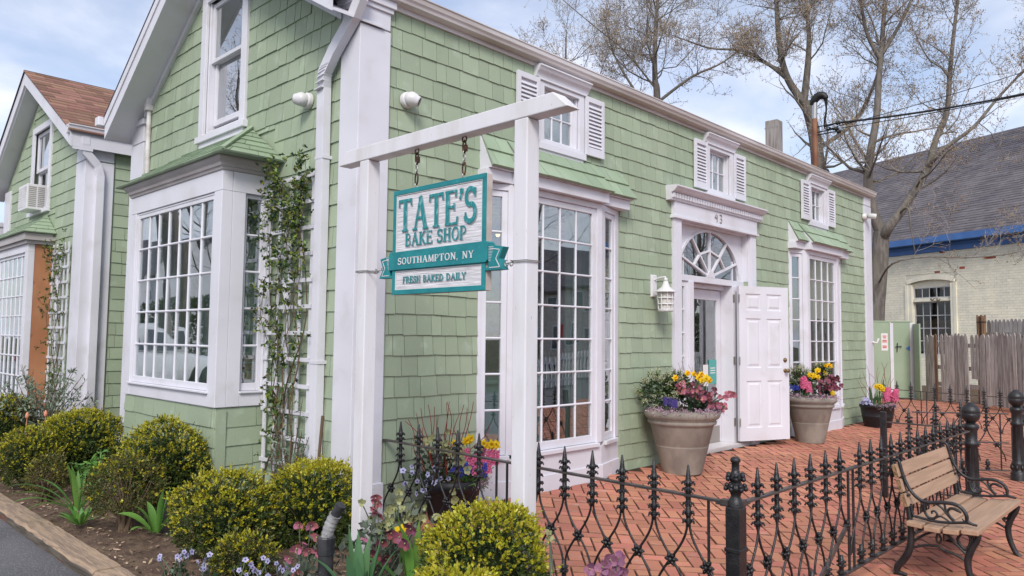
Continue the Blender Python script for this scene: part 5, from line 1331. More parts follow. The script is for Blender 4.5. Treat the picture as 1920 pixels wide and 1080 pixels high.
strap_plant((-1.15, -1.38, -.09), 'large clump of broad green leaves right of the tape-wrapped pipe', [(135, .44, .044, .45, 1.9), (120, .42, .04, .30, 1.3), (60, .44, .05, .06, .2), (20, .42, .052, .10, .2), (-20, .40, .052, .14, .3), (-50, .40, .048, .28, .4), (-60, .34, .05, .42, .6), (200, .38, .05, .12, .3), (230, .36, .052, .10, .2), (250, .34, .052, .25, .5), (280, .34, .05, .35, .6), (170, .30, .045, .4, .7), (300, .30, .045, .5, .7), (90, .48, .03, .12, .1), (-30, .50, .02, .18, .05)], 'strapb')
strap_plant((-.80, -1.36, -.05), 'upright bulb leaves between the maroon hellebores and the fence', [(134, .50, .045, .10, .2), (120, .44, .046, .15, .5), (-46, .46, .044, .28, .3), (-60, .40, .036, .40, .4), (200, .42, .046, .05, .7), (150, .34, .044, .5, 1.0), (20, .40, .04, .05, .1)])
strap_plant((-1.05, -1.98, -.08), 'few young bulb leaves in front of the hellebores', [(150, .34, .03, .25, .8), (90, .36, .024, .05, .1), (-40, .30, .026, .55, .8), (-60, .26, .024, .7, .9)])
strap_plant((-1.10, 4.35, .12), 'blue-green tulip leaves by the neighbouring bay', [(120, .26, .04, .4, .7), (160, .24, .04, .5, .8), (60, .26, .04, .2, .3), (-40, .26, .04, .45, .7), (220, .22, .04, .6, .8), (0, .22, .04, .3, .5)], 'strapb', 'tulip_plant')
tp = [o for o in COL.objects if o.name.startswith('tulip_plant')][0]
for x, y, z in ((-1.16, 4.50, .42), (-1.05, 4.28, .45), (-.90, 4.0, .42)):
    mb = MB(); mb.lathe([(.0, 0), (.016, .012), (.019, .03), (.012, .06), (.0, .072)], 8, (x, y, z)); mb.tube([(x, y, .1), (x, y, z)], .004, 4); obj('flower', mb, mat('tulip_bud', (.62, .25, .16), .5, .3) if 'tulip_bud' not in bpy.data.materials else bpy.data.materials['tulip_bud'], tp)
strap_plant((-1.52, 1.50, -.05), 'tuft of lime-green feathery foliage at the edge of the timber', [(k*33, rng.uniform(.09, .15), .022, rng.uniform(.2, 1.0), .6) for k in range(22)], 'strap', 'herb_plant')
t = strap_plant((-1.28, 1.95, .0), 'leafy bright green lily shoots behind the flopping strap leaves', [(k*47, rng.uniform(.12, .18), .022, .8, .5) for k in range(3)], 'strap', 'lily_plant')
mb = MB(); P, D = [], []
for k in range(6):
    a = rng.uniform(0, 6.28); e = V(-1.28+.16*math.cos(a), 1.95+.16*math.sin(a), .30+rng.uniform(-.08, .06)); b = V(-1.28, 1.95, -.02); mb.tube([b, b+(e-b)*.5+V(0, 0, .03), e], .005, 5)
    for f in np.linspace(.3, 1, 12):
        for q in range(3): P.append(b+(e-b)*f+V(0, 0, .03*math.sin(PI*f))); D.append(rng.normal(size=3)*V(1, 1, .4)+V(0, 0, .25))
obj('stem', mb, 'strap', t); o = link('foliage', qmesh('foliage', leaves(np.array(P), np.array(D), .065, .018), 'strap'), t); o.matrix_parent_inverse = WORLD[t.name].inverted()

# --- flower heads
def petal(mb, c, d, nrm, L, W, cup, tipw=.55):
    d = unit(V(*d)); nrm = unit(V(*nrm)); s = np.cross(nrm, d); c = V(*c)
    mb.add([c+s*W*.16, c+d*L*.4+s*W*.5+nrm*cup*L*.35, c+d*L*.82+s*W*tipw*.5+nrm*cup*L*.85, c+d*L+nrm*cup*L, c+d*L*.82-s*W*tipw*.5+nrm*cup*L*.85, c+d*L*.4-s*W*.5+nrm*cup*L*.35, c-s*W*.16, c+d*L*.55+nrm*cup*L*.42],
           [(0, 1, 7), (1, 2, 7), (2, 3, 7), (3, 4, 7), (4, 5, 7), (5, 6, 7), (6, 0, 7)])
def two(mb1, m1, mb2, m2, name):
    n = len(mb1.f); mb1.add(mb2.v, mb2.f, True); me = mb1.mesh(name); me.materials.append(Mt[m1]); me.materials.append(Mt[m2])
    me.polygons.foreach_set('material_index', [0]*n+[1]*(len(mb1.f)-n)); return me
def wheel(mb, n, L, W, cup, off=0.0, z=0.0):
    for k in range(n): a = 2*PI*(k+off)/n; petal(mb, (.002*math.cos(a), .002*math.sin(a), z), (math.cos(a), math.sin(a), 0), (0, 0, 1), L*rng.uniform(.92, 1.08), W, cup)
FL = {}
a = MB(); wheel(a, 3, .036, .026, .10); wheel(a, 3, .036, .024, .0, .5, -.001); b = MB(); b.lathe([(.008, .0), (.010, .012), (.015, .027), (.019, .030), (.013, .027), (.007, .012)], 9, cap=False); FL['daffodil'] = two(a, 'yellow', b, 'orange', 'flower')
a = MB(); wheel(a, 3, .036, .026, .10); wheel(a, 3, .036, .024, .0, .5, -.001); b = MB(); b.lathe([(.008, .0), (.010, .012), (.015, .027), (.019, .030), (.013, .027), (.007, .012)], 9, cap=False); FL['yellow'] = two(a, 'yellow', b, 'yellow', 'flower')
for nm, m in (('pink', 'pinkfl'), ('maroon', 'maroon'), ('mauve', 'mauve'), ('green', 'palegreen')):
    a = MB(); wheel(a, 3, .030, .034, .50); wheel(a, 2, .029, .032, .58, .4, -.002); b = MB(); b.blob((0, 0, .006), .0045, 5, 3); FL[nm] = two(a, m, b, 'palegreen', 'flower')
a = MB(); wheel(a, 5, .017, .018, .06); b = MB(); b.blob((0, 0, .002), .0055, 5, 3, (1, 1, .5)); FL['pansy'] = two(a, 'lilac', b, 'deepv', 'flower')
def hyacinth(m):
    mb = MB()
    for k in range(62):
        z = .012+.115*(k/62); a = k*2.4; r = .030*(1-.35*(k/62)**2)
        c = V(r*.7*math.cos(a), r*.7*math.sin(a), z); o = unit(V(math.cos(a), math.sin(a), .15))
        u_ = unit(np.cross(o, (0, 0, 1))); w_ = np.cross(u_, o)
        for q in range(5): b = 2*PI*q/5; petal(mb, c+o*.010, u_*math.cos(b)+w_*math.sin(b)+o*.3, o, .014, .007, .1)
        mb.tube([c*.4+V(0, 0, z*.6), c+o*.010], .003, 3, cap=False)
    me = mb.mesh('flower'); me.materials.append(Mt[m]); return me
FL['hyacinth'] = hyacinth('hyac'); FL['hyacinth_blue'] = hyacinth('violet')
def muscari():
    mb = MB()
    for k in range(30): z = .01+.05*k/30; a = k*2.4; r = .011*(1-.5*k/30); mb.blob((r*math.cos(a), r*math.sin(a), z), .0048, 4, 3)
    me = mb.mesh('flower'); me.materials.append(Mt['blue']); return me
FL['muscari'] = muscari()
def put(kind, t, p, d, s=1.0):
    o = link('flower', FL[kind], t, tuple(V(*p)-V(*t.location))); q = Vector(tuple(d)).to_track_quat('Z', 'Y'); q.rotate(Matrix.Rotation(0, 3, 'X')); o.rotation_euler = q.to_euler(); o.rotation_euler.rotate_axis('Z', rng.uniform(0, 6)); o.scale = (s, s, s); return o
def wp(o, t): o.matrix_parent_inverse = WORLD[t.name].inverted(); return o
TC = unit(V(-.72, -.69, 0)); RV = V(.69, -.72, 0)      # towards / across the view, for facing flower heads

def clump(name, label, cat, c, heads, leafm, nleaf=60, lr=.09, lz=(0, .12), lL=.05, lW=.028, stem='leafd', group=None, leafdir=.5):
    """heads: (kind, point, facing, scale); stems run from the clump's base to each head"""
    t = thing(name, label, cat, c, group=group)
    mb = MB()
    for (k, p, d, s) in heads:
        put(k, t, p, d, s); a = V(*c)+V(*(rng.normal(size=2)*.02), 0); p = V(*p); mb.tube([a, a+(p-a)*.6+V(0, 0, .02), p-unit(V(*d))*.004], .0032, 4)
    if heads: obj('stems', mb, 'leafg' if leafm != 'strap' else 'strap', t)
    if nleaf:
        P = V(*c)+np.stack([rng.normal(size=nleaf)*lr*.6, rng.normal(size=nleaf)*lr*.6, rng.uniform(*lz, nleaf)], 1)
        D = rng.normal(size=(nleaf, 3)); D[:, 2] = D[:, 2]*.5+leafdir; D[:, :2] += (P[:, :2]-V(*c)[:2])*6
        wp(link('foliage', qmesh('foliage', leaves(P, D, rng.uniform(.55, 1.0, nleaf)*lL, rng.uniform(.7, 1.2, nleaf)*lW, .12), leafm), t), t)
    return t
def jit(n, c, sp): return [V(*c)+rng.normal(size=3)*V(*sp) for _ in range(n)]
def face(up=.1, sp=.5): return TC+rng.normal(size=3)*sp*V(1, 1, .5)+V(0, 0, up)
clump('hellebore_plant', 'pink hellebores left of the tape-wrapped pipe', 'flower', (-1.25, -1.02, -.06), [('pink', p, face(-.75, .5), rng.uniform(.95, 1.3)) for p in [(-1.25, -.99, .345), (-1.215, -1.05, .35), (-1.245, -1.03, .26), (-1.235, -1.07, .23), (-1.27, -1.01, .235), (-1.20, -1.09, .295), (-1.20, -1.11, .225), (-1.265, -1.03, .11), (-1.30, -1.0, .19)]], 'leafg', 70, .10, (.02, .26), .075, .032)
clump('hellebore_plant', 'deep pink and maroon hellebores right of the tall boxwood', 'flower', (-.88, -1.05, -.05), [('pink', p, face(-.8, .5), 1.25) for p in [(-.80, -1.02, .42), (-.79, -1.03, .395), (-.80, -1.03, .355), (-.79, -1.04, .335), (-.95, -1.15, .25)]]+[('maroon', p, face(-.7, .7), 1.2) for p in [(-.90, -1.30, .30), (-.88, -1.34, .28), (-.94, -1.28, .26), (-.85, -1.40, .33), (-.98, -1.30, .21), (-.97, -1.22, .18), (-.90, -1.42, .27), (-.98, -1.36, .20)]], 'leafg', 130, .18, (.02, .34), .075, .034)
clump('hellebore_plant', 'pale green hellebores in front of the corner board plinth', 'flower', (-.62, -.95, -.05), [('green', p, face(-.1, .6), rng.uniform(.65, .95)) for p in jit(30, (-.58, -1.0, .29), (.12, .13, .045))], 'leafg', 130, .18, (.02, .34), .07, .034)
clump('hellebore_plant', 'mauve hellebores at the foot of the corner fence post', 'flower', (-.53, -2.43, -.16), [('mauve', p, face(-.1, .6), rng.uniform(1.0, 1.3)) for p in jit(14, (-.55, -2.43, .27), (.035, .045, .03))+jit(4, (-.76, -2.36, .255), (.03, .03, .012))], 'leafg', 50, .10, (.02, .40), .07, .03)
clump('daffodil_plant', 'single dark yellow double daffodil among the hellebores', 'flower', (-.82, -1.30, -.06), [('yellow', (-.82, -1.28, .285), TC, 1.1), ('yellow', (-.825, -1.275, .288), TC+V(.2, -.2, .2), .8)], 'strap', 0)
clump('dogtooth_plant', 'tiny white flower at the edge of the bright boxwood', 'flower', (-.84, -2.33, .2), [('green', (-.83, -2.32, .455), TC, .6), ('green', (-.835, -2.315, .475), TC+V(0, 0, .6), .5)], 'leafg', 8, .02, (.2, .25), .03, .012)
for (x, y, z, n, r, lab) in ((-1.565, -.28, .03, 9, .045, 'clump of lilac pansies beside the timber nearest the broad boxwood'), (-1.52, -.52, .035, 6, .04, 'small clump of lilac pansies between timber and low boxwood'), (-1.45, -.86, .06, 12, .06, 'lilac pansies in front of the low yellowish boxwood'), (-1.36, -.98, .07, 12, .06, 'thick clump of lilac pansies left of the pink hellebores')):
    clump('pansy_plant', lab, 'flower', (x, y, -.085), [('pansy', p, face(.4, .7), rng.uniform(.7, 1.0)) for p in jit(n, (x-.01, y-.01, z+.07), (r*.8, r*.8, .022))], 'leafd', 90, r*1.5, (.01, z+.10), .034, .022)

# --- black conduit wrapped with tape
t = thing('conduit_pipe', 'black conduit stub wrapped with grey tape among the flowers', 'pipe', (-1.185, -1.15, -.1))
mb = MB(); pc = (-1.185, -1.145); mb.lathe([(.038, -.12), (.038, .235)], 20, (*pc, 0)); obj('pipe', mb, 'pipe', t)
mb = MB(); mb.lathe([(.040, .215), (.0435, .216), (.0435, .296), (.040, .302), (.0, .303)], 12, (*pc, 0), smooth=False); obj('coupling', mb, 'pipe', t, .001)
cv = cat_([(-1.185, -1.147, .29), (-1.178, -1.153, .335), (-1.168, -1.166, .378), (-1.156, -1.19, .425), (-1.147, -1.212, .462)], 6)
mb = MB(); mb.tube(cv[:17], [.030+.0022*math.sin(i*2.1) for i in range(17)], 14); obj('tape_wrap', mb, 'tape', t)
mb = MB(); q = cv[15:]; mb.tube(q, .026, 14); obj('pipe_end', mb, 'pipe', t)
t = thing('edging_slab', 'dark slate shard standing behind the lone bulb plant', 'stone', (-1.17, .80, 0)); mb = MB(); mb.hexa([(-1.20, .92, -.08), (-1.12, .84, -.08), (-1.10, .86, -.08), (-1.18, .94, -.08), (-1.19, .91, .16), (-1.12, .85, .19), (-1.10, .87, .19), (-1.17, .93, .16)]); obj('slab', mb, 'black', t)

# --- climbers on trellises
def trellis(fr, u0, u1, z0, z1, n, label, cols=4, dz=.2, lattice=True):
    t = thing('trellis', label, 'trellis', tuple(fr((u0+u1)/2, z0, n)))
    for k in range(cols+1):
        u = u0+(u1-u0)*k/cols; mb = MB(); w = .015 if 0 < k < cols else .02; fr.box(mb, u-w, u+w, z0, z1, n-.006, n+.006); obj('upright', mb, 'white', t)
    z = z0+.06; 
    while z < z1:
        mb = MB(); fr.box(mb, u0-.03, u1+.03, z, z+.03, n+.0065, n+.0185); obj('slat', mb, 'white', t); z += dz
    if lattice:
        um = (u0+u1)/2
        for zc in (z0+(z1-z0)*.42, z0+(z1-z0)*.60, z0+(z1-z0)*.76):
            for s in (-1, 1):
                for o in (-.05, .0, .05):
                    mb = MB(); a, b = fr(um-s*.045, zc-.10+o, n+.022+.003*s), fr(um+s*.045, zc+.02+o+.05, n+.022+.003*s); mb.beam(a, b, .012, .005, fr.N); obj('lattice_bar', mb, 'white', t)
    return t
def vine(fr, u0, u1, z0, z1, n, label, nst=7, dens=1.0, seed=0, um=None):
    g = np.random.default_rng(seed); t = thing('climbing_vine', label, 'vine', tuple(fr((u0+u1)/2, z0, n)))
    mb = MB(); P, D, PT = [], [], []
    for s in range(nst):
        u = (um or (u0+u1)/2)+g.normal()*.09; z = z0; pts = []; tu = u0+(u1-u0)*(.08+.84*(s+.5)/nst); k = 0; ztop = z1-(g.uniform(0, .25) if s % 2 else g.uniform(.0, 1.1))
        while z < ztop:
            f = (z-z0)/(z1-z0); uu = u+(tu-u)*min(1, f*1.8)+.055*math.sin(3.5*z+s*1.9)+.03*math.sin(9*z+s)
            pts.append(fr(uu, z, n+.03+.022*math.sin(7*z+s*2))); z += .07
        if len(pts) > 3: mb.tube(pts, list(np.linspace(.009 if s < 2 else .005, .002, len(pts))), 5)
        for i, p in enumerate(pts):
            f = (p[2]-z0)/(z1-z0)
            for q in range(int(.9+dens*(3.4*f**1.7+(9*max(0, f-.74)/.26)))):
                if g.uniform() < .45 and f < .6: continue
                a = p+fr.U*g.normal()*.05+fr.N*abs(g.normal())*.05+V(0, 0, g.normal()*.05)
                d0 = unit(g.normal(size=3)+fr.N*.6)
                for lf in range(5): P.append(a+d0*.012*lf*.6); D.append(d0+g.normal(size=3)*.9)
        for q in range(2):
            i = int(g.uniform(.3, 1)*(len(pts)-1)); a = pts[i]; e = a+fr.U*g.normal()*.14+fr.N*.06+V(0, 0, g.uniform(.0, .16)); mb.tube([a, (a+e)/2+V(0, 0, .03), e], [.004, .003, .0015], 4)
            for f in np.linspace(.3, 1, 7):
                for lf in range(3): P.append(a+(e-a)*f); D.append(g.normal(size=3))
    P, D = np.array(P), np.array(D); L = g.uniform(.022, .042, len(P))
    obj('stems', mb, 'twig', t)
    dk = g.uniform(size=len(P)) < .45; nw = (g.uniform(size=len(P)) < .12) & ~dk
    for nm, msk, m in (('foliage', dk, 'leafd'), ('foliage', ~dk & ~nw, 'leafy'), ('new_growth', nw, 'boxdry')):
        wp(link(nm, qmesh(nm, leaves(P[msk], D[msk], L[msk], L[msk]*.55), m), t), t)
trellis(GAB, .50, 1.15, .25, 2.55, .05, 'white trellis on the gable between front bay and downspout')
vine(GAB, .46, 1.20, .0, 2.72, .05, 'twining vine with young leaves on the trellis beside the front bay', 9, 1.15, 3, .85)
trellis(NG, 5.98, 6.62, .35, 2.45, .05, 'white trellis on the neighbouring gable beside the bare plywood', 4, .19, True)
vine(NG, 5.90, 6.66, .0, 2.62, .05, 'sparse vine on the trellis of the neighbouring house', 6, .55, 5)
def bushy(c, r, h, label, m, seed, nst=22, leafL=.05, leafW=.012, spread=.5, name='silver_shrub', per=26, cat='shrub'):
    g = np.random.default_rng(seed); t = thing(name, label, cat, c); mb = MB(); P, D = [], []; c = V(*c)
    for s in range(nst):
        a = g.uniform(0, 6.28); rr = r*math.sqrt(g.uniform(.05, 1)); e = c+V(rr*math.cos(a), rr*math.sin(a), h*g.uniform(.55, 1.0)*(1-.3*(rr/r)**2)); m1 = c+(e-c)*.5*V(.75, .75, 1)
        b = c+V(*(g.normal(size=2)*.03), 0); pts = cat_([b, m1, e], 5); mb.tube(pts, list(np.linspace(.009, .002, len(pts))), 5)
        for k in range(per):
            f = g.uniform(.3, 1.0); p = pts[int(f*(len(pts)-1))]; d = g.normal(size=3)+V(0, 0, .5); P.append(p+g.normal(size=3)*.012); D.append(d)
    P, D = np.array(P), np.array(D); L = g.uniform(.6, 1.3, len(P))*leafL
    obj('stems', mb, 'twig', t); wp(link('foliage', qmesh('foliage', leaves(P, D, L, L*leafW/leafL), m), t), t)
    return t
bushy((-.85, 5.25, .0), .62, 1.02, 'loose silvery shrub in front of the neighbouring corner board', 'leafsilver', 21, 46, .06, .017, per=44)
bushy((-.42, .56, .0), .26, .98, 'thin silvery shrub at the foot of the trellis by the downspout', 'leafsilver', 22, 14, .05, .013, per=30)
# cut canes by the downspout
mb = MB(); mb.tube([(-.36, .30, .0), (-.37, .25, .45), (-.38, .20, .74)], .012, 6); obj('cut_cane', mb, 'twig', label='bare cut cane leaning beside the downspout', cat='stick')

# ------------------------------------------------------------ planters and what grows in them
def lathe_pot(name, label, c, prof, m, group=None, soil_r=None, soil_z=None):
    t = thing(name, label, 'planter', c, group=group); mb = MB(); mb.lathe(prof, 40, c, cap=False); mb.lathe([(prof[0][0], prof[0][1]), (0, prof[0][1])], 40, c, cap=False); obj('pot', mb, m, t)
    mb = MB(); mb.lathe([(soil_r, soil_z), (0, soil_z+.02)], 24, c, cap=False); obj('soil', mb, 'soil', t); return t
def cpot(c, s, zs, label):
    pr = [(.200, 0), (.207, .02), (.268, .258), (.270, .262), (.264, .268), (.272, .276), (.318, .455), (.326, .468), (.345, .478), (.352, .495), (.345, .512), (.340, .518), (.372, .535), (.388, .560), (.388, .582), (.372, .602), (.345, .612), (.325, .605), (.315, .56), (.31, .50)]
    lathe_pot('concrete_planter', label, c, [(r*s, z*zs) for r, z in pr], 'concrete', 'concrete planters flanking the door', .312*s, .55*zs)
P1 = V(3.42, -.40, gz(3.4, -.4)); P2 = V(6.62, -.40, gz(6.6, -.4)); P3 = V(9.15, -.42, gz(9.1, -.42)); P0 = V(.42, -.285, -.05)
cpot(P1, .98, 1.03, 'concrete planter left of the doorway with pieris and dark hellebores'); cpot(P2, .86, .98, 'concrete planter behind the open door with pink hyacinth')
bp = [(.19, 0), (.195, .01), (.225, .16), (.228, .165), (.225, .17), (.245, .30), (.258, .305), (.258, .34), (.245, .345), (.235, .30)]
lathe_pot('black_planter', 'black tub planter at the far end of the shop wall', P3, bp, 'blackpot', 'black tub planters', .236, .31)
bp0 = [(.16, 0), (.165, .01), (.205, .24), (.218, .25), (.226, .262), (.228, .325), (.215, .33), (.20, .28)]
lathe_pot('black_planter', 'black tub planter behind the fence with red twigs', P0, bp0, 'blackpot', 'black tub planters', .205, .28)
def at(P, dx, z, tow=0.0): return P+RV*dx+TC*tow+V(0, 0, z)
def pieris(P, dx, z, r, label, npan=26, seed=0):
    g = np.random.default_rng(seed); c = at(P, dx, z); t = thing('pieris_shrub', label, 'shrub', tuple(c-V(0, 0, r)))
    n = 620; d = unit(g.normal(size=(n, 3))); p = c+d*V(r, r, r*.95)*g.uniform(.45, 1.0, n)[:, None]; D = d+g.normal(size=(n, 3))*.7
    wp(link('foliage', qmesh('foliage', leaves(p, D, g.uniform(.035, .065, n), g.uniform(.012, .019, n)), 'leafd'), t), t)
    n2 = 120; d2 = unit(g.normal(size=(n2, 3))+V(0, 0, .6)); p2 = c+d2*r*g.uniform(.85, 1.05, n2)[:, None]; wp(link('new_growth', qmesh('new_growth', leaves(p2, d2+g.normal(size=(n2, 3))*.5, .045, .014), 'leafy'), t), t)
    mb = MB(); Q, D = [], []
    for k in range(npan):
        d = unit(g.normal(size=3)+V(0, 0, .9)+TC*.4); b = c+d*r*.95; e = b+d*.06+V(0, 0, .02); mb.tube([c, b, e], .002, 3)
        for q in range(26): f = g.uniform(0, 1); Q.append(b+(e-b)*f+g.normal(size=3)*.012); D.append(g.normal(size=3)-V(0, 0, .4))
    obj('stems', mb, 'leafy', t); wp(link('blossoms', qmesh('blossoms', leaves(np.array(Q), np.array(D), .013, .011, .3), 'creamfl'), t), t)
def alyssum(P, R, z, a0, a1, label, m='alyss', n=900, seed=0, name='alyssum_plant'):
    g = np.random.default_rng(seed); th = np.radians(g.uniform(a0, a1, n)); k = 9*np.sin(7*th)+0
    rr = R+g.normal(size=n)*.028; cl = np.round(th*9)/9; th = cl+g.normal(size=n)*.045
    p = np.stack([P[0]+rr*np.cos(th), P[1]+rr*np.sin(th), P[2]+z+g.normal(size=n)*.014+.02*np.sin(cl*17)], 1)
    t = thing(name, label, 'flower', tuple(at(P, 0, z))); D = g.normal(size=(n, 3))+V(0, 0, .6)
    wp(link('blossoms', qmesh('blossoms', leaves(p, D, .015, .013, .1), m), t), t)
    q = p[:n//2]-V(0, 0, .018)+g.normal(size=(n//2, 3))*.012; wp(link('foliage', qmesh('foliage', leaves(q, g.normal(size=(n//2, 3)), .018, .007), 'leafg'), t), t)
def twigs(P, dx, z, pts, label, m, r=.003, name='twig_bundle'):
    b = at(P, dx, z); t = thing(name, label, 'twigs', tuple(b))
    for (x, h, tw, lean) in pts:
        a = at(P, dx+x*.35, z, tw*.5); e = at(P, dx+x, h, tw); mid = a+(e-a)*.5+RV*rng.normal()*.022; q = a+(e-a)*.78+RV*rng.normal()*.025
        mb = MB(); mb.tube(cat_([a, mid, q, e], 4), list(np.linspace(r, r*.5, 13)), 5); obj('twig', mb, m, t)
def daffs(P, dx, z0, heads, label, kind='daffodil', nl=12, lz=.26):
    c = at(P, dx, z0); t = clump('daffodil_plant', label, 'flower', tuple(c), [(k if isinstance(k, str) else kind, at(P, x, z, tw), unit(TC+RV*rng.normal()*.5+V(0, 0, .12)), s) for (x, z, tw, s, k) in heads], 'strap', 0)
    for k in range(nl):
        mb = MB(); a = rng.uniform(0, 6.28); blade(mb, c+V(*(rng.normal(size=2)*.03), 0), a, lz*rng.uniform(.7, 1.15), .016, rng.uniform(.02, .35), rng.uniform(.1, .6)); obj('leaf', mb, 'strapb', t)
# planter by the doorway
pieris(P1, -.235, .80, .19, 'pieris with cream blossom sprays in the planter left of the doorway', 34, 31)
pieris(P1, -.05, .86, .13, 'smaller cream pieris in the middle of the planter left of the doorway', 18, 32)
daffs(P1, .10, .58, [(.03, 1.0, .12, 1.0, 0), (-.10, .955, .16, 1.0, 0), (.10, .99, .1, .95, 0), (.14, .955, .13, 1.0, 0), (.185, .985, .05, 1.0, 0), (.235, .955, .06, 1.1, 'yellow'), (.22, .94, .12, 1.0, 'yellow'), (.255, .93, .1, 1.0, 0), (.165, .93, .16, .9, 'yellow')], 'orange-cupped daffodils in the planter left of the doorway')
clump('hellebore_plant', 'dusky maroon hellebores trailing over the right of the doorway planter', 'flower', tuple(at(P1, .15, .58)), [('maroon' if rng.uniform() < .6 else 'pink', p, face(-.1, .7), rng.uniform(.9, 1.3)) for p in [at(P1, x, .84-.55*max(0, x-.1)**1.0+rng.normal()*.045, .16+rng.normal()*.06) for x in np.linspace(-.06, .40, 46)]]+[('pink', at(P1, x, z, .1), face(0, .5), 1.2) for x, z in ((.44, .80), (.465, .785), (.49, .80), (.50, .79), (.42, .76))], 'leafd', 200, .17, (.02, .22), .075, .03)
put_h = clump('hyacinth_plant', 'deep violet hyacinths at the left front of the doorway planter', 'flower', tuple(at(P1, -.16, .56, .18)), [('hyacinth_blue', at(P1, x, .66+rng.uniform(0, .03), .26+rng.normal()*.02), V(0, 0, 1)+rng.normal(size=3)*.12, .68) for x in (-.21, -.17, -.13, -.15)], 'strap', 8, .03, (0, .08), .1, .015)
alyssum(P1, .345, .625, 150, 330, 'mauve alyssum spilling along the rim of the doorway planter', n=1100, seed=41)
twigs(P1, .02, .58, [(-.02, 1.12, 0, 0), (.04, 1.08, .03, 0), (-.06, 1.10, .02, 0), (.10, 1.06, -.02, 0), (.15, 1.04, 0, 0), (-.10, 1.05, .0, 0)], 'brown twigs among the daffodils of the doorway planter', 'browntwig')
# planter behind the door
pieris(P2, -.12, .80, .15, 'cream pieris in the planter behind the open door', 24, 33)
pieris(P2, .16, .90, .11, 'small cream pieris behind the daffodils by the far tall window', 16, 34)
daffs(P2, -.05, .55, [(-.08, .885, .18, 1.1, 'yellow'), (-.05, .88, .2, 1.2, 'yellow'), (-.015, .88, .18, 1.1, 'yellow'), (.05, .935, .12, 1.2, 'yellow'), (.075, .945, .1, 1.1, 'yellow'), (.03, .86, .2, 1.0, 'yellow'), (.16, .905, .1, 1.1, 'yellow'), (.20, 1.0, .05, 1.0, 0), (.235, 1.01, .05, 1.0, 0), (.275, 1.0, .0, 1.1, 0)], 'bright yellow daffodils in the planter behind the open door')
clump('hyacinth_plant', 'pink hyacinths in the planter behind the open door', 'flower', tuple(at(P2, -.14, .55, .12)), [('hyacinth', at(P2, x, z, .2), V(0, 0, 1)+rng.normal(size=3)*.15, 1.15) for x, z in ((-.16, .70), (-.12, .72), (-.085, .65))], 'strap', 8, .03, (0, .1), .12, .016)
clump('heuchera_plant', 'wine-red leafy heuchera in the planter behind the open door', 'flower', tuple(at(P2, .20, .58)), [('maroon', p, face(.1, .8), rng.uniform(1.0, 1.5)) for p in jit(44, at(P2, .20, .78, .1), (.08, .08, .055))], 'leafd', 60, .10, (0, .12), .06, .03)
alyssum(P2, .300, .60, 150, 330, 'pale alyssum along the rim of the planter behind the open door', n=800, seed=42)
clump('violet_plant', 'blue violets at the left of the planter behind the open door', 'flower', tuple(at(P2, -.22, .55)), [('muscari', p, V(0, 0, 1), 1.2) for p in jit(10, at(P2, -.22, .68, .12), (.03, .03, .02))], 'leafd', 40, .05, (0, .1), .04, .02)
twigs(P2, -.1, .58, [(x, z, 0, 0) for x, z in ((-.19, 1.0), (-.12, 1.06), (-.06, 1.08), (-.02, 1.03), (.04, .98), (-.15, 1.02), (-.09, .98))], 'brown twigs in the planter behind the open door', 'browntwig')
mb = MB(); mb.blob(at(P2, .20, .655, .24), .03, 10, 8, (1, 1, 1.25)); obj('easter_egg', mb, 'yellow', cat='egg', label='yellow toy egg resting on the alyssum of the planter behind the open door')
# far black tub
daffs(P3, .0, .30, [(-.03, .62, .05, 1.3, 'yellow'), (.0, .63, .05, 1.3, 'yellow'), (.03, .61, .05, 1.4, 'yellow'), (.06, .625, 0, 1.3, 'yellow'), (.05, .58, .08, 1.3, 'yellow'), (.085, .60, 0, 1.2, 'yellow')], 'yellow daffodils in the far black tub')
clump('hyacinth_plant', 'pink hyacinths in the far black tub', 'flower', tuple(at(P3, .16, .30)), [('hyacinth', at(P3, x, z, .1), V(0, 0, 1)+rng.normal(size=3)*.3, 1.3) for x, z in ((.10, .42), (.15, .45), (.20, .43), (.24, .40), (.12, .38), (.18, .38))], 'strap', 10, .04, (0, .1), .12, .018)
alyssum(P3, .235, .335, 190, 350, 'pale pink alyssum on the rim of the far black tub', n=600, seed=43)
clump('pansy_plant', 'lilac pansies at the left of the far black tub', 'flower', tuple(at(P3, -.19, .30)), [('pansy', p, face(.5, .5), 1.3) for p in jit(26, at(P3, -.20, .40, .06), (.05, .05, .025))], 'leafd', 60, .06, (0, .08), .035, .02)
strap_plant(tuple(at(P3, -.11, .30, .08)), 'broad upright leaf blades in the far black tub', [(134, .34, .06, .05, .1), (226, .30, .05, .25, 2.2), (-46, .28, .04, .1, .2)], 'strapb', 'tulip_plant')
twigs(P3, .0, .32, [(x, z, 0, 0) for x, z in ((-.26, .80), (-.22, .85), (-.15, .95), (-.12, .83), (.02, .92), (.08, 1.0), (.12, .93), (.17, .98), (.22, .80), (.05, .85), (.27, .75), (-.3, .72))], 'tall brown twigs in the far black tub', 'browntwig', .0045)
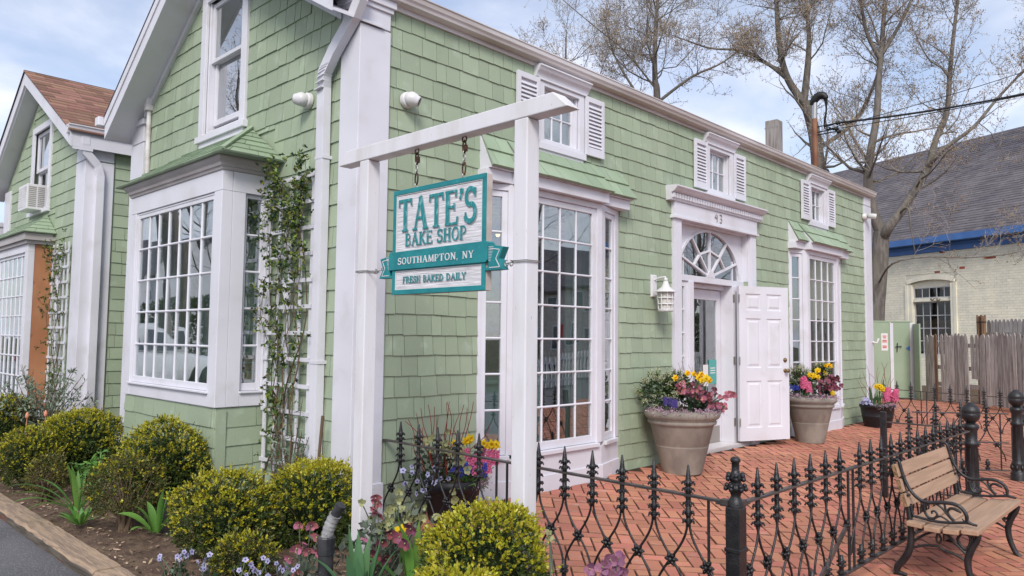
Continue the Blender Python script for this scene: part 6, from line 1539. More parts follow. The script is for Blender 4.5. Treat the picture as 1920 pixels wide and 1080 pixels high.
# near black tub behind the fence
twigs(P0, -.05, .28, [(-.30, .74, .05, 0), (-.27, .76, .1, 0), (-.21, .80, .1, 0), (-.19, .83, 0, 0), (-.13, .86, .05, 0), (-.09, .84, 0, 0), (-.05, .78, .1, 0), (.0, .87, 0, 0), (.01, .89, .1, 0), (.02, .88, 0, 0), (.06, .70, .1, 0), (.13, .86, .0, 0), (.16, .84, .1, 0), (.20, .88, 0, 0), (.33, .74, .1, 0), (-.16, .70, .1, 0), (-.02, .66, .12, 0), (.10, .80, 0, 0)], 'tall red dogwood twigs in the tub behind the fence', 'redtwig', .0042)
clump('hellebore_plant', 'pale green hellebores in the tub behind the fence', 'flower', tuple(at(P0, -.08, .28)), [('green', p, face(-.1, .7), rng.uniform(.85, 1.2)) for p in jit(15, at(P0, -.10, .56, .06), (.08, .08, .04))+jit(9, at(P0, .06, .50, .12), (.06, .05, .03))+jit(4, at(P0, .05, .22, .28), (.02, .02, .03))], 'leafd', 120, .13, (.02, .24), .06, .03)
daffs(P0, .16, .28, [(.10, .60, .06, 1.0, 'yellow'), (.13, .615, .05, 1.1, 'yellow'), (.23, .585, .1, 1.1, 'yellow'), (.29, .58, .1, 1.2, 'yellow'), (.02, .585, .05, .9, 'yellow'), (.32, .575, .06, 1.1, 'yellow')], 'yellow daffodils in the tub behind the fence')
clump('hyacinth_plant', 'bright pink hyacinths in the tub behind the fence', 'flower', tuple(at(P0, .18, .26, .06)), [('hyacinth', at(P0, x, z, tw), V(0, 0, 1)+rng.normal(size=3)*.22, .92) for x, z, tw in ((.12, .44, .1), (.15, .41, .14), (.17, .37, .16), (.29, .43, .1), (.31, .42, .06), (.27, .37, .14), (.19, .45, .06))], 'strap', 14, .05, (0, .12), .13, .018)
clump('muscari_plant', 'blue muscari in the tub behind the fence', 'flower', tuple(at(P0, .10, .28, .12)), [('muscari', p, V(0, 0, 1)+rng.normal(size=3)*.15, 1.15) for p in jit(12, at(P0, .10, .365, .16), (.045, .04, .016))+jit(4, at(P0, .25, .37, .16), (.02, .02, .016))], 'strap', 30, .07, (0, .05), .10, .008)
clump('pansy_plant', 'lilac pansies hanging over the left of the tub behind the fence', 'flower', tuple(at(P0, -.16, .27, .1)), [('pansy', p, face(.1, .4), rng.uniform(1.0, 1.3)) for p in jit(22, at(P0, -.14, .335, .18), (.085, .05, .042))], 'leafd', 170, .12, (-.03, .12), .036, .024)
alyssum(P0, .225, .31, 270, 360, 'pink and white alyssum on the right rim of the tub behind the fence', n=520, seed=44)

# ------------------------------------------------------------ behind the shop: gate, picket fence, brick building, trees
gt = thing('green_gate_enclosure', 'green painted plywood gates with white battens beyond the shop corner', 'gate', (14.9, 1.2, 0))
ga_, gb_ = V(14.0, 2.5, 0), V(15.58, .86, 0); gu = unit(gb_-ga_); GF = Fr(ga_, gu, (gu[1], -gu[0], 0)); GL_ = np.linalg.norm(gb_-ga_)
for a, b in ((0, GL_-.53), (GL_-.47, GL_-.05)):
    mb = MB(); GF.box(mb, a, b, .03, 1.76, -.03, 0); obj('gate_panel', mb, 'greenboard', gt)
for a, w in ((GL_-.535, .075), (GL_-.075, .08)):
    mb = MB(); GF.box(mb, a, a+w, .0, 1.74, .001, .022); obj('batten', mb, 'white', gt)
mb = MB(); sv = V(15.10, .60, 0); su = unit(sv-gb_); SF_ = Fr(gb_+su*.012, su, (su[1], -su[0], 0)); SF_.box(mb, 0, np.linalg.norm(sv-gb_)+.02, .03, 1.72, -.03, 0); obj('gate_panel', mb, 'greenboard', gt)
mb = MB(); GF.box(mb, -.02, GL_, 1.761, 1.79, -.04, .01); obj('cap_rail', mb, 'greenboard', gt)
mb = MB(); u = GL_-.40; mb.tube([GF(u-.02, 1.19, .03), GF(u+.12, 1.21, .035), GF(u+.10, 1.17, .04)], .009, 5); mb.tube([GF(u+.02, 1.08, .03), GF(u+.03, 1.28, .03)], .009, 5); obj('latch', mb, 'black', gt)
mb = MB(); GF.box(mb, GL_-.73, GL_-.58, 1.10, 1.50, .001, .006); sgn = obj('warning_sign', mb, 'paper', gt)
mb = MB()
for z, w in ((1.475, .045), (1.435, .035), (1.375, .05), (1.34, .055), (1.245, .05), (1.21, .045)): GF.box(mb, GL_-.655-w, GL_-.655+w, z-.05, z-.028, .0062, .0075)
obj('lettering', mb, 'red', sgn)
mb = MB(); mb.prism([(GL_-.075, 1.22), (GL_-.17, 1.16), (GL_-.075, 1.10)], lambda a, b, n: GF(a, b, n), .002, .012); obj('hinge', mb, 'bluetrim', gt)
pk = thing('picket_fence', 'grey weathered picket fence with missing and leaning boards', 'fence', (14.6, -.5, 0))
pa, pb = V(15.22, .32, 0), V(13.0, -2.45, 0); pu = unit(pb-pa); PF = Fr(pa, pu, (pu[1], -pu[0], 0)); u = -.30; k = 0
g = np.random.default_rng(5)
while u < 3.5:
    w = g.uniform(.082, .105); top = 1.49+g.normal()*.018; tl = g.normal()*.012
    if g.uniform() < .03 or 1.02 < u < 1.12: u += w; continue
    m = 'fencebrown' if k in (3,) else 'fencewood'
    lo = .05 if not (1.12 < u < 1.3) else .55
    def pf(a, b, n): return PF(a+tl*b, b, n)
    n0 = g.uniform(-.006, .006); mb = MB(); mb.prism([(u, lo), (u+w-.006, lo+g.normal()*.02), (u+w-.006, top-.07), (u+w*.72, top-.012), (u+w*.5, top), (u+w*.25, top-.012), (u, top-.07)], pf, n0-.010, n0+.010); obj('picket', mb, m, pk)
    u += w+g.uniform(.003, .011); k += 1
for z in (.35, .72, 1.2):
    mb = MB(); PF.box(mb, -.30, 3.6, z, z+.085, -.055, -.017); obj('rail', mb, 'fencewood', pk)
pk2 = thing('picket_fence', 'taller grey picket screen behind the weathered fence at right', 'fence', (14.6, -1.4, 0))
PF2 = Fr(pa+V(.75, -.22, 0)+pu*.0, pu, PF.N); u = 1.0
while u < 4.2:
    w = .098; top = 1.80+g.normal()*.008; mb = MB(); mb.prism([(u, 0), (u+w, 0), (u+w, top-.07), (u+w*.78, top-.015), (u+w*.5, top), (u+w*.22, top-.015), (u, top-.07)], lambda a, b, n: PF2(a, b, n), -.01, .01); obj('picket', mb, 'fencewood', pk2); u += w+.006
mb = MB(); PF2.box(mb, .98, 4.2, 1.45, 1.53, .012, .045); obj('rail', mb, 'fencewood', pk2)
for u, lab in ((.62, 'left brown rolled bamboo screen standing behind the picket fence'), (.74, 'right brown rolled bamboo screen standing behind the picket fence'), (2.35, 'brown rolled bamboo screen standing behind the taller pickets')):
    t = thing('bamboo_roll', lab, 'screen', tuple(PF(u, 0, -.6))); mb = MB()
    for k in range(7): a = 2*PI*k/7; p = PF(u, 0, -.6)+V(.035*math.cos(a), .035*math.sin(a), 0); mb.tube([p, p+V(0, 0, 1.86+.02*(k % 3))], .018, 6)
    obj('cane', mb, 'fencebrown', t)
    mb = MB(); p = PF(u, 0, -.6); mb.lathe([(.058, 1.74), (.058, 1.76)], 12, p); obj('tie', mb, 'black', t)
# cream brick building
az = math.radians(67.7); bu = V(math.cos(az), math.sin(az), 0); CBF = Fr((22.16, 2.18, 0), bu, (-bu[1], bu[0], 0))
cb = thing('brick_building', 'cream painted brick building with blue eaves and steep grey roof', 'building', (24, 2, 0))
mb = MB(); wall(mb, CBF, -9, 11, -.4, 4.10, [(-.72, .70, .9, 3.26)], -.35, 0); cw = obj('wall', mb, 'oldmortar', cb)
# painted brick courses: rows of long low bricks with recessed joints
cells = []; z = -.1
row = 0
while z < 4.05:
    u = -3.6-(row % 2)*.11
    while u < 3.4:
        for (a, b, c, d) in subtract((u+.004, u+.168, z+.004, min(z+.072, 4.05)), [(-.86, .84, .8, 3.42)]):
            if b-a > .01 and d-c > .01: cells.append((a, b, c, d))
        u += .172
    z += .076; row += 1
mb = MB(); rb = MB()
for (a, b, c, d) in cells:
    q = rb if (g.uniform() < .012 or (abs((a+b)/2+1.95) < .20 and abs(c-3.62) < .11 and g.uniform() < .5) or (abs((a+b)/2+.55) < .5 and abs(c-3.3) < .2 and g.uniform() < .12)) and c > 2.2 and a < -.2 else mb
    CBF.box(q, a, b, c, d, .0005, .010+g.uniform(0, .006))
obj('bricks', mb, 'creambrick', cw, kind='stuff'); obj('bare_bricks', rb, 'redbrick', cw, kind='stuff')
mb = MB(); CBF.box(mb, -9, 11, 4.06, 4.22, .0, .06); CBF.box(mb, -9, 11, 4.221, 4.30, .0, .10); obj('frieze', mb, 'bluetrim', cb)
mb = MB(); CBF.box(mb, -9.2, 11.2, 4.31, 4.50, .0, .43); obj('eaves_board', mb, 'bluetrim', cb)
rz0, rz1, rd = 4.44, 8.75, -5.2
mb = MB(); mb.hexa([CBF(-9.3, rz0-.1, .40), CBF(11.3, rz0-.1, .40), CBF(11.3, rz1-.1, rd), CBF(-9.3, rz1-.1, rd), CBF(-9.3, rz0, .40), CBF(11.3, rz0, .40), CBF(11.3, rz1, rd), CBF(-9.3, rz1, rd)])
mb.hexa([CBF(-9.3, rz1-.1, rd-.001), CBF(11.3, rz1-.1, rd-.001), CBF(11.3, rz0, -10.8), CBF(-9.3, rz0, -10.8), CBF(-9.3, rz1, rd-.001), CBF(11.3, rz1, rd-.001), CBF(11.3, rz0+.1, -10.8), CBF(-9.3, rz0+.1, -10.8)])
rf = obj('roof', mb, 'greyroof', cb)
mb = MB(); Nr = 46; ax_ = unit(V(0, 0, 0)+(CBF(0, rz1, rd)-CBF(0, rz0, .4))); nr = np.cross(bu, ax_); nr = nr if nr[2] > 0 else -nr
SL = np.linalg.norm(CBF(0, rz1, rd)-CBF(0, rz0, .4))
for k in range(Nr):
    u = -6.2-g.uniform(0, .3)
    while u < 8.5:
        w = g.uniform(.16, .36); e = SL/Nr
        p0, p1 = CBF(u, rz0, .4)+ax_*(k*e), CBF(u+w-.008, rz0, .4)+ax_*(k*e); t_ = nr*g.uniform(.010, .020)
        mb.add([p0, p1, p1+ax_*e*1.05, p0+ax_*e*1.05, p0+t_, p1+t_, p1+ax_*e*1.05+nr*.004, p0+ax_*e*1.05+nr*.004], [(4, 5, 6, 7), (0, 1, 5, 4), (1, 2, 6, 5), (3, 0, 4, 7)]); u += w
obj('roof_shingles', mb, 'greyroof', rf, kind='stuff')
mb = MB(); CBF.box(mb, -9, 11, -.4, 4.1, -10.6, -10.4); CBF.box(mb, -9, -8.8, -.4, 4.1, -10.39, -.36); obj('wall', mb, 'creambrick', cb)
# arched sash window
mb = MB(); NS = 12
def aw(i): t = -1+2*i/NS; return (t*.80, 3.12+.11*(1-t*t))
for i in range(NS):
    p, q = aw(i), aw(i+1)
    mb.hexa([CBF(p[0], p[1], -.05), CBF(q[0], q[1], -.05), CBF(q[0], q[1], .04), CBF(p[0], p[1], .04), CBF(p[0], p[1]+.13, -.05), CBF(q[0], q[1]+.13, -.05), CBF(q[0], q[1]+.13, .04), CBF(p[0], p[1]+.13, .04)])
for i in range(NS):
    p, q = aw(i), aw(i+1); mb.hexa([CBF(p[0]*.9, 3.0, -.16), CBF(q[0]*.9, 3.0, -.16), CBF(q[0]*.9, 3.0, -.10), CBF(p[0]*.9, 3.0, -.10), CBF(p[0]*.9, p[1]+.01, -.16), CBF(q[0]*.9, q[1]+.01, -.16), CBF(q[0]*.9, q[1]+.01, -.10), CBF(p[0]*.9, p[1]+.01, -.10)])
CBF.box(mb, -.76, -.66, .9, 3.09, -.16, .03); CBF.box(mb, .64, .76, .9, 3.09, -.16, .03); CBF.box(mb, -.66, .64, 2.56, 2.66, -.16, -.02); CBF.box(mb, .76, .86, .9, 3.10, -.05, .045); CBF.box(mb, -.86, -.76, .9, 3.10, -.05, .045)
cwn = obj('window', mb, 'creambrick', cb)
grid_sash(CBF, -.66, .64, 2.66, 3.01, 5, 1, -.10, cwn, .035, .035, .025, edge=False, m='lace', gm='glass_low'); grid_sash(CBF, -.66, .64, .9, 2.56, 5, 4, -.12, cwn, .04, .05, .028, edge=False, m='lace', gm='glass_low')
mb = MB(); CBF.box(mb, -.50, .45, .92, 1.98, -.20, -.19); CBF.box(mb, -.15, .08, 1.98, 2.03, -.22, -.205); obj('cardboard', mb, 'crate', cwn)
mb = MB(); CBF.box(mb, -.8, .8, .5, 3.4, -.345, -.34); obj('dark_room_backing', mb, 'dark', cwn)  # near-black sheet stands in for the dark room behind the window
t = thing('flood_lamp', 'small flood lamp fixed on the transom of the arched window', 'lamp', tuple(CBF(-.25, 2.6, .1))); mb = MB(); mb.blob(CBF(-.32, 2.60, .10), .06, 8, 6); mb.blob(CBF(-.12, 2.62, .10), .06, 8, 6); mb.tube([CBF(-.3, 2.62, .02), CBF(-.22, 2.66, .06), CBF(-.12, 2.62, .08)], .015, 5); obj('lamp_head', mb, 'hinge', t)

def sc_pt(p, s): return CAM+(V(*p)-CAM)*s
def tree(name, label, limbs, seed, levels=3, nsub=9, budm='bud', s=1.0, group=None, twl=1.0, zmin=3.0, nbud=2, side=.9):
    """bare spring tree: given limbs, then recursive branching down to twigs with opening buds"""
    g = np.random.default_rng(seed); base = sc_pt(limbs[0][0][0], s); t = thing(name, label, 'tree', (base[0], base[1], 0), group=group)
    mb = MB(); tw = MB(); B = []; DD = []
    def grow(pts, r0, r1, lev, mbq, n):
        pts = [np.array(p, float) for p in pts]
        m = len(pts); rs = np.linspace(r0, r1, m)**1.0
        if lev == 0: mb.tube(pts, rs, 9)
        elif lev == 1: mb.tube(pts, rs, 6)
        else: tw.tube(pts, rs, 3 if lev > 2 else 4, cap=False)
        if lev >= 2:
            for k in range(nbud):
                q = pts[-1-k] if k < m-1 else pts[-1]
                for j in range(3 if k == 0 else 2): B.append(q+g.normal(size=3)*.015); DD.append(g.normal(size=3)+V(0, 0, .4))
        if lev >= levels: return
        L = sum(np.linalg.norm(b-a) for a, b in zip(pts, pts[1:]))
        for k in range(int(n*.95)):
            f = g.uniform(.12 if lev else .25, 1.0); x = f*(m-1); i = min(int(x), m-2); p = pts[i]+(pts[i+1]-pts[i])*(x-i)
            if p[2] < zmin: continue
            tg = unit(pts[i+1]-pts[i]); d = unit(tg*.55+unit(g.normal(size=3))*side+V(0, 0, .30)); l = L*(.52-.26*f)*g.uniform(.55, 1.15)*(1.15 if lev else .75)*twl; l = max(l, .28)
            q = [p]; c = p; st = 6 if lev == 0 else 4
            for _ in range(st): d = unit(d+g.normal(size=3)*.20+V(0, 0, .07)); c = c+d*l/st; q.append(c)
            rr = (rs[i]*.45 if lev == 0 else rs[i]*.55)*g.uniform(.6, 1); rr = min(rr, .055) if lev == 0 else rr
            grow(q, max(rr*.9, .0048), .002, lev+1, None, max(3, int(n*(.62 if lev == 0 else .70))))
    for pts, r0, r1, nn in limbs: grow(cat_([sc_pt(p, s) for p in pts], 4), r0*s*.86, r1*s*.8, 0, None, nn)
    tr = obj('trunk', mb, 'bark', t); obj('crown', tw, 'twigs', t)
    B = np.array(B); wp(link('buds', qmesh('buds', leaves(B, np.array(DD), g.uniform(.022, .05, len(B)), .022, .2), budm), t), t)
    return t
tree('bare_tree', 'forked bare maple standing right beyond the shop corner', [
 ([(15.02, 1.56, -.1), (14.98, 1.49, 1.8), (14.98, 1.42, 2.54), (14.98, 1.34, 3.28), (14.97, 1.3, 3.84)], .27, .21, 2),
 ([(14.97, 1.3, 3.80), (14.81, 1.43, 4.33), (14.71, 1.48, 4.88), (14.69, 1.44, 5.49), (14.75, 1.28, 6.48), (14.74, 1.2, 7.47), (14.74, 1.1, 8.45), (14.72, 1.01, 9.68), (14.7, 1.0, 11.2)], .155, .03, 20),
 ([(14.95, 1.25, 3.7), (14.78, 1.06, 3.92), (14.95, 0.85, 4.28), (15.17, 0.57, 4.83), (15.33, 0.36, 5.32), (15.4, 0.22, 5.92), (15.54, 0.02, 6.53), (15.54, -0.07, 7.5), (15.55, -0.18, 8.46), (15.58, -0.31, 9.55), (15.6, -.4, 11)], .135, .025, 20),
 ([(15.30, .40, 5.25), (15.14, -0.0, 5.60), (15.45, -0.5, 6.05), (15.74, -0.92, 6.68), (16.19, -1.46, 7.45), (16.8, -2.2, 8.6)], .065, .015, 13),
 ([(14.73, 1.17, 7.83), (14.48, 1.37, 8.45), (14.3, 1.46, 9.43), (14.1, 1.6, 10.6)], .06, .02, 10),
 ([(14.77, 1.12, 7.96), (15.03, 0.78, 8.7), (15.23, 0.48, 9.57), (15.5, .2, 10.8)], .055, .02, 10),
 ([(14.98, 1.40, 2.62), (14.07, 0.80, 3.00), (14.54, 0.22, 3.15), (15.1, -0.36, 3.14), (15.66, -0.94, 3.21), (16.05, -1.36, 3.31), (16.5, -1.9, 3.2)], .027, .008, 12),
 ([(14.92, .9, 4.2), (14.61, 0.62, 4.27), (14.69, 0.59, 3.8), (14.78, 0.54, 3.27)], .035, .008, 4)], 3, s=1.05, nsub=9, zmin=2.7)
tree('bare_tree', 'bare many-stemmed tree rising behind the service mast', [
 ([(16.6, 3.36, -.1), (16.6, 3.36, 3.5), (16.58, 3.35, 5.71), (16.44, 3.39, 6.84), (16.23, 3.53, 7.69)], .26, .17, 8),
 ([(16.23, 3.53, 7.6), (15.88, 3.84, 8.26), (15.68, 3.97, 9.11), (15.54, 3.99, 10.39), (15.45, 4.02, 11.5), (15.3, 4.1, 13)], .13, .02, 20),
 ([(16.2, 3.55, 7.7), (16.22, 3.44, 8.69), (16.19, 3.39, 9.54), (16.03, 3.43, 10.82), (15.9, 3.5, 12.5)], .12, .02, 20),
 ([(15.88, 3.84, 8.26), (15.48, 4.21, 8.68), (14.97, 4.71, 9.03), (14.37, 5.33, 9.09), (13.6, 6.0, 9.4)], .07, .015, 16),
 ([(16.5, 3.37, 6.4), (17.2, 2.6, 7.2), (17.6, 2.1, 8.6), (17.7, 1.9, 10.4)], .08, .015, 16)], 8, zmin=4)
tree('bare_tree', 'slender bare tree rising above the middle of the roof', [
 ([(15.2, 7.47, -.1), (15.2, 7.47, 4.5), (15.16, 7.47, 8.29), (15.08, 7.49, 8.91), (15.03, 7.46, 9.85), (15.01, 7.37, 10.95), (14.99, 7.3, 12.2), (15, 7.3, 13.5)], .16, .02, 26),
 ([(15.15, 7.47, 7.6), (14.6, 7.9, 8.6), (14.1, 8.3, 9.7), (13.9, 8.5, 11)], .06, .012, 14),
 ([(15.1, 7.47, 8.2), (15.8, 6.7, 9.0), (16.5, 6.0, 9.5), (17.2, 5.2, 10.4)], .06, .012, 14)], 12, zmin=5, side=1.0)
tree('bare_tree', 'small far bare treetop showing above the roof edge at upper centre', [
 ([(16.3, 11.9, -.1), (16.3, 11.9, 7), (16.24, 11.89, 10.0), (16.22, 11.84, 12.0)], .12, .02, 20), ([(16.3, 11.9, 8), (15.5, 12.3, 9.6), (15.0, 12.6, 11.1)], .05, .01, 12), ([(16.3, 11.9, 8.4), (17, 11.3, 9.8), (17.4, 11, 11.2)], .05, .01, 12)], 15, zmin=7, side=1.0)
tree('bare_tree', 'bare tree leaning in behind the grey roof at the far right', [
 ([(25, -4.5, -.1), (25, -4.4, 5), (24.6, -4.0, 9), (24.0, -3.4, 12), (23.6, -3.0, 15)], .22, .03, 22), ([(24.8, -4.2, 7.5), (24.0, -2.6, 9.5), (23.4, -1.2, 11.2), (23, -.4, 13)], .09, .015, 18), ([(24.9, -4.3, 6.5), (24.2, -3.2, 7.6), (23.5, -2.3, 9.6)], .07, .015, 14)], 18, zmin=5)
# service mast, chimney pipe and overhead wires
t = thing('service_mast', 'rusty electrical service mast with weatherhead on the roof end', 'mast', (10.1, .9, 4.3))
mb = MB(); mb.tube([(10.20, .90, 4.1), (10.20, .90, 5.36)], .052, 10); obj('pipe', mb, 'copper', t)
mb = MB(); mb.tube([(10.20, .90, 5.36), (10.20, .89, 5.66)], .044, 10); obj('pipe', mb, 'steel', t)
mb = MB(); mb.tube(cat_([(10.20, .94, 5.62), (10.20, .90, 5.70), (10.21, .83, 5.77), (10.22, .74, 5.765), (10.22, .69, 5.70)], 4), [.05, .055, .06, .065, .07, .072, .074, .075, .075, .073, .072, .07, .066, .06, .055, .05, .045], 10); obj('weatherhead', mb, 'black', t)
mb = MB()
for k, e in enumerate(((10.25, .55, 5.22), (10.25, .58, 5.10), (10.26, .52, 5.15))): mb.tube(cat_([(10.22, .72-.02*k, 5.68), (10.23, .70, 5.50-.04*k), (10.24, .74, 5.26-.04*k), (10.25, .66, 5.20-.03*k), e], 5), .012, 5)
obj('cable', mb, 'rubber', t)
mb = MB()
for z in (5.20, 5.10, 5.05): mb.tube([(10.2, .88, z), (10.25, .52, z+.02)], .012, 5)
for z, y in ((5.22, .50), (5.12, .53), (5.06, .49)): mb.lathe([(.0, -.04), (.03, -.035), (.04, -.01), (.025, 0), (.04, .012), (.03, .035), (0, .04)], 10, (10.25, y, z), axis=(.3, -1, .15))
obj('insulator', mb, 'black', t)
mb = MB(); mb.lathe([(.0, 4.24), (.14, 4.26), (.08, 4.36), (.056, 4.40)], 14, (10.20, .90, 0)); mb.blob((10.16, .70, 4.34), .07); obj('flashing', mb, 'black', t)
def wire(p, q, sag, r, label, name='overhead_wire'):
    p, q = V(*p), V(*q); mb = MB(); mb.tube([p+(q-p)*f-V(0, 0, sag*4*f*(1-f)) for f in np.linspace(0, 1, 24)], r, 5); obj(name, mb, 'rubber', label=label, cat='wire')
wire((10.25, .5, 5.22), (15.9, -4.25, 7.0), .18, .020, 'thick overhead service cable running right from the mast')
wire((10.25, .53, 5.12), (16.3, -4.45, 7.05), .12, .008, 'thin overhead wire just below the thick service cable')
wire((10.25, .52, 5.16), (15.5, -3.6, 7.5), .10, .007, 'thin overhead wire just above the thick service cable')
t = thing('roof_post', 'short grey weathered post standing on the roof ridge side', 'post', (9.13, 1.2, 4.5)); mb = MB(); mb.box(9.03, 9.25, 1.08, 1.30, 4.3, 5.14); obj('post', mb, 'fencewood', t, .01)
mb = MB(); mb.box(9.028, 9.04, 1.07, 1.31, 5.0, 5.02); obj('band', mb, 'hinge', t)

# ------------------------------------------------------------ across the street (seen in the window glass)
def plain_house(c, rz, L, Wd, H, R, m, mr, label):
    t = thing('street_house', label, 'house', (*c, -.3), rz); mb = MB(); mb.box(-L/2, L/2, -Wd/2, Wd/2, 0, H); mb.prism([(-Wd/2, H), (Wd/2, H), (0, H+R)], lambda a, b, n: (n, a, b), -L/2, L/2); w = obj('wall', mb, m, t, loc=(0, 0, 0))
    mb = MB()
    for s in (-1, 1): mb.hexa([(-L/2-.3, s*(Wd/2+.4), H-.25), (L/2+.3, s*(Wd/2+.4), H-.25), (L/2+.3, 0, H+R+.02), (-L/2-.3, 0, H+R+.02), (-L/2-.3, s*(Wd/2+.4), H-.1), (L/2+.3, s*(Wd/2+.4), H-.1), (L/2+.3, 0, H+R+.2), (-L/2-.3, 0, H+R+.2)])
    obj('roof', mb, mr, t, loc=(0, 0, 0))
    for k in range(int(L/2.4)):
        x = -L/2+1.4+k*2.4
        for z in (1.0, 3.6):
            if z+1.5 < H: mb = MB(); mb.box(x-.5, x+.5, -Wd/2-.04, -Wd/2+.04, z, z+1.5); mb.box(x-.5, x+.5, Wd/2-.04, Wd/2+.04, z, z+1.5); f = obj('window', mb, 'white', t, loc=(0, 0, 0)); mb = MB(); mb.box(x-.4, x+.4, -Wd/2-.06, -Wd/2+.06, z+.1, z+1.4); mb.box(x-.4, x+.4, Wd/2-.06, Wd/2+.06, z+.1, z+1.4); obj('pane', mb, 'lens', f, loc=(0, 0, 0))
    mb = MB(); mb.box(-.5, .5, Wd/2, Wd/2+.05, .2, 2.3); obj('door', mb, 'red', t, loc=(0, 0, 0))
plain_house((40, -36), .1, 14, 8, 5.6, 3, 'signside', 'greyroof', 'tan clapboard house across the street')
plain_house((62, -40), -.1, 12, 8, 5.4, 3, 'creambrick', 'darkroof', 'cream house across the street further along')
plain_house((-26, 30), 1.45, 14, 8, 5.4, 3, 'fencewood', 'darkroof', 'grey shingled house across the parking lot')
plain_house((-20, 52), 1.5, 12, 8, 5.4, 3, 'white', 'greyroof', 'white house at the end of the parking lot')
wf = thing('white_picket_fence', 'white picket fence across the street', 'fence', (24, -12.8, -.3))
for k in range(120):
    x = 12+k*.2; mb = MB(); mb.box(x, x+.10, -12.8, -12.77, -.3, .75) if k == 0 else None
    if k == 0: pme = mb.mesh('picket'); pme.materials.append(Mt['white']); link('picket', pme, wf, (-24, 12.8, .3))
    else: link('picket', pme, wf, (-24+k*.2, 12.8, .3))
mb = MB(); mb.box(12, 36, -12.83, -12.8, -.1, -.02); mb.box(12, 36, -12.83, -12.8, .5, .58); obj('rail', mb, 'white', wf)
tree('street_tree', 'bare tree at the edge of the parking lot', [([(-7.0, 17.6, -.2), (-6.9, 17.6, 3), (-6.6, 17.7, 5.2)], .28, .22, 2), ([(-6.6, 17.7, 5.2), (-6.0, 17.5, 7), (-5.7, 17.2, 9.4), (-5.6, 17, 12.5)], .18, .03, 16), ([(-6.6, 17.7, 5.0), (-7.6, 17.2, 7), (-8.3, 17, 9.4), (-8.7, 16.7, 12.5)], .16, .03, 16), ([(-6.6, 17.7, 5.6), (-6.9, 18.6, 8), (-7, 19, 11)], .12, .02, 12)], 25, zmin=3)
for k, (x, y) in enumerate(((17.5, -15), (30, -14.5), (12, -17), (-9.5, 21), (-8.6, 8.5))):
    tree('street_tree', ('bare street tree before the tan house', 'bare street tree by the cream house', 'bare street tree beside the white fence end', 'bare tree before the grey house', 'bare tree on the far side of the parking lot')[k], [([(x, y, -.3), (x+.1, y, 3), (x, y+.1, 6), (x+.3, y-.1, 10.5)], .2, .03, 20), ([(x, y, 3.2), (x-1.2, y+.4, 6), (x-2, y+.7, 9.5)], .1, .02, 14), ([(x, y, 3.6), (x+1.2, y-.4, 6.2), (x+2.0, y-.3, 9.2)], .1, .02, 14)], 40+k, zmin=2.5, levels=2)
g = np.random.default_rng(77)
for k, (x, y, w) in enumerate(((6, -16.5, 5), (34, -17, 6), (-11, 26, 6))):
    n = 9000; d = unit(g.normal(size=(n, 3))); P = V(x, y, 1.2)+d*V(w/2, 1.1, 1.6)*g.uniform(.75, 1, n)[:, None]; P[:, 2] = np.abs(P[:, 2])
    link('evergreen_hedge', qmesh('evergreen_hedge', leaves(P, d+g.normal(size=(n, 3))*.6, .16, .09), 'hedge'), label=('dark hedge across the street', 'dark hedge by the cream house across the street', 'dark hedge at the end of the parking lot')[k])['category'] = 'hedge'
# parked car mirrored in the front bay
cr_ = thing('parked_car', 'white sport utility vehicle parked on the lot, mirrored in the front bay', 'car', (-4.3, 13.4, -.135), math.radians(150))
def cbody(mb, secs):
    k = len(secs[0][1]); vs = [(x, y, z) for x, ring in secs for (y, z) in ring]
    mb.add(vs, [(i*k+j, i*k+(j+1) % k, (i+1)*k+(j+1) % k, (i+1)*k+j) for i in range(len(secs)-1) for j in range(k)]+[tuple(range(k))[::-1], tuple((len(secs)-1)*k+j for j in range(k))], True)
def ringy(w, z0, z1, t=.86): return [(-w*.92, z0), (-w, z0+.2), (-w, z1-.12), (-w*t, z1), (w*t, z1), (w, z1-.12), (w, z0+.2), (w*.92, z0)]
mb = MB(); cbody(mb, [(-2.25, ringy(.78, .45, .85)), (-2.2, ringy(.86, .32, 1.02)), (-1.6, ringy(.92, .25, 1.06)), (0, ringy(.93, .24, 1.03)), (1.1, ringy(.92, .25, 1.0)), (1.9, ringy(.86, .28, .92)), (2.25, ringy(.74, .38, .78))])
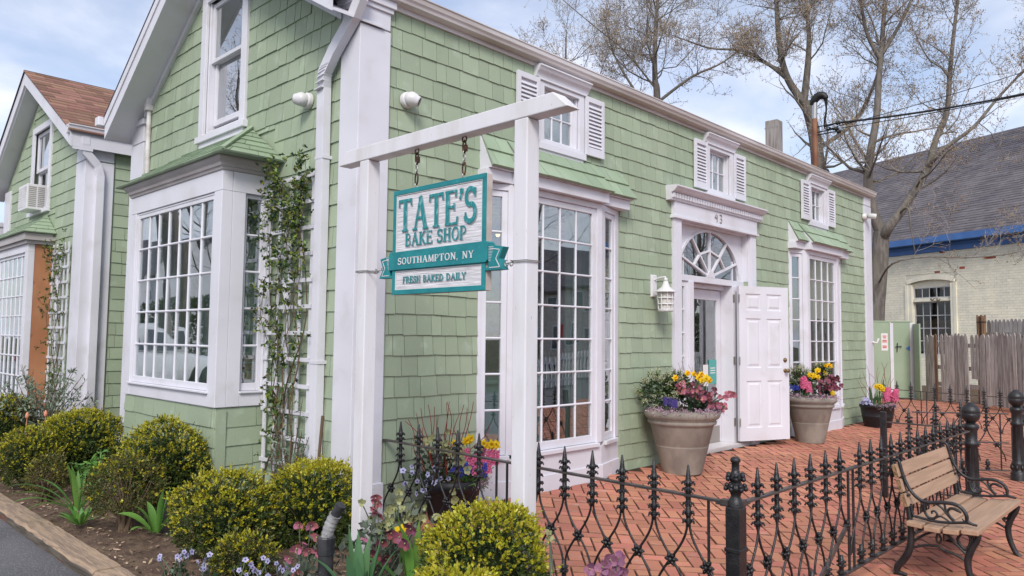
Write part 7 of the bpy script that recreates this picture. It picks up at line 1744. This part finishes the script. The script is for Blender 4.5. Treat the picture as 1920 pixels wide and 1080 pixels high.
bd = obj('body', mb, 'carwhite', cr_, loc=(0, 0, 0))
mb = MB(); cbody(mb, [(-2.05, ringy(.80, 1.0, 1.12)), (-1.7, ringy(.76, 1.0, 1.60, .9)), (-.4, ringy(.76, 1.0, 1.68, .9)), (.5, ringy(.76, 1.0, 1.60, .9)), (1.2, ringy(.80, .98, 1.05))]); obj('roof', mb, 'carwhite', cr_, loc=(0, 0, 0))
mb = MB()
for s in (-1, 1):
    for a, b in ((-1.55, -.55), (-.5, .5)): mb.hexa([(a, s*.80, 1.08), (b, s*.80, 1.08), (b, s*.785, 1.08), (a, s*.785, 1.08), (a+.12, s*.765, 1.52), (b-.1, s*.765, 1.52), (b-.1, s*.75, 1.52), (a+.12, s*.75, 1.52)])
mb.hexa([(-2.09, -.64, 1.1), (-2.09, .64, 1.1), (-2.02, .64, 1.1), (-2.02, -.64, 1.1), (-1.78, -.58, 1.52), (-1.78, .58, 1.52), (-1.7, .58, 1.52), (-1.7, -.58, 1.52)]); obj('window', mb, 'lens', cr_, loc=(0, 0, 0))
for s in (-1, 1):
    mb = MB(); mb.hexa([(-2.26, s*.45, .88), (-2.26, s*.80, .88), (-1.95, s*.95, .88), (-1.95, s*.6, .88), (-2.24, s*.45, 1.0), (-2.24, s*.80, 1.0), (-1.92, s*.94, 1.0), (-1.92, s*.6, 1.0)]); obj('tail_light', mb, 'taillight', cr_, loc=(0, 0, 0))
    for x in (-1.35, 1.4):
        mb = MB(); mb.lathe([(.20, -.11), (.34, -.10), (.36, -.06), (.36, .06), (.34, .10), (.20, .11)], 24, (x, s*.84, .36), axis=(0, 1, 0)); wl = obj('wheel', mb, 'tyre', cr_, loc=(0, 0, 0)); mb = MB(); mb.lathe([(0, -.09), (.2, -.105), (.22, 0), (.2, .105), (0, .09)], 10, (x, s*.845, .36), axis=(0, 1, 0), smooth=False); obj('rim', mb, 'steel', wl, loc=(0, 0, 0))
mb = MB(); mb.box(-2.275, -2.25, -.26, .26, .62, .76); obj('number_plate', mb, 'paper', cr_, loc=(0, 0, 0))
